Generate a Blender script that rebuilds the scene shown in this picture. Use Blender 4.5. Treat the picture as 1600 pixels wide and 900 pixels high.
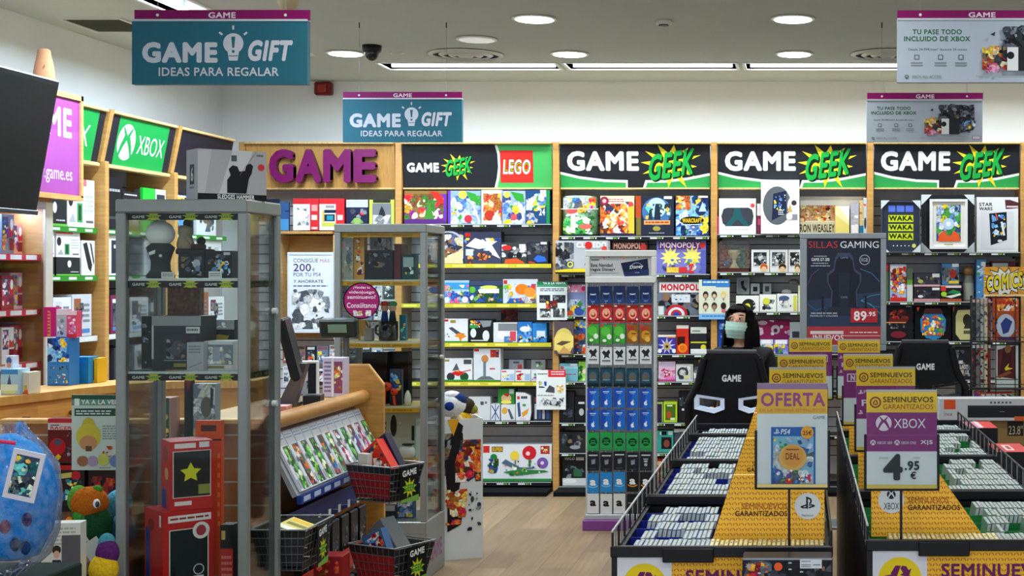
import bpy, math, random
from mathutils import Vector, Matrix
for o in list(bpy.data.objects): bpy.data.objects.remove(o)
SC = bpy.context.scene; COL = SC.collection
# ------------------------------------------------------------------ camera, world, exposure, lights
CAMZ, FPX, VX, VY = 1.75, 2200.0, 1250.0, 428.0
cd = bpy.data.cameras.new('camera'); cam = bpy.data.objects.new('camera', cd); COL.objects.link(cam)
cam.location = (0, 0, CAMZ); cam.rotation_euler = (math.pi/2, 0, 0)
cd.sensor_width = 36; cd.lens = 36*FPX/1600; cd.shift_x = -(VX-800)/1600; cd.shift_y = (VY-450)/1600
cd.clip_start = .05; cd.clip_end = 60
SC.camera = cam
SC.view_settings.view_transform = 'Standard'; SC.view_settings.look = 'None'
SC.view_settings.gamma = 1; SC.view_settings.use_curve_mapping = False
SC.view_settings.exposure = -0.12
SC.cycles.use_denoising = True; SC.cycles.max_bounces = 8; SC.cycles.transparent_max_bounces = 24
SC.cycles.sample_clamp_indirect = 6
W = bpy.data.worlds.new('World'); SC.world = W; W.use_nodes = True
W.node_tree.nodes['Background'].inputs[0].default_value = (.8, .91, 1, 1)
W.node_tree.nodes['Background'].inputs[1].default_value = 1.4
STRIP_W, DOWN_W, CASE_W = 26, 15, 15
STRIP_C, DOWN_C = (.86, .96, 1), (.97, 1, .97)
# ------------------------------------------------------------------ helpers
def at(px, py, Y): return Vector(((px-VX)*Y/FPX, Y, CAMZ-(py-VY)*Y/FPX))
def wx(px, Y): return (px-VX)*Y/FPX
def wz(py, Y): return CAMZ-(py-VY)*Y/FPX
def lin(c): return c/12.92 if c <= .04045 else ((c+.055)/1.055)**2.4
_hx = {}
def hx(s):
    if isinstance(s, tuple): return s
    if s not in _hx:
        t = s.lstrip('#')
        if len(t) == 3: t = ''.join(a*2 for a in t)
        _hx[s] = tuple(lin(int(t[i:i+2], 16)/255) for i in (0, 2, 4))+(1,)
    return _hx[s]
MATS = {}
def mat(name, rough=.5, metal=0, spec=.5, var=0, vscale=30, stretch=None, emit=0, hue=0, bump=0, coat=0):
    m = bpy.data.materials.new(name); m.use_nodes = True; nt = m.node_tree; N, L = nt.nodes, nt.links
    b = N['Principled BSDF']; a = N.new('ShaderNodeAttribute'); a.attribute_name = 'Col'
    b.inputs['Roughness'].default_value = rough; b.inputs['Metallic'].default_value = metal
    b.inputs['Specular IOR Level'].default_value = spec; b.inputs['Coat Weight'].default_value = coat
    out = a.outputs['Color']
    if var or bump:
        tc = N.new('ShaderNodeTexCoord'); mp = N.new('ShaderNodeMapping'); nz = N.new('ShaderNodeTexNoise')
        L.new(tc.outputs['Object'], mp.inputs[0]); L.new(mp.outputs[0], nz.inputs['Vector'])
        mp.inputs['Scale'].default_value = stretch or (1, 1, 1); nz.inputs['Scale'].default_value = vscale; nz.inputs['Detail'].default_value = 4
    if var:
        hs = N.new('ShaderNodeHueSaturation'); mr = N.new('ShaderNodeMapRange')
        L.new(nz.outputs[0], mr.inputs['Value']); mr.inputs['From Min'].default_value = .3; mr.inputs['From Max'].default_value = .7
        mr.inputs['To Min'].default_value = 1-var; mr.inputs['To Max'].default_value = 1+var
        L.new(mr.outputs[0], hs.inputs['Value']); L.new(out, hs.inputs['Color'])
        if hue:
            n2 = N.new('ShaderNodeTexNoise'); n2.inputs['Scale'].default_value = vscale*.6; L.new(mp.outputs[0], n2.inputs['Vector'])
            m2 = N.new('ShaderNodeMapRange'); L.new(n2.outputs[0], m2.inputs['Value']); m2.inputs['From Min'].default_value = .3; m2.inputs['From Max'].default_value = .7
            m2.inputs['To Min'].default_value = .5-hue; m2.inputs['To Max'].default_value = .5+hue; L.new(m2.outputs[0], hs.inputs['Hue'])
        out = hs.outputs['Color']
    if bump:
        bp = N.new('ShaderNodeBump'); bp.inputs['Strength'].default_value = bump; bp.inputs['Distance'].default_value = .01
        L.new(nz.outputs[0], bp.inputs['Height']); L.new(bp.outputs[0], b.inputs['Normal'])
    L.new(out, b.inputs['Base Color'])
    if emit:
        L.new(a.outputs['Color'], b.inputs['Emission Color']); b.inputs['Emission Strength'].default_value = emit
    MATS[name] = m; return m
mat('print', .42, spec=.22, var=.03, vscale=8)
mat('art', .42, spec=.22, var=.5, vscale=75, hue=.05)
mat('matte', .8, spec=.1, var=.04, vscale=20)
mat('paint', .8, spec=.2, var=.02, vscale=2)
mat('plastic', .34, spec=.3, var=.03, vscale=15)
mat('gloss', .12, var=.02, vscale=15, coat=.3)
mat('metal', .38, metal=.35, var=.04, vscale=20)
mat('wood', .42, var=.14, vscale=7, stretch=(1.2, 1.2, 9), hue=.008)
mat('woodh', .42, var=.14, vscale=7, stretch=(9, 1.2, 1.2), hue=.008)
mat('fabric', .9, spec=.1, var=.12, vscale=160, bump=.2)
mat('plush', .95, spec=.05, var=.22, vscale=120, bump=.6)
mat('skin', .5, var=.06, vscale=30)
mat('leather', .5, spec=.18, var=.1, vscale=60, bump=.15)
mat('screen', .3, spec=.25, var=.05, vscale=4); mat('emit', .5, emit=7); mat('led', .5, emit=.25); mat('lens', .3, emit=.25)
def glassmat(name, tint, refl, rough, haze=0):
    m = bpy.data.materials.new(name); m.use_nodes = True; nt = m.node_tree; N, L = nt.nodes, nt.links
    for n in list(N): N.remove(n)
    o = N.new('ShaderNodeOutputMaterial'); t = N.new('ShaderNodeBsdfTransparent'); g = N.new('ShaderNodeBsdfGlossy'); mx = N.new('ShaderNodeMixShader')
    lw = N.new('ShaderNodeFresnel'); lw.inputs[0].default_value = refl; mr = N.new('ShaderNodeMapRange')
    L.new(lw.outputs[0], mr.inputs[0]); mr.inputs['To Max'].default_value = .8
    t.inputs[0].default_value = tint; g.inputs['Roughness'].default_value = rough
    L.new(mr.outputs[0], mx.inputs[0]); L.new(t.outputs[0], mx.inputs[1]); L.new(g.outputs[0], mx.inputs[2]); last = mx
    if haze:
        d = N.new('ShaderNodeBsdfDiffuse'); m2 = N.new('ShaderNodeMixShader'); nz = N.new('ShaderNodeTexNoise'); nz.inputs['Scale'].default_value = 14
        r2 = N.new('ShaderNodeMapRange'); L.new(nz.outputs[0], r2.inputs[0]); r2.inputs['From Min'].default_value = .35; r2.inputs['From Max'].default_value = .75
        r2.inputs['To Min'].default_value = 0; r2.inputs['To Max'].default_value = haze
        L.new(r2.outputs[0], m2.inputs[0]); L.new(mx.outputs[0], m2.inputs[1]); L.new(d.outputs[0], m2.inputs[2]); last = m2
        bp = N.new('ShaderNodeBump'); bp.inputs['Strength'].default_value = .8; bp.inputs['Distance'].default_value = .02; L.new(nz.outputs[0], bp.inputs['Height']); L.new(bp.outputs[0], g.inputs['Normal'])
    L.new(last.outputs[0], o.inputs[0]); MATS[name] = m
glassmat('glass', (.95, .975, .965, 1), 1.22, .03)
glassmat('thin_glass', (.97, .98, .985, 1), 1.07, .03)
glassmat('clear', (.96, .98, .99, 1), 1.4, .12, .18)
# patterned yellow card
def yellow():
    m = bpy.data.materials.new('yellow_pattern'); m.use_nodes = True; nt = m.node_tree; N, L = nt.nodes, nt.links
    b = N['Principled BSDF']; tc = N.new('ShaderNodeTexCoord'); sp = N.new('ShaderNodeSeparateXYZ'); L.new(tc.outputs['Object'], sp.inputs[0])
    def M(op, a, c=None):
        n = N.new('ShaderNodeMath'); n.operation = op
        for i, v in enumerate((a, c)):
            if v is None: continue
            if isinstance(v, (int, float)): n.inputs[i].default_value = v
            else: L.new(v, n.inputs[i])
        return n.outputs[0]
    P = .0195
    v = M('MULTIPLY', sp.outputs[2], 1/(P*.85)); row = M('FLOOR', v); st = M('MULTIPLY', M('FLOORED_MODULO', row, 2), .5)
    u = M('ADD', M('MULTIPLY', M('ADD', sp.outputs[0], M('MULTIPLY', sp.outputs[1], .6)), 1/P), st)
    fu = M('SUBTRACT', M('FRACT', u), .5); fv = M('SUBTRACT', M('FRACT', v), .42)
    d = M('SQRT', M('ADD', M('MULTIPLY', fu, fu), M('MULTIPLY', fv, fv)))
    ring = M('MULTIPLY', M('MULTIPLY', M('LESS_THAN', d, .42), M('GREATER_THAN', d, .24)), M('GREATER_THAN', fv, -.12))
    gap = M('GREATER_THAN', M('ABSOLUTE', M('ADD', fu, M('MULTIPLY', fv, .3))), .06)
    f = M('MULTIPLY', ring, gap)
    mx = N.new('ShaderNodeMix'); mx.data_type = 'RGBA'; L.new(f, mx.inputs[0])
    mx.inputs[6].default_value = hx('f4b91c'); mx.inputs[7].default_value = hx('c0620f'); L.new(mx.outputs[2], b.inputs['Base Color'])
    b.inputs['Roughness'].default_value = .45; MATS['yellow'] = m
yellow()
def floor_mat():
    m = bpy.data.materials.new('oak_planks'); m.use_nodes = True; nt = m.node_tree; N, L = nt.nodes, nt.links
    b = N['Principled BSDF']; tc = N.new('ShaderNodeTexCoord'); mp = N.new('ShaderNodeMapping'); mp.inputs['Rotation'].default_value = (0, 0, math.pi/2)
    br = N.new('ShaderNodeTexBrick'); L.new(tc.outputs['Object'], mp.inputs[0]); L.new(mp.outputs[0], br.inputs['Vector'])
    br.inputs['Scale'].default_value = 1; br.inputs['Brick Width'].default_value = 1.3; br.inputs['Row Height'].default_value = .19
    br.inputs['Mortar Size'].default_value = .0025; br.inputs['Bias'].default_value = 0; br.offset = .37
    br.inputs['Color1'].default_value = hx('937c5f'); br.inputs['Color2'].default_value = hx('816c54'); br.inputs['Mortar'].default_value = hx('6f5f4c')
    m2 = N.new('ShaderNodeMapping'); m2.inputs['Scale'].default_value = (14, .9, 1); nz = N.new('ShaderNodeTexNoise'); nz.inputs['Scale'].default_value = 3; nz.inputs['Detail'].default_value = 6
    L.new(tc.outputs['Object'], m2.inputs[0]); L.new(m2.outputs[0], nz.inputs['Vector'])
    hs = N.new('ShaderNodeHueSaturation'); mr = N.new('ShaderNodeMapRange'); L.new(nz.outputs[0], mr.inputs[0]); mr.inputs['To Min'].default_value = .62; mr.inputs['To Max'].default_value = 1.35
    L.new(mr.outputs[0], hs.inputs['Value']); L.new(br.outputs[0], hs.inputs['Color']); L.new(hs.outputs[0], b.inputs['Base Color'])
    b.inputs['Roughness'].default_value = .38; MATS['floor'] = m
floor_mat()

EPS = .00014
class MB:
    def __init__(s, M=None): s.v, s.f, s.c, s.m, s.sm = [], [], [], [], []; s.M = M
    def add(s, vs, fs, col, m='print', smooth=False):
        k = len(s.v); col = hx(col)
        for p in vs: s.v.append(s.M @ Vector(p) if s.M else Vector(p))
        for f in fs: s.f.append([i+k for i in f]); s.c.append(col); s.m.append(m); s.sm.append(smooth)
    def box(s, x0, x1, y0, y1, z0, z1, col, m='print', ch=0, cols=None):
        if ch:
            vs = []; 
            for ix in (0, 1):
                for iy in (0, 1):
                    for iz in (0, 1):
                        X, Y, Z = (x0, x1)[ix], (y0, y1)[iy], (z0, z1)[iz]; a, b, c = X+ch*(1-2*ix), Y+ch*(1-2*iy), Z+ch*(1-2*iz)
                        vs += [(X, b, c), (a, Y, c), (a, b, Z)]
            I = lambda ix, iy, iz, k: (ix*4+iy*2+iz)*3+k
            fs = []
            for i in (0, 1):
                q = [I(i, 0, 0, 0), I(i, 1, 0, 0), I(i, 1, 1, 0), I(i, 0, 1, 0)]; fs.append(q if i else q[::-1])
                q = [I(0, i, 0, 1), I(1, i, 0, 1), I(1, i, 1, 1), I(0, i, 1, 1)]; fs.append(q[::-1] if i else q)
                q = [I(0, 0, i, 2), I(1, 0, i, 2), I(1, 1, i, 2), I(0, 1, i, 2)]; fs.append(q if i else q[::-1])
                for j in (0, 1):
                    fs += [[I(i, j, 0, 0), I(i, j, 1, 0), I(i, j, 1, 1), I(i, j, 0, 1)], [I(i, 0, j, 0), I(i, 1, j, 0), I(i, 1, j, 2), I(i, 0, j, 2)], [I(0, i, j, 1), I(1, i, j, 1), I(1, i, j, 2), I(0, i, j, 2)]]
                    for k in (0, 1): fs.append([I(i, j, k, 0), I(i, j, k, 1), I(i, j, k, 2)])
            s.add(vs, fs, col, m); return
        vs = [(x0, y0, z0), (x1, y0, z0), (x1, y1, z0), (x0, y1, z0), (x0, y0, z1), (x1, y0, z1), (x1, y1, z1), (x0, y1, z1)]
        fs = [[0, 1, 5, 4], [1, 2, 6, 5], [2, 3, 7, 6], [3, 0, 4, 7], [4, 5, 6, 7], [3, 2, 1, 0]]
        if cols:   # front, right, back, left, top, bottom
            k = len(s.v); s.add(vs, [], col, m)
            for f, c in zip(fs, cols): s.f.append([i+k for i in f]); s.c.append(hx(c or col)); s.m.append(m); s.sm.append(False)
        else: s.add(vs, fs, col, m)
    def prism(s, pts, d, col, m='print', side=None):   # pts: polygon (3D), d: extrusion vector (away from viewer)
        n = len(pts); d = Vector(d); A = [Vector(p) for p in pts]
        s.add(A+[p+d for p in A], [list(range(n)), list(range(2*n-1, n-1, -1))], col, m)
        s.add(A+[p+d for p in A], [[i, i+n, (i+1) % n+n, (i+1) % n] for i in range(n)], side or col, m)
    def cyl(s, p0, p1, r0, r1=None, n=12, col='888', m='plastic', caps=True):
        p0, p1 = Vector(p0), Vector(p1); r1 = r0 if r1 is None else r1; d = (p1-p0).normalized()
        a = d.orthogonal().normalized(); b = d.cross(a); vs = []
        for p, r in ((p0, r0), (p1, r1)):
            for i in range(n): t = 2*math.pi*i/n; vs.append(p+(a*math.cos(t)+b*math.sin(t))*r)
        s.add(vs, [[i, (i+1) % n, (i+1) % n+n, i+n] for i in range(n)], col, m, True)
        if caps: s.add(vs, [list(range(n))[::-1], list(range(n, 2*n))], col, m)
    def tube(s, pts, r, col, m='metal', n=6):
        for a, b in zip(pts[:-1], pts[1:]): s.cyl(a, b, r, r, n, col, m)
    def ball(s, c, r, col, m='plush', seg=16, rings=10, M=None):
        if isinstance(r, (int, float)): r = (r, r, r)
        vs = [(0, 0, 1)]
        for j in range(1, rings):
            t = math.pi*j/rings
            for i in range(seg): p = 2*math.pi*i/seg; vs.append((math.sin(t)*math.cos(p), math.sin(t)*math.sin(p), math.cos(t)))
        vs.append((0, 0, -1)); e = len(vs)-1
        vs = [Vector((x*r[0], y*r[1], z*r[2])) for x, y, z in vs]
        if M: vs = [M @ v for v in vs]
        vs = [Vector(c)+v for v in vs]
        fs = [[0, 1+i, 1+(i+1) % seg] for i in range(seg)]
        for j in range(rings-2):
            for i in range(seg): a = 1+j*seg; fs.append([a+i, a+seg+i, a+seg+(i+1) % seg, a+(i+1) % seg])
        a = 1+(rings-2)*seg; fs += [[e, a+(i+1) % seg, a+i] for i in range(seg)]
        s.add(vs, fs, col, m, True)
    def lathe(s, c, prof, col, m='plastic', n=20, cols=None):
        c = Vector(c); vs = []
        for r, z in prof:
            for i in range(n): t = 2*math.pi*i/n; vs.append(c+Vector((r*math.cos(t), r*math.sin(t), z)))
        k = len(s.v); s.add(vs, [], col, m)
        for j in range(len(prof)-1):
            cc = cols[j] if cols else col
            for i in range(n): s.f.append([k+j*n+i, k+j*n+(i+1) % n, k+(j+1)*n+(i+1) % n, k+(j+1)*n+i]); s.c.append(hx(cc)); s.m.append(m); s.sm.append(True)
        s.f += [[k+i for i in range(n)][::-1], [k+(len(prof)-1)*n+i for i in range(n)]]; s.c += [hx(col)]*2; s.m += [m]*2; s.sm += [False]*2
    def build(s, name, parent=None, org=None, mods=None):
        if org is None:
            xs, ys, zs = zip(*[(v.x, v.y, v.z) for v in s.v]); org = Vector(((min(xs)+max(xs))/2, (min(ys)+max(ys))/2, min(zs)))
        org = Vector(org); me = bpy.data.meshes.new(name); me.from_pydata([v-org for v in s.v], [], s.f)
        names = list(dict.fromkeys(s.m)); idx = {n: i for i, n in enumerate(names)}
        for n in names: me.materials.append(MATS[n])
        me.polygons.foreach_set('material_index', [idx[x] for x in s.m]); me.polygons.foreach_set('use_smooth', s.sm)
        a = me.color_attributes.new('Col', 'FLOAT_COLOR', 'CORNER'); buf = []
        for f, c in zip(s.f, s.c): buf.extend(c*len(f))
        a.data.foreach_set('color', buf); me.update()
        o = bpy.data.objects.new(name, me); COL.objects.link(o)
        if parent:
            o.parent = parent; p = parent; off = Vector()
            while p: off += p.location; p = p.parent
            o.location = org-off
        else: o.location = org
        return o
_txt = {}
def textmesh(s, bold, shear):   # outline text as triangles in 0..1; heavier weights are stacked, slightly shifted copies
    k = (s, bold, shear)
    if k not in _txt:
        cu = bpy.data.curves.new('t', 'FONT'); cu.body = s; cu.resolution_u = 3; cu.shear = shear; cu.space_character = 1+bold*2.4
        o = bpy.data.objects.new('t', cu); me = o.to_mesh()
        v0 = [(v.co.x, v.co.y) for v in me.vertices]; f0 = [list(p.vertices) for p in me.polygons]
        o.to_mesh_clear(); bpy.data.objects.remove(o); bpy.data.curves.remove(cu)
        n = 8 if bold > .04 else 6 if bold > .008 else 0; vs = [(x, y, 0) for x, y in v0]; fs = list(f0)
        for q in range(n):
            a = 2*math.pi*(q+.5)/n; b = len(vs); vs += [(x+bold*math.cos(a), y+bold*math.sin(a), q+1) for x, y in v0]; fs += [[i+b for i in f] for f in f0]
        xs = [v[0] for v in vs] or [0, 1]; ys = [v[1] for v in vs] or [0, 1]
        a, b, c, d = min(xs), max(xs), min(ys), max(ys)
        _txt[k] = ([((x-a)/(b-a), (d-y)/(d-c), z) for x, y, z in vs], fs)
    return _txt[k]
PAL = {}
class Cv:
    def __init__(s, mb, o, U, V, ext=(0, 0, 1, 1), mat='print', k0=1):
        s.mb = mb; s.o, s.U, s.V = Vector(o), Vector(U), Vector(V); s.e = ext; s.n = s.V.cross(s.U).normalized(); s.k = k0; s.m = mat
        s.ex, s.ey = ext[2]-ext[0], ext[3]-ext[1]; s.asp = (s.U.length/s.ex)/(s.V.length/s.ey)
    def P(s, x, y): return s.o+s.U*((x-s.e[0])/s.ex)+s.V*((y-s.e[1])/s.ey)+s.n*(EPS*s.k)
    def cl(s, x, y): return s.P(min(s.e[2], max(s.e[0], x)), min(s.e[3], max(s.e[1], y)))
    def poly(s, pts, col, m=None): s.mb.add([s.cl(*p) for p in pts], [list(range(len(pts)))[::-1]], col, m or s.m); s.k += 1
    def rect(s, x0, y0, x1, y1, col, m=None): s.poly([(x0, y0), (x1, y0), (x1, y1), (x0, y1)], col, m)
    def disc(s, cx, cy, rx, col, ry=None, m=None, n=24, a0=0, a1=None):
        ry = rx*s.asp if ry is None else ry
        if a1 is None: s.poly([(cx+rx*math.cos(2*math.pi*i/n), cy+ry*math.sin(2*math.pi*i/n)) for i in range(n)], col, m)
        else: s.poly([(cx+rx*math.cos(a0+(a1-a0)*i/n), cy+ry*math.sin(a0+(a1-a0)*i/n)) for i in range(n+1)], col, m)
    def ring(s, cx, cy, r0, r1, col, a0=0, a1=2*math.pi, n=24, m=None):
        vs = []; 
        for i in range(n+1):
            t = a0+(a1-a0)*i/n
            vs += [s.cl(cx+r*math.cos(t), cy+r*s.asp*math.sin(t)) for r in (r0, r1)]
        s.mb.add(vs, [[2*i, 2*i+1, 2*i+3, 2*i+2][::-1] for i in range(n)], col, m or s.m); s.k += 1
    def star(s, cx, cy, r1, r2, n, col, rot=0, jit=0, seed=0, sy=1):
        R = random.Random(seed); pts = []
        for i in range(2*n):
            r = (r1, r2)[i % 2]*(1+jit*(R.random()-.5)); t = math.pi*i/n-math.pi/2+rot; pts.append((cx+r*math.cos(t), cy+r*math.sin(t)*s.asp*sy))
        s.poly(pts, col)
    def line(s, x0, y0, x1, y1, w, col, m=None):
        dx, dy = x1-x0, (y1-y0)/s.asp; l = math.hypot(dx, dy) or 1; nx, ny = -dy/l*w/2, dx/l*w/2*s.asp
        s.poly([(x0+nx, y0+ny), (x1+nx, y1+ny), (x1-nx, y1-ny), (x0-nx, y0-ny)], col, m)
    def path(s, pts, w, col):
        for a, b in zip(pts[:-1], pts[1:]): s.line(*a, *b, w, col); s.k -= 1
        s.k += 1
    def text(s, t, x0, y0, x1, y1, col, bold=.025, shear=0, skew=0, m=None):
        vs, fs = textmesh(t, bold, shear)
        s.mb.add([s.P(x0+(x1-x0)*u, y0+(y1-y0)*v+skew*(u-.5))+s.n*(EPS*.1*z) for u, v, z in vs], fs, col, m or s.m); s.k += 1.5
    def collage(s, x0, y0, x1, y1, seed, pal, n, big=.3):
        R = random.Random(seed); w, h = x1-x0, y1-y0; n = int(n*1.8)
        for i in range(n):
            cx, cy = x0+w*R.random(), y0+h*R.random(); r = (.5+R.random())*big*(1-.72*i/n)*min(w, h/s.asp)
            k = R.choice((5, 6, 7, 9)); el = .5+R.random(); a = R.random()*6.3; pts = []
            for j in range(k):
                t = 6.283*j/k; rr = r*(.65+.6*R.random()); X, Y = rr*math.cos(t)*el, rr*math.sin(t)
                pts.append((min(x1, max(x0, cx+X*math.cos(a)-Y*math.sin(a))), min(y1, max(y0, cy+(X*math.sin(a)+Y*math.cos(a))*s.asp))))
            s.poly(pts, R.choice(pal), 'art'); s.k -= .5
    def run(s, spec):
        for cmd in spec.split(';'):
            q = cmd.split()
            if not q: continue
            o = q[0]; F = lambda i: float(q[i])
            if o == 'r': s.rect(F(1), F(2), F(3), F(4), q[5])
            elif o == 'a': s.rect(F(1), F(2), F(3), F(4), q[5], 'art')
            elif o == 'c': s.disc(F(1), F(2), F(3), q[4])
            elif o == 'e': s.disc(F(1), F(2), F(3), q[5], F(4))
            elif o == 'o': s.ring(F(1), F(2), F(3), F(4), q[5])
            elif o == 't': s.text(q[1].replace('_', ' '), F(2), F(3), F(4), F(5), q[6], float(q[7]) if len(q) > 7 else .03)
            elif o == 'k': s.collage(F(2), F(3), F(4), F(5), int(q[1]), PAL[q[6]], int(q[7]), float(q[8]) if len(q) > 8 else .3)
            elif o == 'p': s.poly([(float(q[i]), float(q[i+1])) for i in range(2, len(q), 2)], q[1])
            elif o == 's': s.star(F(1), F(2), F(3), F(4), int(q[5]), q[6])
            elif o == 'l': s.line(F(1), F(2), F(3), F(4), F(5), q[6])
            elif o == 'w':   # w x0 y0 x1 y1 nlines col : lines of small print
                n = int(q[5]); R = random.Random(n*7+int(F(1)*99))
                for i in range(n):
                    y = F(2)+(F(4)-F(2))*(i+.2)/n; h = (F(4)-F(2))/n*.5; x = F(1); 
                    while x < F(3)-.02:
                        e = min(F(3), x+(F(3)-F(1))*(.08+.14*R.random())); s.rect(x, y, e, y+h, q[6]); s.k -= 1; x = e+(F(3)-F(1))*.03
                s.k += 1
for l in """xmas c8962c d8301f 3f7a2a e8d9b0 7a4a22 f2f0e8 8c2a80
snow 9fb6dc e8f0fa 5b7fc0 3f9a3a f0d030 c8d8f0 384a80
space 2a3050 5a6590 d8c8a0 e8e4d8 8a6038 203050 b0b8d0
fire e07028 f0a040 5a3020 f0e8e0 303858 b85020
city 4aa0e0 e8f0f8 50a040 e06090 b8a8a0 f0d860 3060b0
jungle 2f6a2a 7ab040 e8f0e0 2848a0 d06030 b8a070 184818
white e8e8ea d0d4d8 b0b4b8 5a6068 d8282a 3f6ab0 f0c030
dark 20242c 3a404c 5c6470 16181c 806a50 484c58 8a9098
mix d84030 3a70c0 f0c838 48a048 f0f0f0 e08030 7040a0
teal 1f5a64 6ad0c8 e8f8e0 283038 f0c050 30808a
blue 2050a8 60a0e8 d8e8f8 f0d040 183060 80c0f0
pink e87ab0 f8d8e8 c02868 f0f0f4 d8a8c8
warm f0c050 e07838 f8e8c8 c84028 a86028 e8d8a0
red d02020 f0e8e0 801818 f0b040 e86040
grey b8bcc0 e8eaec 80868c 50565c d8d8d8
horror 3a1010 801818 181014 501818 c03020
green 38a048 a0d860 e8f8d8 186028 60c060
para c8ccd2 e4e6ea 9aa0a8 b8a878 d8d4c8""".split('\n'):
    q = l.split(); PAL[q[0]] = q[1:]
def E(name, loc, rz=0, par=None):
    o = bpy.data.objects.new(name, None); COL.objects.link(o); o.location = Vector(loc); o.rotation_euler = (0, 0, rz); o.empty_display_size = .1
    if par: o.parent = par
    return o
def tag(o, label, cat, group=None, kind=None):
    o['label'] = label; o['category'] = cat
    if group: o['group'] = group
    if kind: o['kind'] = kind
    return o
def struct(o): o['kind'] = 'structure'; return o
def copy_tree(o, parent=None):
    c = o.copy(); COL.objects.link(c); c.parent = parent
    for ch in list(o.children): copy_tree(ch, c)
    return c
def front(mb, x0, y0, x1, y1, D, k0=1, px=True, m='print'):   # canvas on a camera-facing plane, in photograph pixels or 0..1
    a, b, c = at(x0, y0, D), at(x1, y0, D), at(x0, y1, D)
    return Cv(mb, a, b-a, c-a, (x0, y0, x1, y1) if px else (0, 0, 1, 1), m, k0)
def prod(x0, y0, x1, y1, name, label, cat, col, art='', D=11.34, dep=.12, group=None, yaw=0, side=None, m='print', lean=0):
    a, b = at(x0, y0, D), at(x1, y1, D); w, h = b.x-a.x, a.z-b.z
    mb = MB(Matrix.Rotation(lean, 4, 'X') if lean else None)
    mb.box(-w/2, w/2, 0, dep, .0012, h, side or col, m, cols=(col, side, side, side, side, side))
    if art:
        if lean: 
            R = Matrix.Rotation(lean, 4, 'X'); t = MB(); c = Cv(t, (-w/2, 0, h), (w, 0, 0), (0, 0, -h), mat=m); c.run(art); mb2 = t
            mb.M = None
            for f, cc, mm in zip(t.f, t.c, t.m): mb.add([R @ t.v[i] for i in f], [list(range(len(f)))], cc, mm)
        else: Cv(mb, (-w/2, 0, h), (w, 0, 0), (0, 0, .0016-h), mat=m).run(art)
    o = mb.build(name, org=(0, 0, 0)); o.location = ((a.x+b.x)/2, D, b.z); o.rotation_euler = (0, 0, yaw)
    return tag(o, label, cat, group)
# logo helpers
def star_geek(c, x0, y0, x1, y1):   # starburst word mark
    cx, cy, r = (x0+x1)/2, (y0+y1)/2, (x1-x0)/2
    c.star(cx, cy, r, r*.5, 12, 'f0e030', .1, .35, 3, .72)
    w, h = (x1-x0)*.74, (y1-y0)*.62
    for d, col, bo in ((.03, '0a2a12', .075), (0, '1fae4a', .03)):
        c.text('GEEK', cx-w/2+r*d*1.5, cy-h/2+r*d*1.5, cx+w/2+r*d*1.5, cy+h/2+r*d*1.5, col, bo, .25, -h*.28)
def bulb(c, cx, cy, r, fg, bg):
    c.disc(cx, cy, r, fg); c.poly([(cx-r*.6, cy+r*.6*c.asp), (cx+r*.6, cy+r*.6*c.asp), (cx+r*.42, cy+r*1.7*c.asp), (cx-r*.42, cy+r*1.7*c.asp)], fg)
    c.poly([(cx-r*.2, cy-r*.65*c.asp), (cx+r*.2, cy-r*.65*c.asp), (cx+r*.1, cy+r*.45*c.asp), (cx-r*.1, cy+r*.45*c.asp)], bg); c.disc(cx, cy+r*.8*c.asp, r*.15, bg)
    c.rect(cx-r*.45, cy+r*1.2*c.asp, cx+r*.45, cy+r*1.28*c.asp, bg)
    for a in (-.9, 0, .9): c.line(cx+r*1.35*math.sin(a), cy-r*1.35*math.cos(a)*c.asp, cx+r*1.75*math.sin(a), cy-r*1.75*math.cos(a)*c.asp, r*.2, fg)
def xball(c, cx, cy, r, fg, bg):
    c.disc(cx, cy, r, fg, n=32); a = c.asp
    for s in (-1, 1):
        c.poly([(cx, cy-r*.38*a), (cx+s*r*.35, cy-r*.72*a), (cx+s*r*.62, cy-r*.88*a), (cx+s*r*.3, cy-r*.35*a), (cx+s*r*.62, cy+r*.2*a), (cx+s*r*.8, cy+r*.72*a), (cx+s*r*.62, cy+r*.8*a), (cx+s*r*.3, cy+r*.25*a), (cx, cy-r*.1*a)], bg)
def recyc(c, cx, cy, r, col, w=.34):
    for k in range(3):
        t = 2*math.pi*k/3; R = lambda x, y: (cx+r*(x*math.cos(t)-y*math.sin(t)), cy+r*c.asp*(x*math.sin(t)+y*math.cos(t)))
        c.poly([R(-.62, -.42), R(-.3, -.95), R(.06, -.95), R(-.22, -.18)], col); c.k -= 1
        c.poly([R(.14, -.95), R(.42, -.9), R(.56, -.66), R(.76, -.76), R(.56, -.18), R(.0, -.34), R(.2, -.46), R(.02, -.76)], col)
def psmark(c, cx, cy, r, col):
    a = c.asp; Q = lambda *p: [(cx+x*r, cy+y*r*a) for x, y in p]
    c.poly(Q((-.2, -.9), (.05, -.82), (.05, .75), (-.2, .62)), col)
    c.poly(Q((.05, -.82), (.4, -.68), (.55, -.4), (.5, .0), (.3, .08), (.15, .0), (.15, -.12), (.3, -.1), (.34, -.35), (.25, -.5), (.05, -.58)), col)
    c.poly(Q((-.2, .12), (-.2, .32), (-.62, .46), (-.45, .52), (-.2, .44), (-.2, .62), (-.55, .66), (-.95, .52), (-.9, .36)), col)
    c.poly(Q((.15, .12), (.6, .1), (.98, .26), (.9, .42), (.15, .66), (.15, .46), (.62, .3), (.45, .26), (.15, .34)), col)
def amark(c, cx, cy, r, fg, sm):
    c.text('a', cx-r, cy-r*1.0*c.asp, cx+r*.95, cy+r*.85*c.asp, fg, .05)
    c.ring(cx, cy-r*.9*c.asp, r*2.15, r*2.45, sm, math.pi*.28, math.pi*.72, 10)
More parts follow.
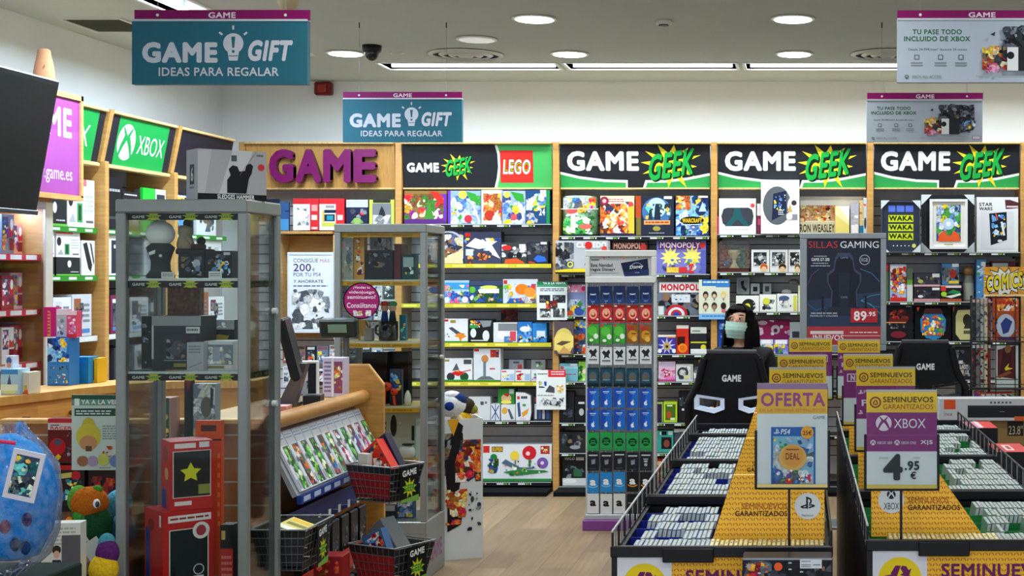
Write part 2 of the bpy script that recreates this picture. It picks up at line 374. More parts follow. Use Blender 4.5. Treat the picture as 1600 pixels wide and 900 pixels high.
# ------------------------------------------------------------------ setting
WALL_X, WALL_Y, CEIL, RIGHT = -4.82, 11.75, 3.356, 4.6
b = MB(); b.box(-6, RIGHT+.2, -3, WALL_Y+.2, -.1, 0, 'a08d74', 'floor'); struct(b.build('floor'))
b = MB(); b.box(WALL_X-.15, RIGHT+.15, WALL_Y, WALL_Y+.15, 0, CEIL, 'f2f4f4', 'paint'); struct(b.build('wall_back'))
b = MB(); b.box(WALL_X-.15, WALL_X, .6, WALL_Y, 0, CEIL, 'eef2f4', 'paint'); struct(b.build('wall_left'))
b = MB(); b.box(RIGHT, RIGHT+.15, .6, WALL_Y, 0, CEIL, 'd8dada', 'paint'); struct(b.build('wall_right'))
# ceiling with slots for the strip lights
SY0, SY1 = 10.7, 11.03
slots = [(wx(603, 10.9), wx(872, 10.9)), (wx(888, 10.9), wx(1150, 10.9)), (wx(1166, 10.9), wx(1428, 10.9)), (wx(1444, 10.9), wx(1706, 10.9)), (wx(1722, 10.9), wx(1984, 10.9))]
LX0, LX1 = -3.86, -3.58
lslots = [(8.98, 10.3), (7.5, 8.82), (6.02, 7.34)]
b = MB(); cc = 'c6cec8'
b.box(LX1, RIGHT, .6, SY0, CEIL, CEIL+.04, cc, 'paint'); b.box(WALL_X, RIGHT, SY1, WALL_Y, CEIL, CEIL+.04, cc, 'paint')
xs = [LX1]
for a, e in slots: xs += [a, e]
xs += [RIGHT]
for i in range(0, len(xs), 2): b.box(xs[i], xs[i+1], SY0, SY1, CEIL, CEIL+.04, cc, 'paint')
b.box(WALL_X, LX0, .6, SY1, CEIL, CEIL+.04, cc, 'paint'); b.box(LX0, LX1, lslots[0][1], SY1, CEIL, CEIL+.04, cc, 'paint')
ys = sorted([v for q in lslots for v in q]); b.box(LX0, LX1, .6, ys[0], CEIL, CEIL+.04, cc, 'paint')
for i in range(1, len(ys)-1, 2): b.box(LX0, LX1, ys[i], ys[i+1], CEIL, CEIL+.04, cc, 'paint')
struct(b.build('ceiling'))
def area(name, loc, sx, sy, pw, col, par, shape='RECTANGLE', spread=math.pi, rot=(0, 0, 0)):
    l = bpy.data.lights.new(name, 'AREA'); l.shape = shape; l.size = sx; l.size_y = sy; l.energy = pw; l.color = col; l.spread = spread
    o = bpy.data.objects.new(name, l); COL.objects.link(o); o.parent = par; o.location = loc; o.rotation_euler = rot
    return o
sl = 'long white strip light recessed in the ceiling'
where = ['before the back wall, above the wooden header with purple letters', 'before the back wall, above the gift card stand', 'before the back wall, above the framed chair poster', 'before the back wall, behind the smaller white hanging sign', 'before the back wall, furthest along its row']
for i, (a, e) in enumerate(slots):
    x = (a+e)/2; y = (SY0+SY1)/2; r = tag(E('strip_light', (x, y, CEIL)), ('long recessed ceiling strip light '+where[i]), 'ceiling light', 'strip lights along the back wall')
    w = e-a
    b = MB()
    for q in ((a-.02, e+.02, SY0-.025, SY0), (a-.02, e+.02, SY1, SY1+.025), (a-.025, a, SY0, SY1), (e, e+.025, SY0, SY1)): b.box(*q, CEIL-.008, CEIL, 'eef0ee', 'plastic')
    b.build('rim', r)
    b = MB(); h = .11; b.box(a, e, SY0, SY1, CEIL+h, CEIL+h+.01, 'e8ecec', 'plastic')
    for q in ((a, e, SY0-.008, SY0), (a, e, SY1, SY1+.008), (a-.008, a, SY0, SY1), (e, e+.008, SY0, SY1)): b.box(*q, CEIL, CEIL+h, 'dfe4e4', 'plastic')
    b.build('reflector', r)
    b = MB(); b.cyl((a+.03, SY1-.07, CEIL+.016), (e-.03, SY1-.07, CEIL+.016), .013, n=10, col='ffffff', m='emit'); b.build('tube', r)
    area('strip_glow', (0, .02, .035), w-.1, .2, STRIP_W, STRIP_C, r)
for i, (a, e) in enumerate(lslots):
    y = (a+e)/2; x = (LX0+LX1)/2; r = tag(E('strip_light', (x, y, CEIL)), 'recessed ceiling strip light running along the left wall behind the large teal sign', 'ceiling light', 'strip lights along the left wall')
    b = MB()
    for q in ((LX0-.025, LX0, a-.02, e+.02), (LX1, LX1+.025, a-.02, e+.02), (LX0, LX1, a-.025, a), (LX0, LX1, e, e+.025)): b.box(*q, CEIL-.008, CEIL, 'eef0ee', 'plastic')
    b.build('rim', r)
    b = MB(); h = .11; b.box(LX0, LX1, a, e, CEIL+h, CEIL+h+.01, 'e8ecec', 'plastic')
    for q in ((LX0-.008, LX0, a, e), (LX1, LX1+.008, a, e), (LX0, LX1, a-.008, a), (LX0, LX1, e, e+.008)): b.box(*q, CEIL, CEIL+h, 'dfe4e4', 'plastic')
    b.build('reflector', r)
    b = MB(); b.cyl((LX0+.07, a+.03, CEIL+.016), (LX0+.07, e-.03, CEIL+.016), .013, n=10, col='ffffff', m='emit'); b.build('tube', r)
    area('strip_glow', (0, 0, .035), .2, e-a-.1, STRIP_W*2.7, (.66, .83, 1), r)
def down(px, py, label, lit=True, warm=False, pw=1.0):
    D = FPX*(CEIL-CAMZ)/(VY-py); x = wx(px, D); r = tag(E('downlight', (x, D, CEIL)), label, 'ceiling light', 'round downlights'); R = .138
    b = MB(); b.lathe((x, D, CEIL-.012), [(R, 0), (R+.004, .006), (R-.01, .012)], 'e8e6da'); 
    b.build('trim_ring', r, (x, D, CEIL))
    b = MB(); b.lathe((x, D, CEIL-.016), [(R-.022, 0), (R-.018, .004)], 'fffbe8' if warm else 'ffffff', 'emit' if lit else 'lens'); b.build('lens', r, (x, D, CEIL))  # the unlit lens still gets a faint glow of its own
    if lit: area('downlight_glow', (0, 0, -.022), .2, .2, DOWN_W*pw, DOWN_C, r, 'DISK', math.radians(150))
down(835, 28, 'warm lit round downlight above the gift card stand, nearest of its column', warm=True)
down(890, 83, 'lit round downlight above the gift card stand, second of its column')
down(1239, 28, 'bright round downlight above the woman, nearest of its column')
down(1241, 83, 'bright round downlight above the woman, second of its column')
down(540, 82, 'lit round downlight beside the black dome camera')
down(745, 60, 'unlit cream round downlight near the round air diffuser', lit=False)
for px, D in ((835, 7.3), (1239, 7.3), (540, 7.3), (1640, 7.3), (1640, 8.9), (835, 5.6), (1239, 5.6), (1640, 5.6), (1239, 3.9), (835, 3.9), (1500, 2.6), (900, 2.6)):  # out-of-view downlights added for light, carrying the ceiling rows forward
    x = {835: -1.66, 1239: -.05, 540: -2.9, 1640: 1.55, 1500: .9, 900: -1.4}[px]
    r = tag(E('downlight', (x, D, CEIL)), 'round white downlight in the ceiling nearer than the hanging signs', 'ceiling light', 'downlights nearer than the signs')
    b = MB(); b.lathe((x, D, CEIL-.012), [(.138, 0), (.142, .006), (.128, .012)], 'e8e6da'); b.build('trim_ring', r, (x, D, CEIL))
    b = MB(); b.lathe((x, D, CEIL-.016), [(.116, 0), (.12, .004)], 'ffffff', 'emit'); b.build('lens', r, (x, D, CEIL))
    area('downlight_glow', (0, 0, -.022), .2, .2, DOWN_W*.65, DOWN_C, r, 'DISK', math.radians(150))
# ------------------------------------------------------------------ things on the ceiling and the high walls
def diffuser(px, py, label):
    D = FPX*(CEIL-CAMZ)/(VY-py); x = wx(px, D); r = tag(E('air_diffuser', (x, D, CEIL)), label, 'vent', 'round air diffusers')
    b = MB(); b.lathe((x, D, CEIL-.004), [(.25, 0), (.25, .004)], '30343a', 'matte', 32); b.build('backing', r, (x, D, CEIL))
    for i, R in enumerate((.27, .195, .125, .06)):
        b = MB(); n = 36; R2 = R-.028; vs = []
        for j in range(n):
            t = 2*math.pi*j/n; vs += [(x+R*math.cos(t), D+R*math.sin(t), CEIL-.006-i*.004), (x+R2*math.cos(t), D+R2*math.sin(t), CEIL-.022-i*.004), (x+(R2-.004)*math.cos(t), D+(R2-.004)*math.sin(t), CEIL-.008-i*.004)]
        b.add(vs, [[3*j+k, 3*((j+1) % n)+k, 3*((j+1) % n)+k+1, 3*j+k+1] for j in range(n) for k in (0, 1)], 'd8dad4', 'plastic', True); b.build('ring', r, (x, D, CEIL))
diffuser(728, 84, 'round ringed air diffuser in the ceiling above the smaller teal sign')
diffuser(1387, 84, 'round ringed air diffuser partly hidden by the large white sign')
r = tag(E('ceiling_grille', (-4.45, 9.05, CEIL)), 'dark rectangular perforated grille in the ceiling beside the large teal sign', 'vent')
b = MB(); b.box(-4.63, -4.27, 8.83, 9.29, CEIL-.006, CEIL, '77786a', 'matte'); 
R = random.Random(1)
for i in range(1, 26):
    y = 8.83+i*.0176; b.box(-4.62, -4.28, y, y+.007, CEIL-.009, CEIL-.006, '56584c', 'matte')
b.build('perforated_plate', r)
b = MB()
for q in ((-4.65, -4.25, 8.81, 8.83), (-4.65, -4.25, 9.29, 9.31), (-4.65, -4.63, 8.83, 9.29), (-4.27, -4.25, 8.83, 9.29)): b.box(*q, CEIL-.012, CEIL, 'd8dad2', 'plastic')
b.build('frame', r)
D = FPX*1.606/(VY-71); x = wx(581, D); r = tag(E('dome_camera', (x, D, CEIL)), 'black dome security camera on the ceiling', 'camera')
b = MB(); b.lathe((x, D, CEIL-.05), [(.055, 0), (.066, .012), (.066, .05)], '1c1e22', 'plastic'); b.build('housing', r, (x, D, CEIL))
b = MB(); b.ball((x, D, CEIL-.05), (.05, .05, .06), '0c0d10', 'gloss', 20, 12); b.build('dome', r, (x, D, CEIL))
D = FPX*1.606/(VY-82); x = wx(620, D)
b = MB(); b.lathe((x, D, CEIL-.008), [(.048, 0), (.052, .008)], 'e8e8e0'); b.lathe((x, D, CEIL-.01), [(.036, 0), (.038, .002)], 'b8bab4'); tag(b.build('ceiling_sensor'), 'small pale round ceiling sensor beside the round air diffuser', 'sensor')
D = FPX*1.606/(VY-32); x = wx(1037, D); r = tag(E('smoke_detector', (x, D, CEIL)), 'small white smoke detector in the middle of the ceiling', 'detector')
b = MB(); b.lathe((x, D, CEIL-.03), [(.03, 0), (.052, .008), (.054, .03)], 'd8d8d2'); b.build('body', r, (x, D, CEIL))
b = MB(); b.lathe((x, D, CEIL-.036), [(.03, 0), (.034, .006)], '3c3e40'); b.build('grille', r, (x, D, CEIL))
# fire alarm on the back wall
r = tag(E('fire_alarm', (wx(508, WALL_Y), WALL_Y, wz(150, WALL_Y))), 'red fire alarm sounder on the back wall', 'alarm')
x, z = wx(508, WALL_Y), wz(139.5, WALL_Y)
b = MB(); b.box(x-.072, x+.072, WALL_Y-.07, WALL_Y, z-.054, z+.054, '7c1416', 'plastic', .012); b.build('body', r)
b = MB(); b.box(x-.036, x+.036, WALL_Y-.085, WALL_Y-.07, z-.036, z+.036, 'a8281c', 'gloss', .008); b.build('lens', r)
# cream lamp peeking in from the top edge
D = 6.6; x = wx(451, D); zz = wz(16, D); r = tag(E('spot_lamp', (x, D, CEIL)), 'cream rounded lamp hanging from the ceiling above the large teal sign', 'lamp')
b = MB(); b.lathe((x, D, zz), [(.012, 0), (.036, .008), (.046, .03), (.052, .09), (.056, .16), (.03, .2)], 'd8c69a', 'matte'); b.build('lamp_shade', r, (x, D, CEIL))
b = MB(); b.cyl((x, D, zz+.2), (x, D, CEIL), .01, n=8, col='c8c8c0'); b.build('rod', r, (x, D, CEIL))
# ------------------------------------------------------------------ hanging signs
def hang(x0, x1, y0, y1, y2, D, label, kind, hooks, dx=0, cat='sign', grp=None):
    xc = (x0+x1)/2; r = tag(E('hanging_sign', at(xc, y2, D)), label, cat, grp)
    s = (x1-x0)/186.0 if kind == 'gift' else (x1-x0)/182.0
    b = MB(); b.box(wx(x0, D), wx(x1, D), D, D+.012, wz(y1, D), wz(y0, D), '8a0f62', 'print')
    c = front(b, x0, y0, x1, y1, D); w = 29*s; c.text('GAME', xc-w/2, y0+(y1-y0)*.22, xc+w/2, y0+(y1-y0)*.8, 'f0e0ec', .03)
    for hxp in hooks: c.disc(hxp, y0+(y1-y0)*.5, 1.6*s, 'e8e8e8')
    b.build('top_bar', r)
    X0, X1, Y0, Y1 = x0-dx, x1-dx, y1, y2
    b = MB(); b.box(wx(X0, D), wx(X1, D), D-.005, D+.03, wz(Y1, D), wz(Y0+1*s, D), '2a6c80' if kind == 'gift' else 'b9c5d4', 'print')
    c = front(b, X0, Y0+1*s, X1, Y1, D-.005); U, V = X1-X0, Y1-Y0; fx = lambda t: X0+U*t; fy = lambda t: Y0+V*t
    if kind == 'gift':
        c.text('GAME', fx(.055), fy(.34), fx(.485), fy(.665), 'd2d6e0', .055)
        bulb(c, fx(.575), fy(.36), U*.058, 'd2d6e0', '2a6c80')
        c.text('GIFT', fx(.66), fy(.31), fx(.915), fy(.64), 'd2d6e0', .05, .22)
        c.text('IDEAS PARA REGALAR', fx(.15), fy(.735), fx(.835), fy(.87), 'd2d6e0', .02)
    else:
        g = '2a8a3c'
        c.text('TU PASE TODO', fx(.09), fy(.16), fx(.38), fy(.24), '1f6a34', .03); c.text('INCLUIDO DE XBOX', fx(.04), fy(.27), fx(.43), fy(.35), '1f6a34', .03)
        c.text('Desde 24,99€/mes* durante 24 meses', fx(.065), fy(.455), fx(.41), fy(.5), '555c62', 0)
        for i, q in enumerate((.1, .24, .36)):
            c.rect(fx(q), fy(.56), fx(q+.03), fy(.64), '70787e'); c.rect(fx(q+.006), fy(.575), fx(q+.024), fy(.625), 'b9c5d4'); c.rect(fx(q-.02), fy(.68), fx(q+.05), fy(.7), '8a9298'); c.rect(fx(q-.02), fy(.72), fx(q+.05), fy(.74), '8a9298')
        xball(c, fx(.055), fy(.91), U*.012, '3a4a44', 'b9c5d4'); c.text('XBOX ALL ACCESS', fx(.085), fy(.885), fx(.26), fy(.935), '6a8a7a', 0)
        c.run('') 
        c.collage(fx(.5), fy(.42), fx(.78), fy(.8), 5, PAL['warm']+PAL['dark'], 40, .28)
        c.poly([(fx(.62), fy(.42)), (fx(.66), fy(.2)), (fx(.73), fy(.1)), (fx(.82), fy(.14)), (fx(.9), fy(.3)), (fx(.94), fy(.55)), (fx(.92), fy(.72)), (fx(.82), fy(.78)), (fx(.7), fy(.78)), (fx(.62), fy(.6))], '30363c')
        c.collage(fx(.62), fy(.12), fx(.93), fy(.5), 8, PAL['dark'], 44, .22); c.collage(fx(.8), fy(.5), fx(.94), fy(.78), 9, PAL['dark']+PAL['blue'], 20, .3)
        c.poly([(fx(.645), fy(.45)), (fx(.71), fy(.45)), (fx(.71), fy(.82)), (fx(.645), fy(.82))], 'eef0f2'); c.disc(fx(.665), fy(.58), U*.022, '202428'); c.rect(fx(.71), fy(.45), fx(.8), fy(.82), '24282c')
        c.collage(fx(.52), fy(.7), fx(.6), fy(.86), 11, ['d8588a', 'c0388a', 'e8a0b8'], 8, .3)
        c.rect(fx(.46), fy(.9), fx(.88), fy(.915), 'a8b0b8'); c.rect(fx(.91), fy(.86), fx(.98), fy(.94), 'b06a98'); c.rect(fx(.915), fy(.872), fx(.975), fy(.928), 'dde2ea')
        c.poly([(fx(.9), fy(.2)), (fx(.93), fy(.17)), (fx(.92), fy(.2))], '20262a'); c.poly([(fx(.545), fy(.25)), (fx(.575), fy(.21)), (fx(.57), fy(.28))], '30383c')
    b.build('panel', r)
    b = MB(); b.box(wx(X0, D), wx(X1, D), D-.009, D+.03, wz(Y0+1.4*s, D), wz(Y0-.8*s, D), 'cfd4da', 'plastic'); b.build('seam_strip', r)
    for hxp in hooks:
        b = MB(); X = wx(hxp, D); b.cyl((X, D+.005, wz(y0+(y1-y0)*.5, D)), (X, D+.005, CEIL), .0012, n=5, col='9a9c9c', m='metal'); b.cyl((X, D+.005, CEIL-.035), (X, D+.005, CEIL), .004, n=6, col='2a2a2a', m='metal'); b.build('wire', r)
hang(536, 722, 143.5, 154, 222, 8.99, 'smaller teal hanging sign with white light bulb, before the purple letters', 'gift', (561, 697))
hang(210, 484, 15.5, 31.5, 132, 6.10, 'larger teal hanging sign with white light bulb, near the dark grille', 'gift', (246, 446), 3)
hang(1355, 1536, 145, 156, 222, 8.99, 'smaller white hanging sign with green heading, nearer the back wall', 'pass', (1378, 1511), 1)
hang(1402, 1667, 16, 30, 129, 6.10, 'larger white hanging sign with green heading, nearer the front', 'pass', (1438, 1632))
# ------------------------------------------------------------------ back wall bays
WD, WL = 'c49350', 'dab87c'
DF = 11.34
GEEKBAYS = 'starburst header'
def shelfbay(px0, px1, label, shelves, header, base=752, post=10):
    """bay: post on its left edge, slatted back, header, shelves (y, strip kind, x0, x1)"""
    r = tag(E('shelf_bay', (wx((px0+px1)/2, DF), 11.6, 0)), label, 'shelving', 'shelving bays along the back wall')
    X0, X1 = wx(px0, DF), wx(px1, DF); Yb = 11.62
    b = MB(); b.box(X0+.031, X1-.024, Yb, Yb+.05, .1, wz(225, DF), 'e2e6ea', 'matte')
    z = .25
    while z < 2.45: b.box(X0+.031, X1-.024, Yb-.0015, Yb, z, z+.009, '62666c', 'matte'); b.box(X0+.031, X1-.024, Yb-.003, Yb, z+.009, z+.014, 'eef0f2', 'matte'); z += .079
    b.build('slat_panel', r)
    b = MB(); b.box(X0-.022, X0+.03, 11.33, 11.73, 0, wz(222, DF), WD, 'wood', .004); b.build('post', r)
    b = MB(); b.box(X0+.031, X1-.025, 11.06, 11.62, 0.001, .034, '101114', 'matte'); b.build('plinth', r)
    for s in shelves:
        y, kind = s[0], s[1]; sx0, sx1 = (wx(s[2], DF), wx(s[3], DF)) if len(s) > 2 else (X0+.035, X1-.03)
        zt = wz(y, DF); sh = MB(); sh.box(sx0, sx1, DF-.025, Yb-.002, zt-.022, zt-.002, '17191d' if kind != 'w' else WD, 'metal' if kind != 'w' else 'woodh')
        for q in ((sx0, sx1-.02) if kind != 'w' else ()): sh.prism([(q, 11.54, zt-.022), (q, Yb-.01, zt-.022), (q, Yb-.01, zt-.05)], (.02, 0, 0), '17191d', 'metal')
        so = sh.build('shelf', r); t = MB()
        if kind == 'w': continue
        h = .032; col = {'y': 'cfc536', 'k': '14161a', 'g': '14161a'}[kind]
        t.box(sx0, sx1, DF-.03, DF-.025, zt-.034, zt-.001, col, 'plastic')
        c = Cv(t, (sx0, DF-.03, zt-.001), (sx1-sx0, 0, 0), (0, 0, -.033), (0, 0, sx1-sx0, 1)); RR = random.Random(int(y+px0)); q = .02
        if kind != 'y': c.rect(0, 0, sx1-sx0, .16, 'c8d0d0')
        while q < sx1-sx0-.1:
            if kind == 'y': c.rect(q, .25, q+.1, .72, 'f4ec70'); q += .16+.05*RR.random()
            else: c.rect(q, .3, q+.055, .66, 'e4ece8'); c.rect(q+.06, .34, q+.085, .62, '7ab83a'); c.disc(q+.1, .48, .006, 'e8e8d8'); q += .17+.03*RR.random()
            c.k -= 2 if kind != 'y' else 1
        t.build('price_strip', so)
    hz0, hz1 = wz(293, DF), wz(226, DF); hd = MB()
    x0, x1 = X0+.035, X1-.03; up = 11.33; lo = 11.38
    hd.prism([(x0, lo, hz0), (x1, lo, hz0), (x1, up, hz1), (x0, up, hz1)], (0, .03, 0), {'wood': WD}.get(header, '24262c'), 'woodh' if header == 'wood' else 'print')
    c = Cv(hd, (x0, up, hz1), (x1-x0, 0, 0), (0, lo-up, hz0-hz1), (0, 0, 236, 67))
    if header == 'geek':
        c.text('GAME', 11, 10, 124, 41, 'eef0f4', .05)
        for pts in ([(0, 42), (30, 49), (70, 54), (106, 55), (106, 67), (0, 67)], [(236, 44), (200, 51), (165, 55), (134, 55), (130, 67), (236, 67)]): c.poly(pts, 'f2f4f4')
        for pts in ([(0, 46), (30, 53), (70, 58), (103, 59), (103, 67), (0, 67)], [(236, 48), (200, 55), (165, 59), (137, 59), (134, 67), (236, 67)]): c.poly(pts, '35a455')
        star_geek(c, 127, -2, 224, 64)
    elif header == 'blocks':
        c.rect(0, 0, 150, 67, '23252b'); c.poly([(150, 0), (236, 0), (236, 67), (148, 67), (152, 30)], '4cb45e'); c.path([(148, 0), (152, 15), (152.5, 35), (150, 52), (146, 67)], 4, 'f2f4f2')
        c.text('GAME', 6, 28, 57, 43, 'f0f2f4', .06); star_geek(c, 60, 13, 116, 55); c.rect(154, 9, 206, 59, 'd8312a')
        for bo, col in ((.11, '20140a'), (.085, 'f0d020'), (.055, '20140a'), (.02, 'f8f4ec')): c.text('LEGO', 158+bo*0, 23, 202, 46, col, bo, .15)
    hd.build('header_panel', r)
    if header == 'wood':
        for ch, a, e in (('G', 48, 87), ('A', 90, 131), ('M', 134, 178), ('E', 182, 218)):
            t = MB(); vs, fs = textmesh(ch, .05, 0); k = [];
            px = lambda u, v, y: ((x0+(x1-x0)*(a-8+(e-a)*u)/236), y, hz1-(hz1-hz0)*(8+52*v)/67)
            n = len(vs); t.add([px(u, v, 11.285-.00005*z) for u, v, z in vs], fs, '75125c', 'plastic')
            ed = {}
            for f in fs:
                for i in range(len(f)):
                    q = (f[i], f[(i+1) % len(f)]); ed[q] = 1
            out = [q for q in ed if (q[1], q[0]) not in ed]
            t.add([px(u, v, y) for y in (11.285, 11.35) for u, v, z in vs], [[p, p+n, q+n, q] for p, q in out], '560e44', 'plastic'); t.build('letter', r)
    b = MB(); b.box(x0, x1, 11.355, 11.42, hz0-.015, hz0-.001, WL, 'woodh', .004); b.box(x0, x1, 11.29, 11.5, hz1+.001, hz1+.02, WL, 'woodh', .004); b.build('header_rail', r)
    b = MB(); b.box(x0+.002, x1-.002, 11.6125, 11.6195, hz0-.12, hz0+.1, 'c4c8cc', 'matte'); b.build('top_filler', r)
    return r
S2 = [(350, 'k'), (412, 'y'), (474, 'y'), (535, 'y'), (596, 'y'), (657, 'k'), (752, 'k')]
S3 = [(369, 'k'), (428, 'k'), (493, 'k'), (553, 'k'), (596, 'k'), (660, 'k'), (707, 'k'), (759, 'k')]
S4 = [(366, 'k'), (425, 'k'), (487, 'k'), (553, 'k'), (610, 'k'), (680, 'k'), (759, 'k')]
S5 = [(394, 'k'), (471, 'k'), (533, 'k'), (593, 'k'), (680, 'k'), (759, 'k')]
shelfbay(378, 622, 'wooden-headed wall bay with large purple letters', [(361, 'w', 436, 520)], 'wood')
shelfbay(622, 868, 'slatted wall bay whose green header carries a red square logo', S2, 'blocks')
shelfbay(868, 1115, 'slatted wall bay behind the gift card stand, dark starburst header', S3, 'geek')
shelfbay(1115, 1359, 'slatted wall bay behind the woman, dark starburst header', S4, 'geek')
shelfbay(1359, 1599, 'slatted wall bay behind the empty gaming chair, dark starburst header', S5, 'geek')
shelfbay(1599, 1845, 'slatted wall bay behind the comic rack', [(394, 'k'), (471, 'k'), (533, 'k')], 'geek')
# recess below the purple letters
b = MB(); b.box(wx(436, DF), wx(520, DF), 11.56, 11.614, wz(530, DF), wz(367, DF), 'c08a3e', 'wood')
b.box(wx(432, DF), wx(437, DF), 11.35, 11.614, wz(530, DF), wz(367, DF), WL, 'wood'); b.box(wx(520, DF), wx(524, DF), 11.35, 11.614, wz(530, DF), wz(367, DF), WL, 'wood'); tag(b.build('wall_niche'), 'open wooden niche in the wall below the purple letters', 'niche')
def P(rows, loc, D=11.34, dep=.12, grp=None, fmt=', '):
    for t in rows:
        x0, y0, x1, y1, name, desc, cat, col, art = t[:9]; kw = t[9] if len(t) > 9 else {}
        prod(x0, y0, x1, y1, name, desc+(fmt+loc if loc else ''), cat, col, art, **{'D': D, 'dep': dep, 'group': grp, **kw})
L = 'below the red square logo'
P([(632, 298, 698, 350, 'toy_set_box', 'gold and red festive toy set', 'toy box', '8a6a34', 'k 1 0 .1 1 .9 xmas 26 .3;p 3f8a2a .45 .9 .58 .3 .72 .9;r 0 .86 1 1 5a2878;r .02 .13 .12 .27 d82020;p d82818 .6 0 .8 .05 .98 .35 .85 .4 .7 .2;r .93 .1 1 .9 6a30a8'),
   (700, 298, 751, 350, 'toy_set_box', 'snowy blue toy set with purple edge', 'toy box', '8ea8d8', 'k 2 .05 .15 1 1 snow 22 .28;r 0 0 .08 1 6a3ac0;c .45 .12 .13 f0e050;p 2f9a30 .55 .02 .85 .1 .95 .35 .7 .3;c .62 .85 .12 c83040;l .75 .4 .95 .9 .05 f4f8ff'),
   (752, 297, 784, 350, 'toy_set_box', 'white toy set with orange and red figures', 'toy box', 'e8e8ea', 'k 3 .1 .1 1 .9 warm 18 .3;c .4 .75 .25 b83020;c .75 .85 .2 f4f4f4'),
   (785, 298, 821, 350, 'toy_set_box', 'second snowy blue toy set, green leaves on top', 'toy box', '9ab2e0', 'k 4 0 .15 1 1 snow 20 .28;c .2 .12 .14 f0e050;p 2f9a30 .35 .02 .9 .1 .95 .35 .6 .3;c .5 .8 .14 d05060;l .7 .35 .95 .9 .06 f4f8ff'),
   (822, 297, 859, 350, 'toy_set_box', 'navy toy set reading 24 with green edge', 'toy box', '1f4878', 'k 5 0 .1 .85 .6 snow 14 .3;r .86 0 1 1 1f8a4a;t 24 .55 .55 .8 .75 f0f4f8;k 6 0 .55 .5 1 white 8 .3;r .6 0 .85 .12 e8ecf0')], 'top shelf '+L)
P([(663, 361, 724, 412, 'toy_set_box', 'desert scene set with round arch', 'toy box', '2c3046', 'k 7 0 .1 1 1 space 20 .25;o .6 .55 .42 .47 c8d0e8;p e0cfa0 .5 1 .6 .75 .95 .6 1 1;r .2 .3 .45 .9 e8e0d0'),
   (725, 362, 783, 412, 'toy_set_box', 'indigo set with white winged creature', 'toy box', '3c3f5c', 'k 8 0 .2 1 .6 blue 8 .3;p f0f2f4 .05 .45 .3 .2 .55 .3 .9 .3 .75 .42 .98 .85 .8 .75 .6 .5 .4 .55;k 9 .1 .65 .8 1 fire 18 .2;r .03 .04 .18 .16 d02828;r .05 .55 .25 .75 c8d8e8'),
   (784, 379, 823, 412, 'toy_set_box', 'low box with grey and red racing car', 'toy box', '383c3c', 'k 10 0 .1 1 .7 grey 12 .3;e .2 .25 .2 .12 c82828;p e05828 .1 1 .15 .8 .6 .75 .9 .95 .9 1;r .7 .08 .95 .3 f0f0f0;c .35 .6 .12 181a1c;c .7 .6 .12 181a1c'),
   (824, 377, 856, 412, 'toy_set_box', 'dark box with small blue car', 'toy box', '2c2f3a', 'k 11 0 .1 1 .6 dark 10 .3;p 2f68d0 .3 .8 .5 .62 .85 .7 .95 .9 .5 .95;r .65 .03 .95 .14 d8d8d8;p d84030 0 .95 .15 .9 .4 .97 .3 1')], 'second shelf '+L)
P([(663, 436, 690, 474, 'toy_set_box', 'red-orange toy set behind the cabinet glass', 'toy box', 'd85a3a', 'k 12 0 .3 1 1 warm 12 .3;e .6 .45 .35 .14 5a70b0;r 0 .7 1 1 e8e0d8'),
   (692, 438, 733, 474, 'toy_set_box', 'light blue city toy set', 'toy box', 'a8c8e8', 'r 0 .1 1 .4 3a98d8;k 13 0 .2 1 1 city 24 .25;c .85 .85 .12 f0d8e0'),
   (734, 439, 785, 474, 'toy_set_box', 'jungle toy set with white caravan', 'toy box', '28502a', 'k 14 0 .25 1 1 jungle 22 .22;r 0 0 1 .2 3a4468;p e8ece4 .25 .4 .5 .3 .9 .35 .9 .55 .3 .55;e .6 .28 .25 .08 d8e060;p 3050b0 .15 .95 .3 .75 .5 .95;c .08 .4 .1 60b030'),
   (786, 436, 840, 474, 'toy_set_box', 'white set with big orange brick creature', 'toy box', 'd4dce6', 'k 15 .05 .2 .95 1 white 12 .2;e .55 .42 .2 .22 f08020;e .78 .55 .16 .2 f0983a;p 2858b0 .1 1 .2 .8 .5 .8 .65 1;r .02 .05 .12 .2 d02828;r .02 .25 .15 .4 70c040;k 16 .3 .7 .9 1 warm 8 .2')], 'third shelf '+L)
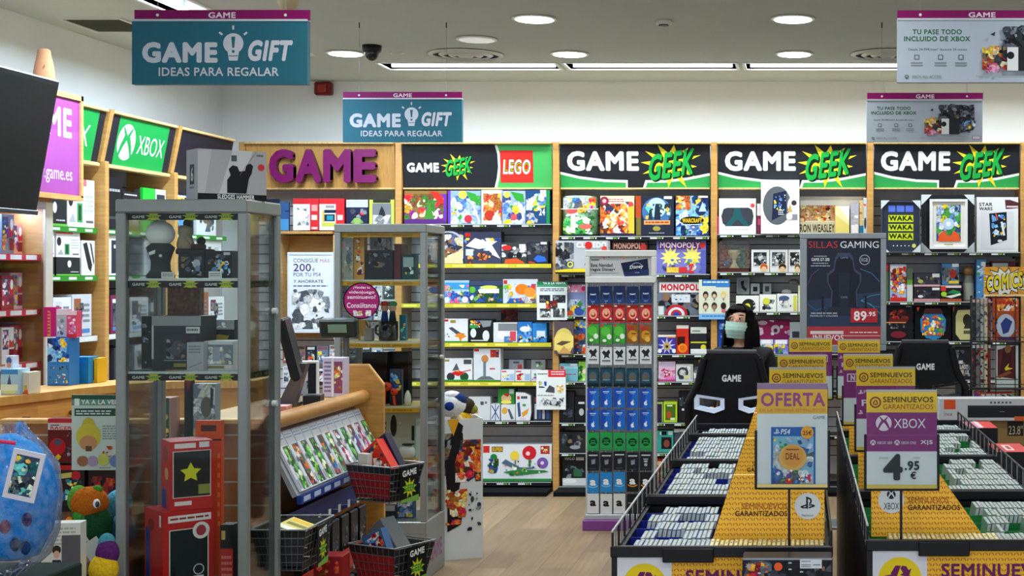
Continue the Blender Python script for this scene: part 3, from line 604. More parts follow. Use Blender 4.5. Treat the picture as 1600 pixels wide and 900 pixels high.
P([(693, 498, 731, 535, 'toy_set_box', 'white set with orange and grey aircraft', 'toy box', 'e2e4e6', 'r .02 .03 .2 .12 c82828;r .28 .06 .5 .18 a88a30;p 484c54 .2 .4 .35 .35 .7 .6 .9 .65 .6 .72;p e88a20 .45 .75 .6 .62 .75 .62 .95 .75 .75 .85 .7 1 .62 .8;k 17 .05 .6 .4 .8 grey 5 .2;r 0 .95 1 1 3a9a3a'),
   (732, 499, 770, 535, 'toy_set_box', 'black set with two white bearded heads', 'toy box', '151e1c', 'k 18 .05 .05 .5 .35 mix 8 .3;r .05 .25 .4 .38 2f9a40;e .2 .6 .12 .2 e0e4e2;e .72 .72 .14 .24 dfe3e4;p 8a9094 .45 .05 .95 .05 .9 .3 .6 .35;r .1 .9 .8 .95 d0d8d0'),
   (771, 504, 808, 535, 'toy_set_box', 'white and grey carton with small pictures', 'toy box', 'dfe2e4', 'r .2 .05 1 .42 80868a;e .35 .65 .2 .2 f4f4f4;r .45 .7 .8 1 4a80c8;r .7 .45 .95 .95 d8485a;k 19 .45 .7 .95 1 mix 6 .2'),
   (783, 484, 809, 504, 'hanging_card', 'dark rust coloured card hanging', 'card', '5a2412', 'k 20 0 0 1 1 horror 8 .3', {'dep': .01, 'D': 11.47}),
   (809, 503, 831, 535, 'toy_bag', 'blue foil toy bag with flags', 'bag', '2a78c8', 'k 21 0 .3 1 1 blue 12 .25;e .5 .35 .35 .14 e8ecf4;p f4f4f8 .7 .1 .9 .3 .8 .5'),
   (832, 505, 854, 535, 'toy_bag', 'smaller blue foil toy bag with white label', 'bag', '2f86d0', 'r .3 .4 .9 .75 dfe8f0;k 22 0 .7 1 1 blue 8 .25')], 'fourth shelf '+L)
P([(693, 560, 738, 596, 'toy_set_box', 'white set with red and green brick bike', 'toy box', 'e4e6e8', 'r .03 .05 .2 .14 a08a38;r .7 .05 .97 .25 4a4e54;p 505860 .3 .55 .45 .2 .55 .5;c .25 .8 .14 30383a;c .72 .8 .15 20502c;p d02828 .25 .65 .5 .5 .75 .65 .5 .78;p f0b828 .4 .55 .5 .5 .55 .6;r 0 .93 1 1 3f9a3a;l .6 .6 .95 .5 .03 c83030'),
   (740, 544, 782, 596, 'toy_set_box', 'tall white set with slim robot on stand', 'toy box', 'dde1e6', 'r .02 .02 .2 .1 c83030;r .62 .05 .95 .28 b83028;k 23 .65 .07 .93 .27 fire 5 .3;e .42 .32 .13 .12 d08848;r .36 .4 .46 .85 70808e;p 68707a .1 .95 .3 .85 .6 .85 .8 .95;r .6 .6 .8 .64 c84040;r 0 .96 1 1 3f9a3a'),
   (783, 578, 804, 596, 'toy_set_box', 'small white set, closest to the tall robot box', 'toy box', 'e2e6ea', 'r .05 .08 .4 .2 c84040;k 24 .1 .4 .6 .9 blue 6 .3;r .62 .35 .95 .9 a8c4e8'),
   (805, 578, 829, 596, 'toy_set_box', 'small white set with red cap figure', 'toy box', 'e2e6ea', 'r .05 .08 .4 .2 c84040;k 25 .1 .3 .6 .9 red 6 .3;r .62 .35 .95 .9 a0bce0'),
   (795, 562, 818, 577, 'toy_set_box', 'grey small set standing behind the small white ones', 'toy box', 'a8acb0', 'r .3 .2 .7 .4 585c60;r .6 .5 .9 1 c84848', {'D': 11.47}),
   (830, 562, 852, 577, 'toy_set_box', 'grey small set with green bricks, standing behind', 'toy box', 'a4a8ac', 'r .3 .2 .7 .4 585c60;k 26 .2 .4 .8 1 green 5 .3', {'D': 11.47}),
   (830, 578, 843, 596, 'toy_set_box', 'narrow white set half behind the white notice', 'toy box', 'e2e6ea', 'k 27 .1 .3 .9 .9 mix 6 .3')], 'fifth shelf '+L)
P([(732, 620, 766, 657, 'toy_set_box', 'white set with small grey buildings', 'toy box', 'd4d8da', 'r .55 .2 .7 .35 505458;r .75 .2 .85 .3 707478;k 28 0 .6 .6 1 warm 8 .25'),
   (767, 631, 781, 657, 'toy_set_box', 'narrow white box with blue lattice print', 'toy box', 'd8dde4', 'l .1 .1 .9 .9 .1 2a4888;l .9 .1 .1 .9 .1 2a4888;l .5 0 .5 1 .08 2a4888'),
   (778, 607, 804, 631, 'toy_set_box', 'green topped box with round portrait', 'toy box', '2f8a3a', 'r .68 .05 .95 .35 c8d0c8;e .5 .65 .3 .3 e8c090;p c83020 .3 .4 .5 .3 .7 .4 .6 .55;e .5 .9 .32 .12 f0e060', {'D': 11.36}),
   (783, 632, 805, 657, 'toy_set_box', 'white box with yellow and steel figures', 'toy box', 'dfe3e6', 'e .25 .4 .2 .22 d8a840;p 586068 .45 .3 .6 .28 .9 .9 .7 .95'),
   (833, 620, 862, 657, 'toy_set_box', 'dark box with white and blue stripes', 'toy box', '343a4a', 'r .08 .3 .2 .95 c8ccd4;r .3 .4 .42 .95 3a5a9a;r .5 .3 .62 .95 c8ccd4;r .72 .4 .84 .95 3a5a9a;r .1 .02 .5 .22 b83030')], 'sixth shelf '+L)
mb = MB(); D = 11.32; pts = [(806, 613), (820, 614), (829, 619), (830, 645), (828, 657), (806, 657)]
mb.prism([at(x, y, D) for x, y in pts][::-1], (0, .1, 0), 'dfe2e4', 'print'); c = front(mb, 806, 613, 830, 657, D); c.run('r 808 619 812 624 c83030;r 814 619 824 623 505458;p 3a5080 808 630 812 628 814 650 810 652;e 819 633 3 2 3f9a40;p e0a030 815 645 826 638 824 646 817 652;e 817 654 5 1.5 d8c8e0')
tag(mb.build('toy_set_box'), 'white round-topped case set, sixth shelf below the red square logo', 'toy box')
P([(722, 696, 752, 752, 'toy_set_box', 'yellow set with blue and red pictures', 'toy box', 'f0c020', 'r .45 .05 1 .55 5aa0e0;c .75 .25 .12 f0e890;k 30 .5 .3 .95 .55 blue 5 .3;r .45 .6 .98 .95 d84028;e .7 .8 .2 .12 f0c838;p e8ecec 0 .2 .4 .05 .4 .4;k 31 0 .3 .42 .9 jungle 10 .3'),
   (753, 695, 862, 752, 'toy_set_box', 'wide white set with red and purple mushroom trees', 'toy box', 'e2e5e8', 'r .02 .03 .11 .22 d02828;r .14 .05 .3 .2 7a6030;t SUPER .15 .07 .29 .18 f0c030;r .84 .03 .97 .25 b02828;k 32 .85 .05 .96 .24 warm 5 .3;c .68 .22 .1 d0202c;c .66 .24 .03 f0d8d8;e .47 .3 .065 .13 f0d040;c .87 .5 .08 7858a8;c .865 .5 .025 e8d8f0;e .17 .35 .05 .1 208040;r .1 .5 .18 .75 5a3820;k 33 .08 .38 .24 .78 jungle 10 .3;p 506880 .28 .5 .34 .4 .55 .62 .75 .62 .74 .66 .5 .68;p 2f8040 .3 .75 .5 .68 .9 .7 .96 .74 .5 .85;k 34 .28 .42 .9 .85 jungle 16 .1;r .47 .42 .49 .6 687078;r .67 .4 .7 .6 2f7a3a;r 0 .93 1 1 2f8a40')], 'bottom shelf '+L, dep=.16)
# notices hung on the shelf edges
def notice(x0, y0, x1, y1, label, art, D=11.301, col='e8eeec', name='price_notice'):
    mb = MB(); mb.box(wx(x0, D), wx(x1, D), D, D+.006, wz(y1, D), wz(y0, D), col); front(mb, x0, y0, x1, y1, D, px=False).run(art)
    return tag(mb.build(name), label, 'notice')
notice(839, 440, 886, 500, 'white notice with green heading hung beside the orange brick creature box', 'r 0 0 1 .08 1f7a50;r 0 .08 1 .14 4a9a78;t YA_A_LA_VENTA .2 .015 .95 .07 eef4f0;w .1 .17 .9 .26 2 3a5a70;r .08 .35 .44 .55 24262e;r .52 .35 .95 .55 24262e;k 41 .1 .37 .42 .53 dark 8;k 42 .54 .37 .93 .53 dark 8;r .3 .5 .68 .7 30343a;k 43 .3 .5 .68 .7 red 8;r .1 .7 .45 .92 3a3e38;r .54 .7 .92 .92 3a3e38;k 44 .1 .7 .45 .92 grey 8;k 45 .54 .7 .92 .92 grey 8')
notice(838, 578, 884, 640, 'white notice with red bubble hung beside the slim robot set', 'w .05 .08 .4 .13 1 404448;r .4 -.03 1.02 .18 d83040;w .5 .02 .95 .14 2 f4d8d8;k 46 .08 .28 .35 .45 blue 7;p 484c50 .3 .55 .45 .38 .62 .45 .62 .58;k 47 .68 .38 .92 .58 warm 8;w .05 .62 .6 .66 1 8a8e92;k 48 .08 .7 .45 .9 grey 12 .2;k 49 .45 .7 .95 .92 dark 12 .2;e .6 .8 .1 .08 c8ccd0')
notice(1092, 437, 1140, 499, 'pale notice with six cartoon heads hung behind the woman', 'r .1 0 1 .16 2f78c0;w .15 .03 .95 .1 1 e8f0f8;r .55 .11 1 .19 3a80c8;r 0 .86 1 1 7ab4e8;w .1 .89 .85 .95 1 3a70b8;e .22 .38 .09 .09 2c2a28;e .5 .38 .09 .09 3a3430;e .8 .38 .09 .09 d8c878;e .22 .66 .09 .09 40382c;e .5 .66 .09 .09 3a342a;e .8 .66 .09 .09 282020;e .22 .41 .06 .05 c89878;e .5 .41 .06 .05 e0b898;e .8 .42 .06 .05 e8c8a8;e .22 .69 .06 .05 e0c0a0;e .5 .69 .06 .05 a87858;r .2 .46 .24 .52 606468;r .48 .46 .52 .52 707478;r .78 .46 .82 .52 808488;r .2 .74 .24 .8 707478;r .48 .74 .52 .8 606468;r .74 .74 .86 .82 d06070', col='d8dcc8')
L = 'behind the gift card stand'
mb = MB(); x, D = wx(907, 11.47), 11.47; R = wx(934.3, D)-x
mb.lathe((x, D, wz(368, D)), [(R*.98, 0), (R, .01), (R, .31), (R*.9, .318)], '8aa88c', 'art', 24, ['6a9870', '8ab890', 'c0c8c4', '9aa09a'])
c = front(mb, 876, 306, 935, 368, D-R-.001); c.run('k 50 880 309 931 338 white 12 .3;k 51 880 338 931 366 green 16 .3;r 892 330 899 364 dfe4e0;e 893 330 9 4 e05050;e 915 354 10 4 f06058;r 876 326 935 327 f4f8f4')
tag(mb.build('game_tub'), 'big green and grey round tub game, top shelf '+L, 'board game')
P([(938, 306, 991, 368, 'board_game', 'white and orange board game with racing crowd', 'board game', 'ead8b0', 'k 52 0 .15 1 1 fire 24 .22;r .2 .05 .72 .2 f0e0d4;w .24 .07 .7 .17 2 c04030;c .12 .13 .13 8a2848;c .12 .13 .06 e8b0b0;c .9 .22 .08 e04848;k 53 .1 .3 .8 .95 red 14 .16;p f0c040 .8 .3 1 .25 1 1 .85 1;r 0 .95 1 1 30284a'),
   (993, 306, 1053, 368, 'board_game', 'dark game with glowing blue crowd and orange strip', 'board game', '242a3c', 'r 0 0 .14 .55 b84820;r .02 .55 .14 1 7a7030;e .55 .4 .38 .36 3f70a8;e .55 .3 .25 .25 b8d8e0;k 54 .25 .2 .9 .6 teal 12 .2;p 1c2c40 .48 .6 .52 .2 .62 .2 .66 .6;p 203848 .33 .6 .36 .35 .42 .35 .45 .6;r .22 .62 .9 .73 e8a060;w .26 .64 .86 .71 1 a84020;e .55 .83 .1 .06 a89a40;w .35 .92 .75 .97 1 98a0a8;r .74 .01 .95 .08 e8eaec'),
   (1056, 306, 1107, 368, 'board_game', 'blue fantasy board game with gold lettering', 'board game', '22447c', 'k 55 0 0 1 1 blue 24 .28;k 56 0 0 .45 .35 warm 10 .3;e .5 .62 .36 .1 20180c;t WARCRAFT .2 .57 .8 .68 f0c020 .04;r .2 .72 .8 .74 c8e0f0;k 57 .3 .76 .7 1 snow 10 .3;p b8d0e8 .82 .15 .95 .4 .7 .4;r .7 .0 .98 .05 e0e4e8')], 'top shelf '+L)
P([(868, 376, 950, 428, 'board_game', 'grey board game with green tree and yellow band', 'board game', 'b8bcc4', 'k 58 0 .05 .35 .9 dark 20 .25;t CL .4 .04 .56 .22 f4f4f4 .05;c .63 .14 .07 d02828;t EDO .71 .04 .97 .22 f4f4f4 .05;c .93 .24 .05 e04040;p 2f8a50 .55 .75 .62 .35 .7 .75;o .28 .72 .035 .055 e8e858;p f0d020 0 1 0 .9 .2 .86 .6 .84 1 .9 1 1;r 0 .95 1 1 18181a', {'D': 11.19, 'dep': .125}),
   (956, 376, 1012, 428, 'board_game', 'brown property game half hidden by the stand header', 'board game', '3a2018', 'r .02 .04 .95 .3 5a241c;t MONOPOLY .05 .07 .92 .25 e0b8a8;c .88 .2 .09 d03838;k 59 0 .3 1 1 dark 12 .3'),
   (1026, 376, 1103, 428, 'board_game', 'violet property board game with two spiky yellow heads', 'board game', '7a78c8', 'r .04 .02 .9 .26 6a2a78;t MONOPOLY .07 .05 .88 .22 f4e8f4;c .93 .14 .06 e03838;s .28 .5 .22 .12 11 f0e878;s .72 .48 .22 .12 11 f0e070;k 60 .1 .55 .9 .95 snow 16 .2;r .2 .8 .45 .97 e8b020;t BALL .22 .82 .44 .96 f4e060;r .46 .8 .62 .97 d83030;t Z .64 .7 .76 .98 e03030 .06;r .9 .3 1 1 5a60b8')], 'second shelf '+L)
P([(884, 457, 914, 493, 'board_game', 'blue box with rocket and planet', 'board game', '8898c8', 'k 61 0 .3 1 1 snow 10 .3;p 3f8a40 .6 .5 .9 .45 .8 .65;e .2 .9 .2 .12 e06030;e .7 .85 .25 .15 3050a0'),
   (884, 445, 914, 457, 'board_game', 'pink box laid on the rocket box', 'board game', 'd8a0b8', 'k 62 0 0 1 1 pink 8 .4'),
   (1028, 440, 1100, 493, 'board_game', 'grey property board game with red-white shield', 'board game', '6a7484', 'r .03 .02 1.0 .32 f0f0f2;t MONOPOLY .07 .07 1.0 .27 d82838 .05;k 63 0 .33 1 1 dark 20 .2;r .3 .38 .7 .62 d8dce4;k 64 .32 .4 .68 .6 blue 8 .2;e .4 .98 .24 .3 c02838;e .4 .98 .18 .22 dfe3e8;e .4 .98 .12 .15 c02838;e .4 .98 .07 .08 2848a8;e .18 .45 .08 .13 8a6a54;e .9 .5 .08 .13 b8a090;r 0 .72 .14 1 a8acb4;r .02 .74 .12 .98 d8dce0')], 'third shelf '+L)
P([(866, 502.5, 896, 553, 'book', 'art book with yellow sand dune', 'book', '5a4c54', 'e .5 .62 .5 .42 d8c468;p e8d070 0 .5 .4 .3 1 .45 1 .8 0 .9;p 5a4a3a .1 .7 .4 .6 .9 .62 .4 .75;p c89858 .2 1 .5 .75 .9 1', {'dep': .05, 'D': 11.275}),
   (897, 500, 916, 553, 'book', 'blue and brown book half behind the stand', 'book', '3a5888', 'k 65 0 0 1 .35 blue 8 .3;k 66 0 .4 1 1 fire 12 .3', {'dep': .04}),
   (1028, 523, 1056, 553, 'toy_figure_box', 'purple box with starry gold figure', 'toy box', '3a3a98', 'r 0 0 1 .12 f0e8d0;r .5 .1 1 .16 e08030;s .5 .6 .5 .2 9 c8c0e8;e .5 .6 .18 .22 b8a060;c .5 .62 .08 30281c;c .1 .85 .12 f0f0f0;c .9 .85 .12 f0f0f0'),
   (1057, 508, 1076, 553, 'toy_figure_box', 'tall red box with orange disc', 'toy box', 'd8301c', 'r 0 0 1 .12 f0e8e0;r .05 .4 .7 .7 38100c;c .5 .8 .38 f09020;c .5 .8 .24 e86818'),
   (1079, 511, 1104, 553, 'toy_figure_box', 'black and white figure box with yellow band', 'toy box', '24262e', 'r 0 0 1 .24 e4e6e2;r .1 .12 .6 .18 80a080;r 0 .55 1 .6 d8d820;c .8 .76 .17 d8d030;r 0 .82 1 1 e8eaec')], 'fourth shelf '+L)
P([(874, 568, 903, 596, 'board_game', 'pale blue box', 'board game', '78b8c8', 'r 0 .15 1 .3 a8d8e0;e .15 .25 .1 .1 c05050;w .2 .55 .9 .68 1 b04868;r .6 .02 .95 .12 e8f0f0'),
   (904, 565, 917, 596, 'board_game', 'lime green narrow box', 'board game', '8ac848', 'k 67 0 .2 1 1 green 8 .3;e .7 .5 .25 .12 f0d8c0'),
   (1029, 565, 1055, 596, 'toy_figure_box', 'pink box with heart swirls', 'toy box', 'e8c0dc', 'k 68 0 .35 1 .9 pink 12 .28;r 0 .9 1 1 c84888;r .1 .05 .9 .25 c8c4dc'),
   (1056, 569, 1083, 596, 'toy_figure_box', 'white box with dark curled figure', 'toy box', 'dfe3e2', 'k 69 .1 .15 .9 .9 grey 8 .28;o .4 .5 .2 .32 30363a;r .85 .1 .97 .9 b8bcbc;e .6 .75 .15 .12 d8d890'),
   (1084, 561, 1108, 596, 'toy_figure_box', 'dark box with yellow and grey bits', 'toy box', '2a2c28', 'k 70 0 .35 .8 1 grey 10 .3;p d8c020 .3 .05 .8 .0 .9 .2 .4 .3')], 'fifth shelf '+L)
P([(874, 612, 897, 660, 'figure_box', 'black figure box closest to the wooden post', 'toy box', '1c1e22', 'k 71 .1 .4 .9 .9 dark 8 .3'),
   (898, 620, 917, 660, 'figure_box', 'black box with small white helmet', 'toy box', '15171b', 'r .3 .2 .8 .28 e0e4e8;e .55 .6 .2 .14 b8bcb8'),
   (1024, 628, 1036, 660, 'figure_box', 'narrow clear-edged purple box', 'toy box', '2c2440', 'r 0 0 1 .1 98b858;r .85 0 1 1 98b858'),
   (1037, 628, 1058, 660, 'figure_box', 'lime framed window box with bottle inside', 'toy box', 'b8d830', 'r .12 .12 .88 .9 3a5a18;r .12 .12 .88 .9 4a6a1a;e .4 .65 .18 .18 b05020;r .25 .15 .65 .22 e8f0d8;r .5 .78 .85 .9 d8e8b8'),
   (1060, 612, 1078, 660, 'figure_box', 'dark box beside the lime framed one', 'toy box', '1c1c20', 'r .3 .55 .9 .62 d0d4d4;k 72 .1 .1 .8 .5 dark 6')], 'sixth shelf '+L)
P([(874, 675, 915, 707, 'figure_box', 'smoky dark clear-fronted box', 'toy box', '26282c', 'k 73 .1 .1 .9 .9 dark 10 .3;e .6 .75 .2 .1 98a0a4'),
   (1026, 673, 1052, 707, 'figure_box', 'teal window box', 'toy box', '3aa89c', 'r .28 .3 .9 .85 1c1a1e;e .6 .6 .18 .18 8a4a34;r .3 .02 .6 .2 101418;r .2 .05 .28 .2 e8f8f0;r .7 .02 .95 .2 c8dcd8'),
   (1053, 670, 1076, 707, 'figure_box', 'grey box with round black speaker', 'toy box', '3a3e44', 'r 0 0 1 .15 c8ccd0;e .5 .4 .45 .28 4a5058')], 'seventh shelf '+L)
P([(879, 712, 917, 759, 'game_console_box', 'black boxed set with green item', 'toy box', '16181a', 'r .15 .04 .9 .16 282c2c;t HALO .1 .05 .5 .14 d8dcdc;r .55 .05 .88 .15 dfe3e0;k 74 .1 .3 .9 .75 dark 8;r .45 .45 .8 .7 2f6a48;r 0 .75 1 1 d8dcd8;e .3 .85 .28 .08 f0f2f0'),
   (1024, 716, 1046, 759, 'figure_box', 'red and green box behind the wire rack', 'toy box', 'c83820', 'k 75 0 .1 1 .8 warm 10 .3;r .5 .02 .95 .2 e8e8e4;e .7 .5 .2 .14 58b038;r 0 .6 1 .66 e0a030')], 'bottom shelf '+L)
L = 'behind the woman'
P([(1123.5, 310, 1181, 366, 'game_accessory_box', 'white box with dark oval picture', 'box', 'f2f2f4', 'p 3a3e48 .12 .3 .22 .26 .8 .26 .9 .32 .94 .5 .9 .72 .8 .78 .2 .78 .1 .7 .06 .5;p 1f5a60 .42 .28 .58 .28 .62 .5 .85 .78 .7 .78 .5 .58 .3 .78 .15 .78 .38 .5;c .91 .2 .06 e04850;w .2 .86 .8 .9 1 c8ccd0'),
   (1121.2, 338, 1123, 366, 'card_pack', 'thin magenta pack beside the white oval-picture box', 'box', 'd83078', '', {'dep': .05}),
   (1183, 318, 1189, 366, 'card_pack', 'thin maroon and white pack between two white boxes', 'box', '7a2848', 'r 0 0 1 .4 e8e0e0;r .2 .5 .8 .7 c84868', {'dep': .05}),
   (1189, 281, 1249, 365.2, 'game_accessory_box', 'tall white box with dark round picture', 'box', 'f2f3f4', 'e .42 .48 .37 .36 5a6068;p 1c2444 .32 .26 .66 .2 .66 .62 .28 .76;k 76 .34 .28 .64 .6 blue 14 .14;w .45 .55 .6 .66 3 d8e0e8;e .84 .48 .15 .17 f4f4f4;e .86 .43 .07 .05 3a3030;p c8a058 .68 .6 .76 .45 .82 .6;r .66 .64 .95 .74 888c94;e .74 .68 .08 .07 e8e0d8', {'D': 11.25, 'dep': .09}),
   (1250, 307, 1352, 365, 'game_accessory_box', 'long cream box with earthy plaque pictures', 'box', 'efeee8', 'a 0 .24 .55 .66 c89868;k 77 0 .24 .55 .7 warm 16 .2;k 78 .1 .3 .5 .6 horror 6 .12;r 0 .68 .55 1 d8cca8;t RON_WEASLEY .0 .75 .53 .97 3a3428 .03', {'dep': .08, 'D': 11.46}),
   (1305, 322, 1327, 366, 'candle_box', 'yellow and white slanted candle box', 'box', 'efe0a8', 'p f8f4e8 .2 0 1 0 1 .5;p e0cc70 0 .3 1 .7 1 1 0 1', {'dep': .11}),
   (1329, 318, 1342, 366, 'figure_box', 'slim lilac picture box', 'box', 'b0acb8', 'k 79 .1 .1 .9 1 para 10 .3;r .1 .7 .9 1 e8e0d8'),
   (1343, 313, 1349, 366, 'figure_box', 'slim tan box with teal foot', 'box', 'd0b078', 'r 0 .75 1 1 1f6a90;k 80 0 0 1 .7 warm 6 .3'),
   (1349.3, 309, 1354.4, 366, 'figure_box', 'slim grey box with red dot at the post', 'box', 'c8ccd0', 'c .4 .2 .35 e04040;e .5 .7 .35 .16 3a3e44')], 'top shelf '+L)
r = tag(E('display_dome', at(1147, 425, 11.42)), 'clear dome over a golden trophy figure, second shelf '+L, 'ornament')
x, z = wx(1147, 11.42), wz(425, 11.42)
b = MB(); b.box(x-.125, x+.125, 11.36, 11.5, z, z+.03, '6a2c24', 'plastic', .006); b.box(x-.12, x+.12, 11.48, 11.495, z+.03, z+.2, 'b85a38', 'art'); b.box(x-.03, x+.1, 11.474, 11.479, z+.03, z+.2, '3f7a58', 'art'); b.build('base', r)
b = MB(); b.lathe((x, 11.43, z+.03), [(.05, 0), (.03, .02), (.012, .05), (.02, .08), (.05, .12), (.055, .15), (.045, .15)], 'f0e0a8', 'gloss'); b.ball((x-.06, 11.43, z+.07), .025, '3a5a90', 'plastic'); b.build('trophy', r)
b = MB(); b.prism([(x-.13, 11.35, z+.03), (x+.13, 11.35, z+.03), (x+.13, 11.35, z+.22), (x+.1, 11.35, z+.255), (x-.1, 11.35, z+.255), (x-.13, 11.35, z+.22)], (0, .15, 0), 'fff', 'clear'); b.build('clear_cover', r)
for i, (a, e, hc, d) in enumerate(((1174, 1202, 'd05a30', 'orange haired'), (1203, 1231, '2a221c', 'black haired'), (1232, 1252, '6a5a4a', 'brown haired'))):
    prod(a, 390, e, 425, 'vinyl_figure_box', 'white window box with %s figure badge, second shelf %s' % (d, L), 'toy box', 'eef0f0', 'r .12 .12 .85 .72 24282c;k %d .14 .14 .83 .7 grey 12 .2;e .7 .82 .24 .2 f0d890;e .7 .78 .2 .15 %s;e .7 .86 .14 .1 f0c8a8;r .1 .72 .4 .76 c8ccd0' % (81+i, hc), group='white window boxes with figure badges')
P([(1151, 433, 1171, 460, 'framed_mug_box', 'grey frame with dark sock shape', 'box', 'b4bac0', 'r .1 .1 .9 .9 98a0a8;p 24282e .3 .25 .6 .2 .55 .5 .8 .7 .7 .85 .4 .65', {'D': 11.47}),
   (1173, 443, 1187, 460, 'framed_mug_box', 'small white frame with black square', 'box', 'd4d8d8', 'r .25 .3 .75 .75 282c30', {'D': 11.47}),
   (1192, 443, 1205, 460, 'framed_mug_box', 'small grey frame with dark motif', 'box', 'c0c4c6', 'r .25 .25 .75 .75 50545a', {'D': 11.47}),
   (1150, 462, 1186, 487, 'mug_box', 'white box with black and lime disc', 'box', 'ecefea', 'e .55 .62 .3 .42 20221e;e .5 .68 .12 .2 e0e030;k 85 .75 .4 .95 .8 grey 4'),
   (1187, 460, 1213, 487, 'mug_box', 'white box with black and yellow scribble', 'box', 'eceee8', 'k 86 .15 .3 .9 .9 dark 8 .25;e .4 .4 .22 .2 d8d848'),
   (1214, 459, 1246, 487, 'mug_box', 'white box with yellow edge and grey picture', 'box', 'e8eae8', 'k 87 .1 .15 .7 .8 grey 10 .25;r .8 .1 .95 .95 d0d040;e .35 .25 .25 .14 4a5880'),
   (1247, 446, 1258, 487, 'mug_box', 'yellowish narrow box beside the poster frame', 'box', 'd8dcb0', '')], 'third shelf '+L)
for i, (px, py, s) in enumerate(((1229, 456, .03), (1240, 440, .035))):
    mb = MB(); mb.ball(at(px, py, 11.5), (.045, .03, .028 if i == 0 else .02), 'd8dcd8' if i == 0 else '9aa0a0', 'plastic', 14, 8); mb.cyl(at(px, py, 11.5), at(px, py, 11.615), .006, col='888', m='metal')
    tag(mb.build('hanging_keyring'), ('white oval keyring hanging, third shelf ', 'small grey keyring hanging high, third shelf ')[i]+L, 'keyring')
P([(1122, 500, 1136, 553, 'gift_bag', 'blue bag with small picture beside the wooden post', 'bag', '1f4aa8', 'e .75 .75 .3 .12 e0b8a0;k 88 0 .1 1 .6 blue 4'),
   (1181, 500, 1234, 530, 'pencil_case', 'magenta pouch with pale round eye', 'bag', 'a0245c', 'k 89 0 0 1 1 pink 4 .2;e .58 .5 .13 .24 d8c0c8;e .58 .55 .06 .11 50284a;e .2 .15 .14 .12 d8c8cc', {'D': 11.42}),
   (1188, 531, 1208, 553, 'sock_pack', 'white and violet sock pack, nearer the woman', 'clothing', 'd8d4f0', 'r .1 0 .8 .25 f4f4f8;k 90 0 .3 1 1 snow 8;r .3 .5 .6 .95 6a50b0'),
   (1209, 531, 1232, 553, 'sock_pack', 'violet and white sock pack, nearer the poster frame', 'clothing', '8878c8', 'r .1 0 .9 .3 f0f0f8;k 91 0 .3 1 1 snow 8;r .1 .5 .3 .95 50409a'),
   (1234, 503, 1253, 553, 'figure_box', 'grey box with dark strip', 'box', '98a0a4', 'r .2 .3 .8 .5 2c3038;r .3 .6 .6 .9 484c54')], 'fourth shelf '+L)
L = 'behind the empty gaming chair'
def framed(x0, y0, x1, y1, label, frame, matc, bw, art, D=11.33, corners=None, black=0):
    r = tag(E('framed_print', at((x0+x1)/2, y1, D+.02)), label, 'picture'); b = MB()
    for q in ((x0, y0, x1, y0+bw), (x0, y1-bw, x1, y1), (x0, y0+bw, x0+bw, y1-bw), (x1-bw, y0+bw, x1, y1-bw)): b.box(wx(q[0], D), wx(q[2], D), D, D+.03, wz(q[3], D), wz(q[1], D), frame, 'plastic')
    b.build('frame', r); b = MB(); b.box(wx(x0+bw, D), wx(x1-bw, D), D+.012, D+.028, wz(y1-bw, D), wz(y0+bw, D), matc)
    c = front(b, x0+bw, y0+bw, x1-bw, y1-bw, D+.012); c.run(art); b.build('print', r)
    if corners:
        for i, (cx, cy, sx, sy) in enumerate(((x0, y0, 1, 1), (x1, y0, -1, 1), (x0, y1, 1, -1), (x1, y1, -1, -1))):
            b = MB(); w = corners; b.prism([at(cx-sx*.5, cy-sy*(sy > 0), D-.003), at(cx+sx*w, cy-sy*(sy > 0), D-.003), at(cx-sx*.5, cy+sy*w, D-.003)][::sx*sy], (0, .003, 0), 'd4dce0', 'plastic'); b.build('corner_guard', r)
    return r
framed(1377, 314, 1438, 394, 'dark framed print reading waka three times, top shelf '+L, '3a4256', '2f3648', 2, 'r 1388 321 1399 331 5a78e0;r 1401 321 1413 331 5a78e0;r 1415 321 1427 331 5a78e0;'+''.join('r 1388 %d 1427 %d c8d820;t WAKA 1389 %d 1426 %d 26300c .05;' % (y, y+11, y+1.5, y+9.5) for y in (336, 350, 364))+'c 1396 384 1 d8e0d0;c 1402 384 1 d8e0d0;c 1408 384 1 d8e0d0;c 1414 384 1 d8e0d0;c 1420 384 1 d8e0d0;c 1428 384 3.2 d8d870', D=11.27, corners=13)
framed(1440, 305, 1522, 394, 'black framed print with pale guards at its corners, top shelf '+L, '181a1f', '20232a', 8, '', D=11.33, corners=16)
framed(1453, 311, 1512, 389, 'white framed bright blue and orange print, top shelf '+L, 'e9eaec', 'eceae0', 4, 'r 1463 320 1501 377 3a4a9a;k 92 1463 320 1501 377 snow 30 .22;c 1482 350 9 b8d8f0;c 1482 350 4 f4f8ff;p e85a28 1465 377 1467 366 1476 360 1480 368 1486 368 1490 360 1498 366 1501 377;r 1475 381 1489 383 a8a080', D=11.27)
P([(1526, 308, 1591, 394, 'game_accessory_box', 'white box with slanted dark lamp picture', 'box', 'eff0f2', 't STAR .06 .1 .38 .165 1c1c20 .03;t WARS .06 .18 .38 .245 1c1c20 .03;p 5a2c34 .68 .05 .8 .05 1 .1 1 .2 .7 .22;r .72 .16 1 .19 e8d8d8;p e0e3e8 .1 .26 .9 .26 .9 .95 .1 .95;p 181c26 .3 .3 .72 .27 .73 .78 .34 .88;k 93 .36 .32 .7 .72 blue 16 .16;l .46 .3 .5 .42 .03 e05838;l .6 .45 .66 .7 .05 e8f0f4;e .56 .8 .06 .025 e0e4e8')], 'top shelf '+L)
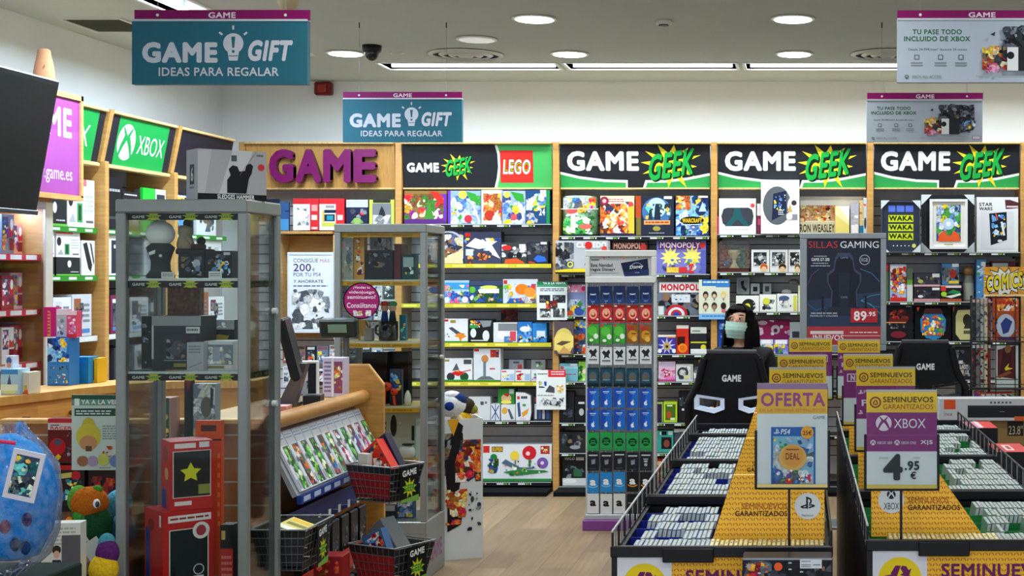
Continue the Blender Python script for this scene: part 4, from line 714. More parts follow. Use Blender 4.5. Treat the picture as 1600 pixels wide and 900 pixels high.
P([(1391, 413, 1416, 471, 'figure_box', 'tall bright box with stacked cartoon shapes', 'toy box', 'a8b8d8', 'k 94 0 .05 1 .9 red 16 .35;k 95 .1 .3 .9 .9 mix 14 .22;r 0 .9 1 1 d02828;w .1 .04 .8 .12 1 f4e8f0'),
   (1417, 419, 1426, 471, 'figure_box', 'narrow grey-green box', 'toy box', '5a6a58', 'r 0 .5 1 1 d0d4d0;r 0 .35 1 .5 68a040'),
   (1428, 427, 1469, 448, 'model_car_box', 'dark boxed model laid on another', 'toy box', '3a3c46', 'k 96 0 .2 1 .8 dark 10;r .7 .02 .98 .3 e8eaec;r 0 .85 1 1 d8a8b0;e .25 .6 .1 .14 b8c060'),
   (1428, 449, 1469, 471, 'model_car_box', 'dark boxed model with red foot, under another', 'toy box', '2a2630', 'k 97 0 .2 1 .8 dark 8;r .7 .02 .98 .2 e8eaec;r 0 .82 1 1 d898a0;e .25 .65 .1 .1 e0e0e0'),
   (1472, 412, 1498, 445, 'figure_box', 'blue and black box with red hero car', 'toy box', '4a80b8', 'r .6 0 1 .15 e8ecf0;k 98 0 .15 1 .9 dark 10;e .65 .5 .2 .2 a83020;r .4 .82 1 .95 e8c820'),
   (1470, 446, 1502, 471, 'figure_box', 'red box with green and white sneaker', 'toy box', '26181c', 'r 0 0 1 .15 e8d0d0;r 0 .05 .25 .35 d83838;p 1f8a4a .3 .5 .6 .25 .95 .4 .95 .55;p e8f0e8 .2 .7 .95 .5 1 .6 .5 .8;e .15 .55 .14 .16 a0d838;r 0 .85 1 1 c05838'),
   (1526, 406, 1540, 471, 'figure_box', 'tall light blue box beside the comics sign', 'toy box', '4a88c0', 'k 99 0 .1 1 1 snow 10;r .5 .05 1 .15 e0e4ea'),
   (1549, 408, 1586, 471, 'figure_box', 'dark red box mostly behind the comics sign', 'toy box', '4a1820', 'r .05 .05 .7 .14 98a8a8;k 100 .1 .2 .9 .9 horror 8')], 'second shelf '+L)
mb = MB(); q = at(1386, 418, 11.4); mb.ball(q, (.02, .02, .035), 'd83838', 'gloss'); mb.cyl((q.x, 11.4, wz(471, 11.4)), (q.x, 11.4, q.z-.03), .018, .018, col='5a7a48'); tag(mb.build('toy_figure'), 'small red headed toy figure, second shelf '+L, 'toy')
mb = MB(); x, z = wx(1513, 11.42), wz(471, 11.42); mb.lathe((x, 11.42, z), [(.045, 0), (.048, .02), (.046, .15), (.036, .2), (.04, .21), (.048, .225), (.048, .26), (.02, .29)], 'a8a8a0', 'plastic', cols=['c8a8a4', 'b0b0a8', '889088', '889088', '7a5a38', '8a6838', '8a6838']); tag(mb.build('drinking_bottle'), 'grey bottle with brown cap, second shelf '+L, 'bottle')
P([(1385, 478, 1426, 533, 'backpack', 'black backpack with glowing red horizon print', 'bag', '17181d', 'k 101 .1 .1 .9 .4 horror 12;r 0 .46 .75 .49 e09050;r .1 .36 .8 .46 6a2420;k 102 .1 .5 .8 .65 dark 10;e .45 .82 .3 .1 7a2030;r .75 0 .95 .03 d0d4d4'),
   (1488, 478, 1523, 533, 'backpack', 'black backpack with cream picture panel', 'bag', '191a1d', 'p c8c488 .15 .3 .25 .12 1 .1 1 .97 .35 .97 .15 .8;e .65 .4 .18 .17 2c2c26;p 30302a .5 .65 .85 .65 .8 .5 .6 .5;r .5 .7 1 .8 5a5a40;p c84838 .02 .02 .12 .02 .05 .18')], 'third shelf '+L)
mb = MB(); D = 11.33; mb.prism([at(x, y, D) for x, y in ((1430, 533), (1486, 533), (1486, 482), (1478, 477), (1438, 477), (1430, 482))], (0, .1, 0), '16171a', 'fabric')
c = front(mb, 1430, 477, 1486, 533, D); pts = [(1438, 499), (1444, 490), (1472, 490), (1478, 499), (1477, 517), (1470, 527), (1460, 531), (1447, 528), (1439, 518)]; c.poly(pts, '2a88c0')
c.collage(1441, 493, 1475, 524, 103, PAL['mix'], 34, .16); c.poly([(1446, 482), (1470, 482), (1474, 490), (1442, 490)], '4a2428'); c.poly([(1432, 480), (1437, 480), (1434, 487)], 'd04838')
tag(mb.build('backpack'), 'black backpack with colourful cartoon cluster print, third shelf '+L, 'bag')
P([(1489, 542, 1520, 593, 'game_guide', 'dark book with grey white title letters', 'book', '22282e', 'k 104 0 .1 1 .9 dark 10;t LAST .35 .55 .75 .68 d0d4d6;t OF_US .35 .72 .8 .85 d0d4d6;r .3 .42 .5 .52 d0d4d6;p b83030 0 .05 .1 .05 .05 .2', {'dep': .05}),
   (1376, 548, 1400, 593, 'game_guide', 'dark book with small yellow mark', 'book', '1e2126', 'r .5 .15 .8 .3 a8a050;k 105 0 .4 1 1 dark 6', {'dep': .05})], 'fourth shelf '+L)
# bay 1 products
L = 'below the purple letters'
P([(416, 311, 436, 360, 'accessory_pack', 'navy to blue accessory pack', 'box', '2c4a7a', 'r 0 .5 1 1 3a80c0;r .1 .3 .4 .6 c8d8e8;r 0 0 1 .12 1c2438', {'dep': .03}),
   (437, 316, 451, 360, 'accessory_pack', 'slim blue accessory pack', 'box', '34588c', 'r 0 .6 1 1 4a90c8;r .6 .3 1 .34 18284a', {'dep': .03}),
   (458, 310, 498, 360, 'accessory_box', 'red and white box with white controller picture', 'box', 'd82c34', 'r 0 .18 .66 1 e8eaee;k 110 .15 .3 .62 .85 grey 12 .25;e .38 .5 .2 .12 f0f2f4;r .72 .2 .95 .4 e8a0a0;r .72 .52 .94 .68 e8d8d8;r .72 .9 .95 .97 f0d0d0'),
   (499, 310, 538, 360, 'accessory_box', 'red and white box with teal arcade picture', 'box', 'd82c34', 'r 0 .18 .66 1 e8ece8;r .12 .38 .2 .75 d8c040;r .2 .36 .66 .46 1c2848;r .2 .5 .62 .72 20304a;r .3 .54 .55 .68 2a98b0;r .1 .76 .66 .88 c8cc50;r .72 .52 .94 .68 e8d8d8;r .25 .22 .6 .3 98a0a8'),
   (541, 312, 575, 360, 'figure_box', 'navy box with small green hooded figure', 'box', '1e2448', 'r 0 0 1 .25 c8d0d4;c .75 .42 .12 e04048;p 7aa858 .2 .75 .5 .5 .8 .75 .5 .82;e .5 .68 .14 .13 98b868;k 111 .05 .3 .95 .6 dark 6;r 0 .85 1 1 3a6aa0'),
   (577, 312, 616, 360, 'figure_box', 'lime edged box with dark framed figure', 'box', 'c8e058', 'r .12 .12 .88 1 787c84;p 24262c .4 .4 .5 .2 .62 .4 .7 1 .3 1;k 112 .15 .5 .85 1 grey 8;r .15 0 .85 .1 2a2c20')], 'top shelf '+L)
# items behind the counter on the wall below
R = random.Random(5); nm = 0
desc = ['black blister', 'grey and white blister', 'silver foil', 'white striped', 'dark green blister', 'orange tipped', 'clear blister', 'blue edged', 'black and yellow', 'pale grey', 'red tipped', 'charcoal']
cc = ['2a2c32', 'a8acb0', 'c0c4ca', 'dfe2e4', '2c3c34', '8a6a58', 'b4b8bc', '6a7c98', '3a3828', 'c8ccce', '9a5a58', '3c4048']
for row, (y0, y1, wd) in enumerate(((436, 468, 'top'), (472, 500, 'second'), (538, 568, 'third'), (572, 602, 'lowest'))):
    x = 527 if row < 2 else 442; k = 0
    while x < 603 and k < 9:
        w = 15+R.random()*5; i = (row*5+k*7) % 12
        if not (x < 520 and row < 2 and False):
            prod(x, y0+R.random()*3, x+w-2, y1, 'accessory_blister', '%s accessory pack number %s along the %s peg row behind the counter' % (desc[i], ('one', 'two', 'three', 'four', 'five', 'six', 'seven', 'eight', 'nine')[k], wd), 'accessory', cc[i], 'r .1 .05 .9 .2 %s;k %d .1 .3 .9 .9 grey 6 .3;k %d .1 .3 .9 .8 %s 3 .3' % (cc[(i+3) % 12], 200+nm, 300+nm, R.choice(('dark', 'mix', 'blue', 'white'))), D=11.38, dep=.03, group='blister packs on pegs behind the counter')
        nm += 1; k += 1; x += w
# white posters below the purple letters
D = 11.3
r = tag(E('wall_poster', at(487, 520, D)), 'white framed poster reading 200 in the wooden niche', 'poster')
b = MB()
for q in ((449, 394, 521, 398), (449, 516, 521, 520), (449, 398, 452, 516), (518, 398, 521, 516)): b.box(wx(q[0], D), wx(q[2], D), D, D+.02, wz(q[3], D), wz(q[1], D), 'd4dae0', 'plastic')
b.build('frame', r); b = MB(); b.box(wx(452, D), wx(518, D), D+.006, D+.018, wz(516, D), wz(398, D), 'dde4f0')
c = front(b, 452, 398, 518, 516, D+.006)
for t, x1, y0, y1, col in (('CONSIGUE', 497, 404, 410, '4a5068'), ('200', 486, 412, 424, '4a2a6a'), ('POR TU PS4', 501, 426, 432, '6a5a8a'), ('Y AHÓRRATE', 505, 436, 442, '30304a'), ): c.text(t, 458.5, y0, x1, y1, col, .01)
c.run('w 458.5 445 512 449 1 6a6a88'); c.text('MÁS', 500, 403, 515, 410, 'c890a8', .01); c.text('€', 488, 419, 492, 424, '5a4a7a', 0); c.collage(456, 452, 516, 514, 120, PAL['grey'], 26, .2)
b.build('print', r)
# ------------------------------------------------------------------ gift card stand
D = 9.65
r = tag(E('gift_card_stand', at(970, 827, D)), 'grey upright stand hung with rows of gift cards on a purple base', 'display stand')
X0, X1 = wx(915, D), wx(1025, D)
b = MB(); b.box(X0+.015, X1-.015, D+.03, D+.08, .1, wz(440, D), 'a9adaf', 'metal'); b.build('back_panel', r)
for q in (X0, X1-.018): b = MB(); b.box(q, q+.018, D+.0, D+.09, .1, wz(437, D), 'c6cacc', 'metal', .003); b.build('side_post', r)
b = MB(); b.box(wx(912, D), wx(1026, D), D-.06, D+.24, .0, wz(811, D), '7c3f86', 'plastic', .004); b.build('base', r)
b = MB(); b.box(X0, X1, D-.03, D+.2, wz(811, D), wz(803, D), 'b6babd', 'metal', .003); b.build('foot_tray', r)
b = MB(); 
for q in ((915, 391, 1025, 401), (915, 432, 1025, 442), (915, 401, 922, 432), (1018, 401, 1025, 432)): b.box(wx(q[0], D), wx(q[2], D), D-.02, D+.05, wz(q[3], D), wz(q[1], D), 'd2d4d0', 'plastic', .004)
h = b.build('header_frame', r)
b = MB(); b.box(wx(922, D), wx(1018, D), D-.005, D+.03, wz(432, D), wz(401, D), 'b4b6b6'); c = front(b, 922, 401, 1018, 432, D-.005)
c.collage(935, 401, 1010, 406, 130, PAL['warm'], 10); c.text('Esta Navidad', 923.5, 411.5, 957, 417, '1c1c20', .02); c.text('regala Disney+', 923.5, 418.5, 961.5, 424.5, '1c1c20', .02); c.rect(924, 426, 968, 427, '909496'); c.rect(924, 405, 936, 407, '606468')
c.poly([(970, 411), (1012, 404), (1014, 430), (976, 432)], '141c38'); c.poly([(974, 426), (1014, 420), (1014, 430), (976, 432)], '1c2c5a'); c.text('Disney', 984, 414, 1005, 421, 'e8ecf4', .01, .15, -2); c.ring(995, 421, 10, 10.8, '8ab0d8', 3.5, 5.9, 10); c.rect(992, 425.5, 999, 426.5, '8a9ac0')
b.build('header_print', h)
rows = [(447, 475, 'd', 'navy'), (476, 505, 'm', 'red'), (507, 538, 'y', ''), (541, 570, 'w', 'white'), (574, 605, 't', 'dark teal'), (606, 637, 'p', 'blue'), (640, 672, 'p', 'blue'), (675, 704, 's', 'green'), (706, 736, 'r', 'black'), (738, 770, 'a', ''), (771, 803, 'n', '')]
ordn = ['first', 'second', 'third', 'fourth', 'fifth']
rown = ['top', 'second', 'third', 'fourth', 'fifth', 'sixth', 'seventh', 'eighth', 'ninth', 'tenth', 'bottom']
R = random.Random(77)
for ri, (y0, y1, k, cn) in enumerate(rows):
    for ci in range(5):
        x0 = 917.5+20.6*ci; x1 = x0+18.2; dy = R.random()*2-.5; bold = 0
        Dc = D-.006-R.random()*.006; cards = E('gift_card', at((x0+x1)/2, y0, Dc))
        w = wx(x1, Dc)-wx(x0, Dc); ya, yb = y0+dy, y1+dy-1; name = cn
        mb = MB(); col = {'d': '16264e', 'm': 'c02420', 'y': '3a9a30' if ci < 3 else '8a5420', 'w': 'd2d6d6', 't': '14303e', 'p': '1f68c8', 's': '22a050', 'r': '1c2028', 'a': '2888cc' if ci < 3 else '1a1c1e', 'n': 'dcdedd' if ci < 3 else '1a1c1e'}[k]
        mb.box(wx(x0, Dc), wx(x1, Dc), Dc, Dc+.0025, wz(yb, Dc), wz(ya, Dc), col); c = front(mb, x0, ya, x1, yb, Dc, px=False)
        if k == 'd': c.run('r 0 .72 1 1 1c3a70;r .25 .4 .75 .48 c8d4e8;o .5 .62 .3 .34 3a5a9a;r .35 .85 .65 .89 8aa0c8')
        elif k == 'm': c.run('r 0 0 1 .18 8a1814;e .5 .5 .34 .28 e8a090;c .52 .55 .2 a01c18;c .5 .5 .12 e8c070;r .1 .86 .9 .92 282020;r .05 .05 .3 .12 e8d0c8;c .88 .8 .09 e8e0d8')
        elif k == 'y':
            c.run('r 0 0 .25 .1 d83030;'+('e .45 .35 .4 .25 56b83c;e .75 .62 .2 .14 dfe8d8;p 2a7a24 0 1 .2 .7 .6 .95;e .35 .82 .18 .08 e0e8d8' if ci < 3 else 'e .5 .55 .4 .25 c88a20;e .35 .2 .3 .1 b03020;e .65 .75 .22 .14 e0b050;r .4 .45 .8 .5 4a3014')); name = 'green' if ci < 3 else 'brown and gold'
        elif k == 'w': c.run('p 22262a .12 .3 .3 .18 .5 .28 .72 .12 .85 .3 .7 .45 .8 .62 .5 .55 .3 .68 .35 .48;r .15 .72 .85 .8 585c60;r .15 .84 .85 .86 a0a4a4;r .05 .06 .2 .1 d84030')
        elif k == 't': c.run('r .08 .08 .92 .78 1c4a5c;e .5 .45 .32 .24 50606a;e .45 .48 .18 .16 6a5a48;r .2 .62 .8 .66 88a0a8;r .05 .85 .95 .95 0c1c26')
        elif k == 'p': c.run('p 1a4ab0 0 0 .6 0 .25 1 0 1;r .22 .16 .75 .2 d8e8f8;r .3 .25 .65 .28 a8c8f0;e .5 .76 .16 .11 e8f2fc;e .62 .74 .05 .05 1f68c8;e .55 .62 .05 .03 e8f2fc')
        elif k == 's': c.run('c .5 .52 .36 123018;o .5 .78 .3 .36 22a050;r 0 .9 1 .92 1a7a3c;r .28 .42 .72 .47 22a050;r .3 .53 .7 .57 22a050;r .33 .62 .66 .65 22a050')
        elif k == 'r': c.run('r .12 .14 .9 .2 d8dcdf;r .15 .22 .85 .23 606870;'+('p 8a94a0 .35 .4 .7 .35 .68 .62 .38 .66;p 60687a .35 .4 .7 .35 .62 .42 .42 .45' if ci < 4 else 'r .3 .35 .7 .42 a8acb0;r .35 .46 .65 .55 c0c4c8;c .5 .68 .14 b0b4b8')+';r .2 .88 .8 .91 50565e'); 
        elif k == 'a': amark(c, .5, .5, .27, 'eef0f0', 'f0a030' if ci > 2 else '80c8f0'); name = 'bright blue' if ci < 3 else 'black'
        elif k == 'n':
            if ci < 3: amark(c, .5, .5, .27, '18191b', 'd8dce0'); name = 'white'
            else: c.run('r .1 .42 .9 .47 90867a'); name = 'plain black'
        mb.build('card', cards)
        mb = MB(); X = (wx(x0, Dc)+wx(x1, Dc))/2; mb.tube([(X, D+.0295, wz(ya-1, Dc)+.002), (X, Dc-.02, wz(ya-1, Dc)+.002), (X, Dc-.022, wz(ya-1, Dc)+.012)], .0018, 'c0c4c6'); mb.build('hook', cards)
        tag(cards, '%s gift card, %s along the %s row of the card stand' % (name, ordn[ci], rown[ri]), 'gift card', 'gift cards on the upright stand')
# ------------------------------------------------------------------ left wall shelving (planes facing +X)
XS = -4.42
def yat(px, X): return FPX*X/(px-VX)
def side_cv(mb, X, ya, yb, z0, z1, tilt=0, ext=(0, 0, 1, 1), k0=1): # canvas on a plane facing +X; left edge = near (ya)
    return Cv(mb, (X+tilt, ya, z1), (0, yb-ya, 0), (-tilt, 0, z0-z1), ext, 'print', k0)
def wallbay(ya, yb, label, head, shelves):
    r = tag(E('shelf_bay', (-4.6, (ya+yb)/2, 0)), label, 'shelving', 'shelving bays along the left wall')
    b = MB(); b.box(WALL_X+.005, WALL_X+.05, ya+.03, yb, .1, 2.75, '9a9ea2', 'matte')
    z = .3
    while z < 2.4: b.box(WALL_X+.05, WALL_X+.0515, ya+.03, yb, z, z+.009, '44474c', 'matte'); z += .079
    b.build('slat_panel', r)
    b = MB(); b.box(WALL_X+.005, XS-.005, ya-.02, ya+.03, 0, 2.47, WD, 'wood', .004); b.prism([(XS-.04, ya-.02, 2.45), (XS+.03, ya-.02, 2.8), (XS-.3, ya-.02, 2.8), (XS-.3, ya-.02, 2.45)], (0, .05, 0), WD, 'wood'); b.build('post', r)
    b = MB(); b.box(WALL_X+.06, XS-.02, ya+.031, yb-.02, 0, .1, '101114', 'matte'); b.build('plinth', r)
    hd = MB(); z0, z1 = 2.46, 2.775; y0, y1 = ya+.03, yb-.02
    hd.prism([(XS-.05, y0, z0), (XS+.01, y0, z1), (XS-.02, y0, z1), (XS-.08, y0, z0)], (0, y1-y0, 0), '20222a')
    c = Cv(hd, (XS+.01, y0, z1), (0, y1-y0, 0), (-.06, 0, z0-z1), (0, 0, 1, .33), k0=2)
    if head == 'x':
        c.rect(.13, 0, .9, .33, '169a46'); xball(c, .28, .165, .13, 'f0f4f2', '169a46'); c.text('XBOX', .45, .1, .86, .23, 'f0f4f2', .0)
    elif head == 'x2': c.rect(0, 0, .9, .33, '1aa048'); c.text('XBOX', .2, .1, .8, .24, 'd8f0dc', .0)
    hd.build('header_panel', r)
    b = MB(); b.box(XS-.1, XS-.03, y0, y1, z0-.028, z0-.002, WL, 'wood', .004); b.box(XS-.2, XS+.03, y0, y1, z1+.002, z1+.022, WL, 'wood', .004); b.build('header_rail', r)
    for z, col in shelves:
        b = MB(); b.box(WALL_X+.055, XS-.05, y0, y1, z-.022, z-.002, '1a1c20', 'metal'); so = b.build('shelf', r)
        b = MB(); b.box(XS-.05, XS-.045, y0, y1, z-.034, z-.001, col, 'plastic'); c = side_cv(b, XS-.045, y0, y1, z-.034, z-.001); 
        for k in range(4): c.rect(.05+.25*k, .25, .17+.25*k, .75, 'dfe8e0'); c.k -= 1
        b.build('price_strip', so)
    return r
SHL = [(2.04, '2c8a2a'), (1.74, '2c8a2a'), (1.36, 'd8dcda'), (1.06, 'd8dcda'), (.6, 'd8dcda')]
wallbay(8.14, 8.97, 'left wall bay under the half hidden green header', 'x2', SHL)
wallbay(8.99, 9.97, 'left wall bay under the green header with white ball mark', 'x', SHL)
wallbay(9.99, 10.98, 'left wall bay under the dark blank header', '', SHL)
def sprod(y0, y1, z0, h, name, label, cat, col, art='', X=XS-.06, d=.15, group=None, top=None, lean=0):
    mb = MB(Matrix.Rotation(lean, 4, 'Y') if lean else None); w = y1-y0
    mb.box(-d, 0, -w/2, w/2, .0012, h, col, cols=(None, None, None, None, top, None)); t = MB(); 
    if art:
        Cv(t, (0, -w/2, h), (0, w, 0), (0, 0, -h)).run(art); RM = mb.M or Matrix(); mb.M = None
        for f, c2, m2 in zip(t.f, t.c, t.m): mb.add([RM @ t.v[i] for i in f], [list(range(len(f)))], c2, m2)
    o = mb.build(name, org=(0, 0, 0)); o.location = (X, (y0+y1)/2, z0)
    return tag(o, label, cat, group)
CON = 'r 0 0 .7 .14 e86a78;e .12 .42 .09 .16 20242a;r .35 .5 .55 .9 3f9a58;r .4 .54 .5 .86 1c4a2a;w .62 .3 .95 .7 4 b8bcc0;p a8b0b4 .05 .9 .2 .7 .3 .9;r .68 .85 .95 .9 60646a'
BLK = 'e .55 .35 .08 .2 e8ece8;w .6 .75 .95 .85 1 c8ccc8;r 0 .92 1 1 6ac040'
g = 'consoles and controllers on the left wall shelves'
lw = 'shelf of the left wall'
y = 8.36
sprod(8.3, 8.6, 2.04, .17, 'console_box', 'black console box with green foot beside the purple panel', 'console box', '22262a', BLK, group=g)
sprod(8.61, 8.94, 2.04, .3, 'console_box', 'tall white console box with green word, top '+lw, 'console box', 'e8eaec', CON, group=g)
sprod(9.04, 9.3, 2.04, .34, 'console_box', 'tall black console box, top '+lw, 'console box', '16181c', 'w .1 .2 .9 .3 1 a0a4a4;r .1 .75 .8 .8 40484c', group=g)
sprod(9.31, 9.56, 2.04, .26, 'headset_box', 'dark headset box with small white print, top '+lw, 'headset box', '1e2026', 'k 140 .1 .2 .9 .9 dark 12;w .1 .05 .8 .12 1 c8ccc8', group=g)
sprod(9.6, 9.78, 2.04, .3, 'card_pack', 'bright green tag sign, top '+lw, 'card', '22b83a', '', d=.02)
sprod(9.79, 9.945, 2.04, .3, 'headset_box', 'white edged headset box near the dark header, top '+lw, 'headset box', 'c8ced4', 'r .1 .12 .9 .9 2c3440;k 141 .15 .3 .85 .9 grey 8', group=g)
sprod(10.05, 10.4, 2.04, .3, 'headset_box', 'black and blue headset box under the dark header', 'headset box', '1c2230', 'k 142 .1 .1 .9 .9 blue 8;w .1 .05 .9 .15 1 d8dce0', group=g)
sprod(10.45, 10.8, 2.04, .28, 'headset_box', 'white headset box nearest the corner, top '+lw, 'headset box', 'dfe3e6', 'k 143 .1 .2 .9 .9 dark 8', group=g)
for i, (a, e) in enumerate(((8.2, 8.46), (8.48, 8.76))):
    sprod(a, e, 1.74, .11, 'console_box', 'low black console box with green foot, %s, lower green shelf' % ('beside the display case' if i == 0 else 'second from the display case'), 'console box', '24282c', BLK, group=g)
    sprod(a, e, 1.851, .165, 'console_box', 'white console box with pink top band, %s, lower green shelf' % ('beside the display case' if i == 0 else 'second from the display case'), 'console box', 'eceef0', CON, group=g)
sprod(8.78, 8.945, 1.74, .22, 'controller_box', 'white box with diagonal black controller, lower green shelf', 'controller box', 'e4e8e8', 'p 24282c .1 .1 .4 .05 .8 .7 .7 .9 .5 .8;p 383c40 .6 .05 .75 .1 .95 .6 .9 .7', group=g)
sprod(9.1, 9.4, 1.74, .27, 'console_box', 'white console box with tall dark tower picture', 'console box', 'dfe3e4', 'r .2 .15 .5 .95 2a3036;e .35 .3 .05 .05 c8ccd0;w .6 .2 .9 .6 4 a0a4a8', group=g)
sprod(9.42, 9.6, 1.74, .27, 'console_box', 'dark console tower box, lower green shelf', 'console box', '3c444a', 'e .5 .3 .15 .1 808890', group=g)
sprod(9.62, 9.945, 1.74, .27, 'console_box', 'white box with grey curls, lower green shelf', 'console box', 'dde1e4', 'k 144 .1 .1 .9 .9 para 14', group=g)
sprod(10.05, 10.45, 1.74, .27, 'console_box', 'dark framed white box under the dark header, lower shelf', 'console box', 'e4e7ea', 'r .08 .1 .5 .9 30363c;k 145 .1 .3 .9 .9 grey 10', group=g)
sprod(10.48, 10.9, 1.74, .27, 'console_box', 'white and silver box nearest the corner, lower shelf', 'console box', 'd8dce0', 'k 146 .1 .2 .9 .9 grey 14', group=g)
R = random.Random(9); k = 0
cols = ['e4e7ea', 'dfe2e6', 'c8ccd4', '782848', 'e8eaec', '3a3c44', 'd0d4d8', '9a5a3a', 'e0e4e8', '48505c']
for z, zn in ((1.36, 'third'), (1.06, 'fourth')):
    y = 8.2; i = 0
    while y < 10.85:
        w = .2+.1*R.random(); h = .2+.07*R.random(); c0 = cols[(k*3+i) % 10]
        if not any(y < q+.035 and y+w > q-.025 for q in (8.99, 9.99)):
            sprod(y, y+w-.012, z, h, 'game_case_pack', '%s pack, number %s along the %s shelf of the left wall' % ({'e4e7ea': 'white', 'dfe2e6': 'pale', 'c8ccd4': 'silver', '782848': 'wine red', 'e8eaec': 'off-white', '3a3c44': 'charcoal', 'd0d4d8': 'light grey', '9a5a3a': 'rust', 'e0e4e8': 'bluish white', '48505c': 'slate'}[c0], ('one', 'two', 'three', 'four', 'five', 'six', 'seven', 'eight', 'nine', 'ten', 'eleven', 'twelve', 'thirteen', 'fourteen')[i], zn), 'accessory', c0, 'r .1 .1 .45 .5 %s;k %d .1 .2 .6 .8 dark 6;w .55 .2 .9 .7 4 808890;r .1 .82 .9 .92 %s' % (cols[(i+5) % 10], 400+k*20+i, R.choice(('4a80b8', 'b03a58', '88b8d8'))), group='packs on the lower left wall shelves')
            i += 1
        y += w
    k += 1
# ------------------------------------------------------------------ tall display unit with the screen
XC = -4.3
r = tag(E('display_case', (-4.5, 7.5, 0)), 'wooden glass-fronted display case lit blue inside, under the dark screen', 'display case')
b = MB(); z0, z1 = .95, 2.14
b.box(WALL_X+.005, XC, 8.06, 8.1, 0, 2.4, 'b98a4c', 'wood'); b.box(WALL_X+.005, XC, 6.6, 6.64, 0, 2.4, 'b98a4c', 'wood'); b.box(WALL_X+.005, WALL_X+.03, 6.64, 8.06, 0, 2.4, '8a8890', 'paint'); b.box(WALL_X+.03, XC, 6.64, 8.06, z1, 2.4, 'b98a4c', 'wood'); b.box(WALL_X+.03, XC, 6.64, 8.06, 0, z0, 'b98a4c', 'wood'); b.build('carcass', r)  # back board greyed so the wooden interior looks blue-lit and dimmer
b = MB(); b.box(XC-.012, XC+.004, 8.02, 8.1, z0-.05, z1+.02, 'd8d2c4', 'metal', .003); b.box(XC-.012, XC+.004, 6.64, 8.02, z1-.02, z1+.02, 'aeb2ba', 'metal', .003); b.build('frame', r)
b = MB(); b.box(XC-.01, XC-.004, 6.66, 7.72, z0, z1-.02, 'fff', 'thin_glass'); b.build('sliding_door', r); b = MB(); b.box(XC-.018, XC-.012, 7.66, 8.02, z0, z1-.02, 'fff', 'thin_glass'); b.build('sliding_door', r)
b = MB(); b.box(XC-.06, XC-.03, 6.7, 8.0, z1-.012, z1-.002, 'b8c8ff', 'emit'); b.build('light_bar', r)
area('case_glow', (.08, 0, z1-.016), .04, 1.2, CASE_W, (.36, .52, 1), r)
CZ = (1.86, 1.55, 1.25)
for z in CZ:
    b = MB(); b.box(WALL_X+.03, XC-.05, 6.64, 8.06, z-.02, z, 'c8a060', 'wood'); so = b.build('shelf', r)
    b = MB(); b.box(XC-.05, XC-.045, 6.64, 8.06, z-.035, z+.002, 'd03048', 'plastic'); c = side_cv(b, XC-.045, 6.64, 8.06, z-.035, z+.002)
    for k in range(9): c.rect(.01+.11*k, .15, .09+.11*k, .85, 'f0f0f0'); c.k -= 1
    b.build('price_strip', so)
R = random.Random(31); cn = {'d8a8c0': 'pink', '98a8c8': 'light blue', 'e8e4e8': 'white', 'b83850': 'red', '707c90': 'steel blue', 'e89878': 'orange tipped', 'c0b8d8': 'lilac', '9a2a3c': 'crimson'}
for zi, (z, zn) in enumerate(zip(CZ+(.96,), ('top', 'second', 'third', 'lowest'))):
    y = 7.2; i = 0
    for i in range(6):
        col = list(cn)[(zi*3+i) % 8]
        sprod(y, y+.12, z, .17+.05*R.random(), 'toy_figure_box', '%s figure box, %s in the blue-lit case, %s shelf' % (cn[col], ('furthest forward', 'second along', 'third along', 'fourth along', 'fifth along', 'last along')[i], zn), 'toy box', col, 'r .08 .06 .55 .6 %s;k %d .05 .1 .6 .9 %s 9;r .6 .35 .98 .55 c82838;e .8 .25 .12 .15 f0f0f0;r .6 .6 .98 .9 8a1828' % (R.choice(('3a4868', '50808a', '70788a')), 500+zi*10+i, R.choice(('pink', 'white', 'mix'))), X=XC-.1-.03*(i % 2), d=.12, group='boxes in the blue-lit display case')
        y += .14
# purple panel and screen
r = tag(E('wall_sign_panel', (XC, 7.7, 2.2)), 'purple wood-framed sign panel with white lettering beside the dark screen', 'sign')
ya, yb = 6.6, 8.34
b = MB(); tz0, tz1 = 2.2, 2.8
def tp(y, z, o=0): return (XC+.036+o, y, z)
for (y0, y1, q0, q1) in ((ya, yb, tz1-.03, tz1+.0), (ya, yb, tz0-.02, tz0+.01), (yb-.025, yb, tz0, tz1)):
    b.prism([tp(y0, q0, .02), tp(y1, q0, .02), tp(y1, q1, .02), tp(y0, q1, .02)], (-.05, 0, 0), 'dcaa62', 'wood')
b.build('frame', r)
b = MB(); b.prism([tp(ya, tz0, .008), tp(yb-.02, tz0, .008), tp(yb-.02, tz1-.02, .008), tp(ya, tz1-.02, .008)], (-.03, 0, 0), 'a0449a')
o = Vector(tp(ya, tz1-.02, .008)); c = Cv(b, o, (0, yb-.02-ya, 0), Vector(tp(ya, tz0, .008))-o, (0, 0, 1.78, .6))
c.poly([(0, .26), (1.78, .2), (1.78, .58), (0, .58)], 'a84fa2'); c.disc(1.3, .34, .12, 'b8509a')
c.text('GAME', 1.08, .07, 1.685, .25, 'f4ecf4', .03); c.text('www.game.es', 1.17, .45, 1.69, .53, 'f0e4f0', .0); b.build('panel', r)
r = tag(E('television', (-4.15, 7.2, 2.15)), 'dark switched-off television mounted high on the wooden unit', 'television')
M = Matrix.Translation((-4.03, 6.87, 2.43)) @ Matrix.Rotation(math.radians(10), 4, 'Y')
b = MB(M); b.box(-.05, 0, -.66, .68, -.37, .36, '1a1c20', 'plastic', .008); b.build('casing', r)
b = MB(M); b.box(0, .004, -.62, .645, -.325, .33, '14181a', 'screen'); b.build('screen', r)
b = MB(M); b.box(0, .008, -.66, .68, -.37, -.345, '3a3e44', 'plastic', .003); b.build('lower_trim', r)
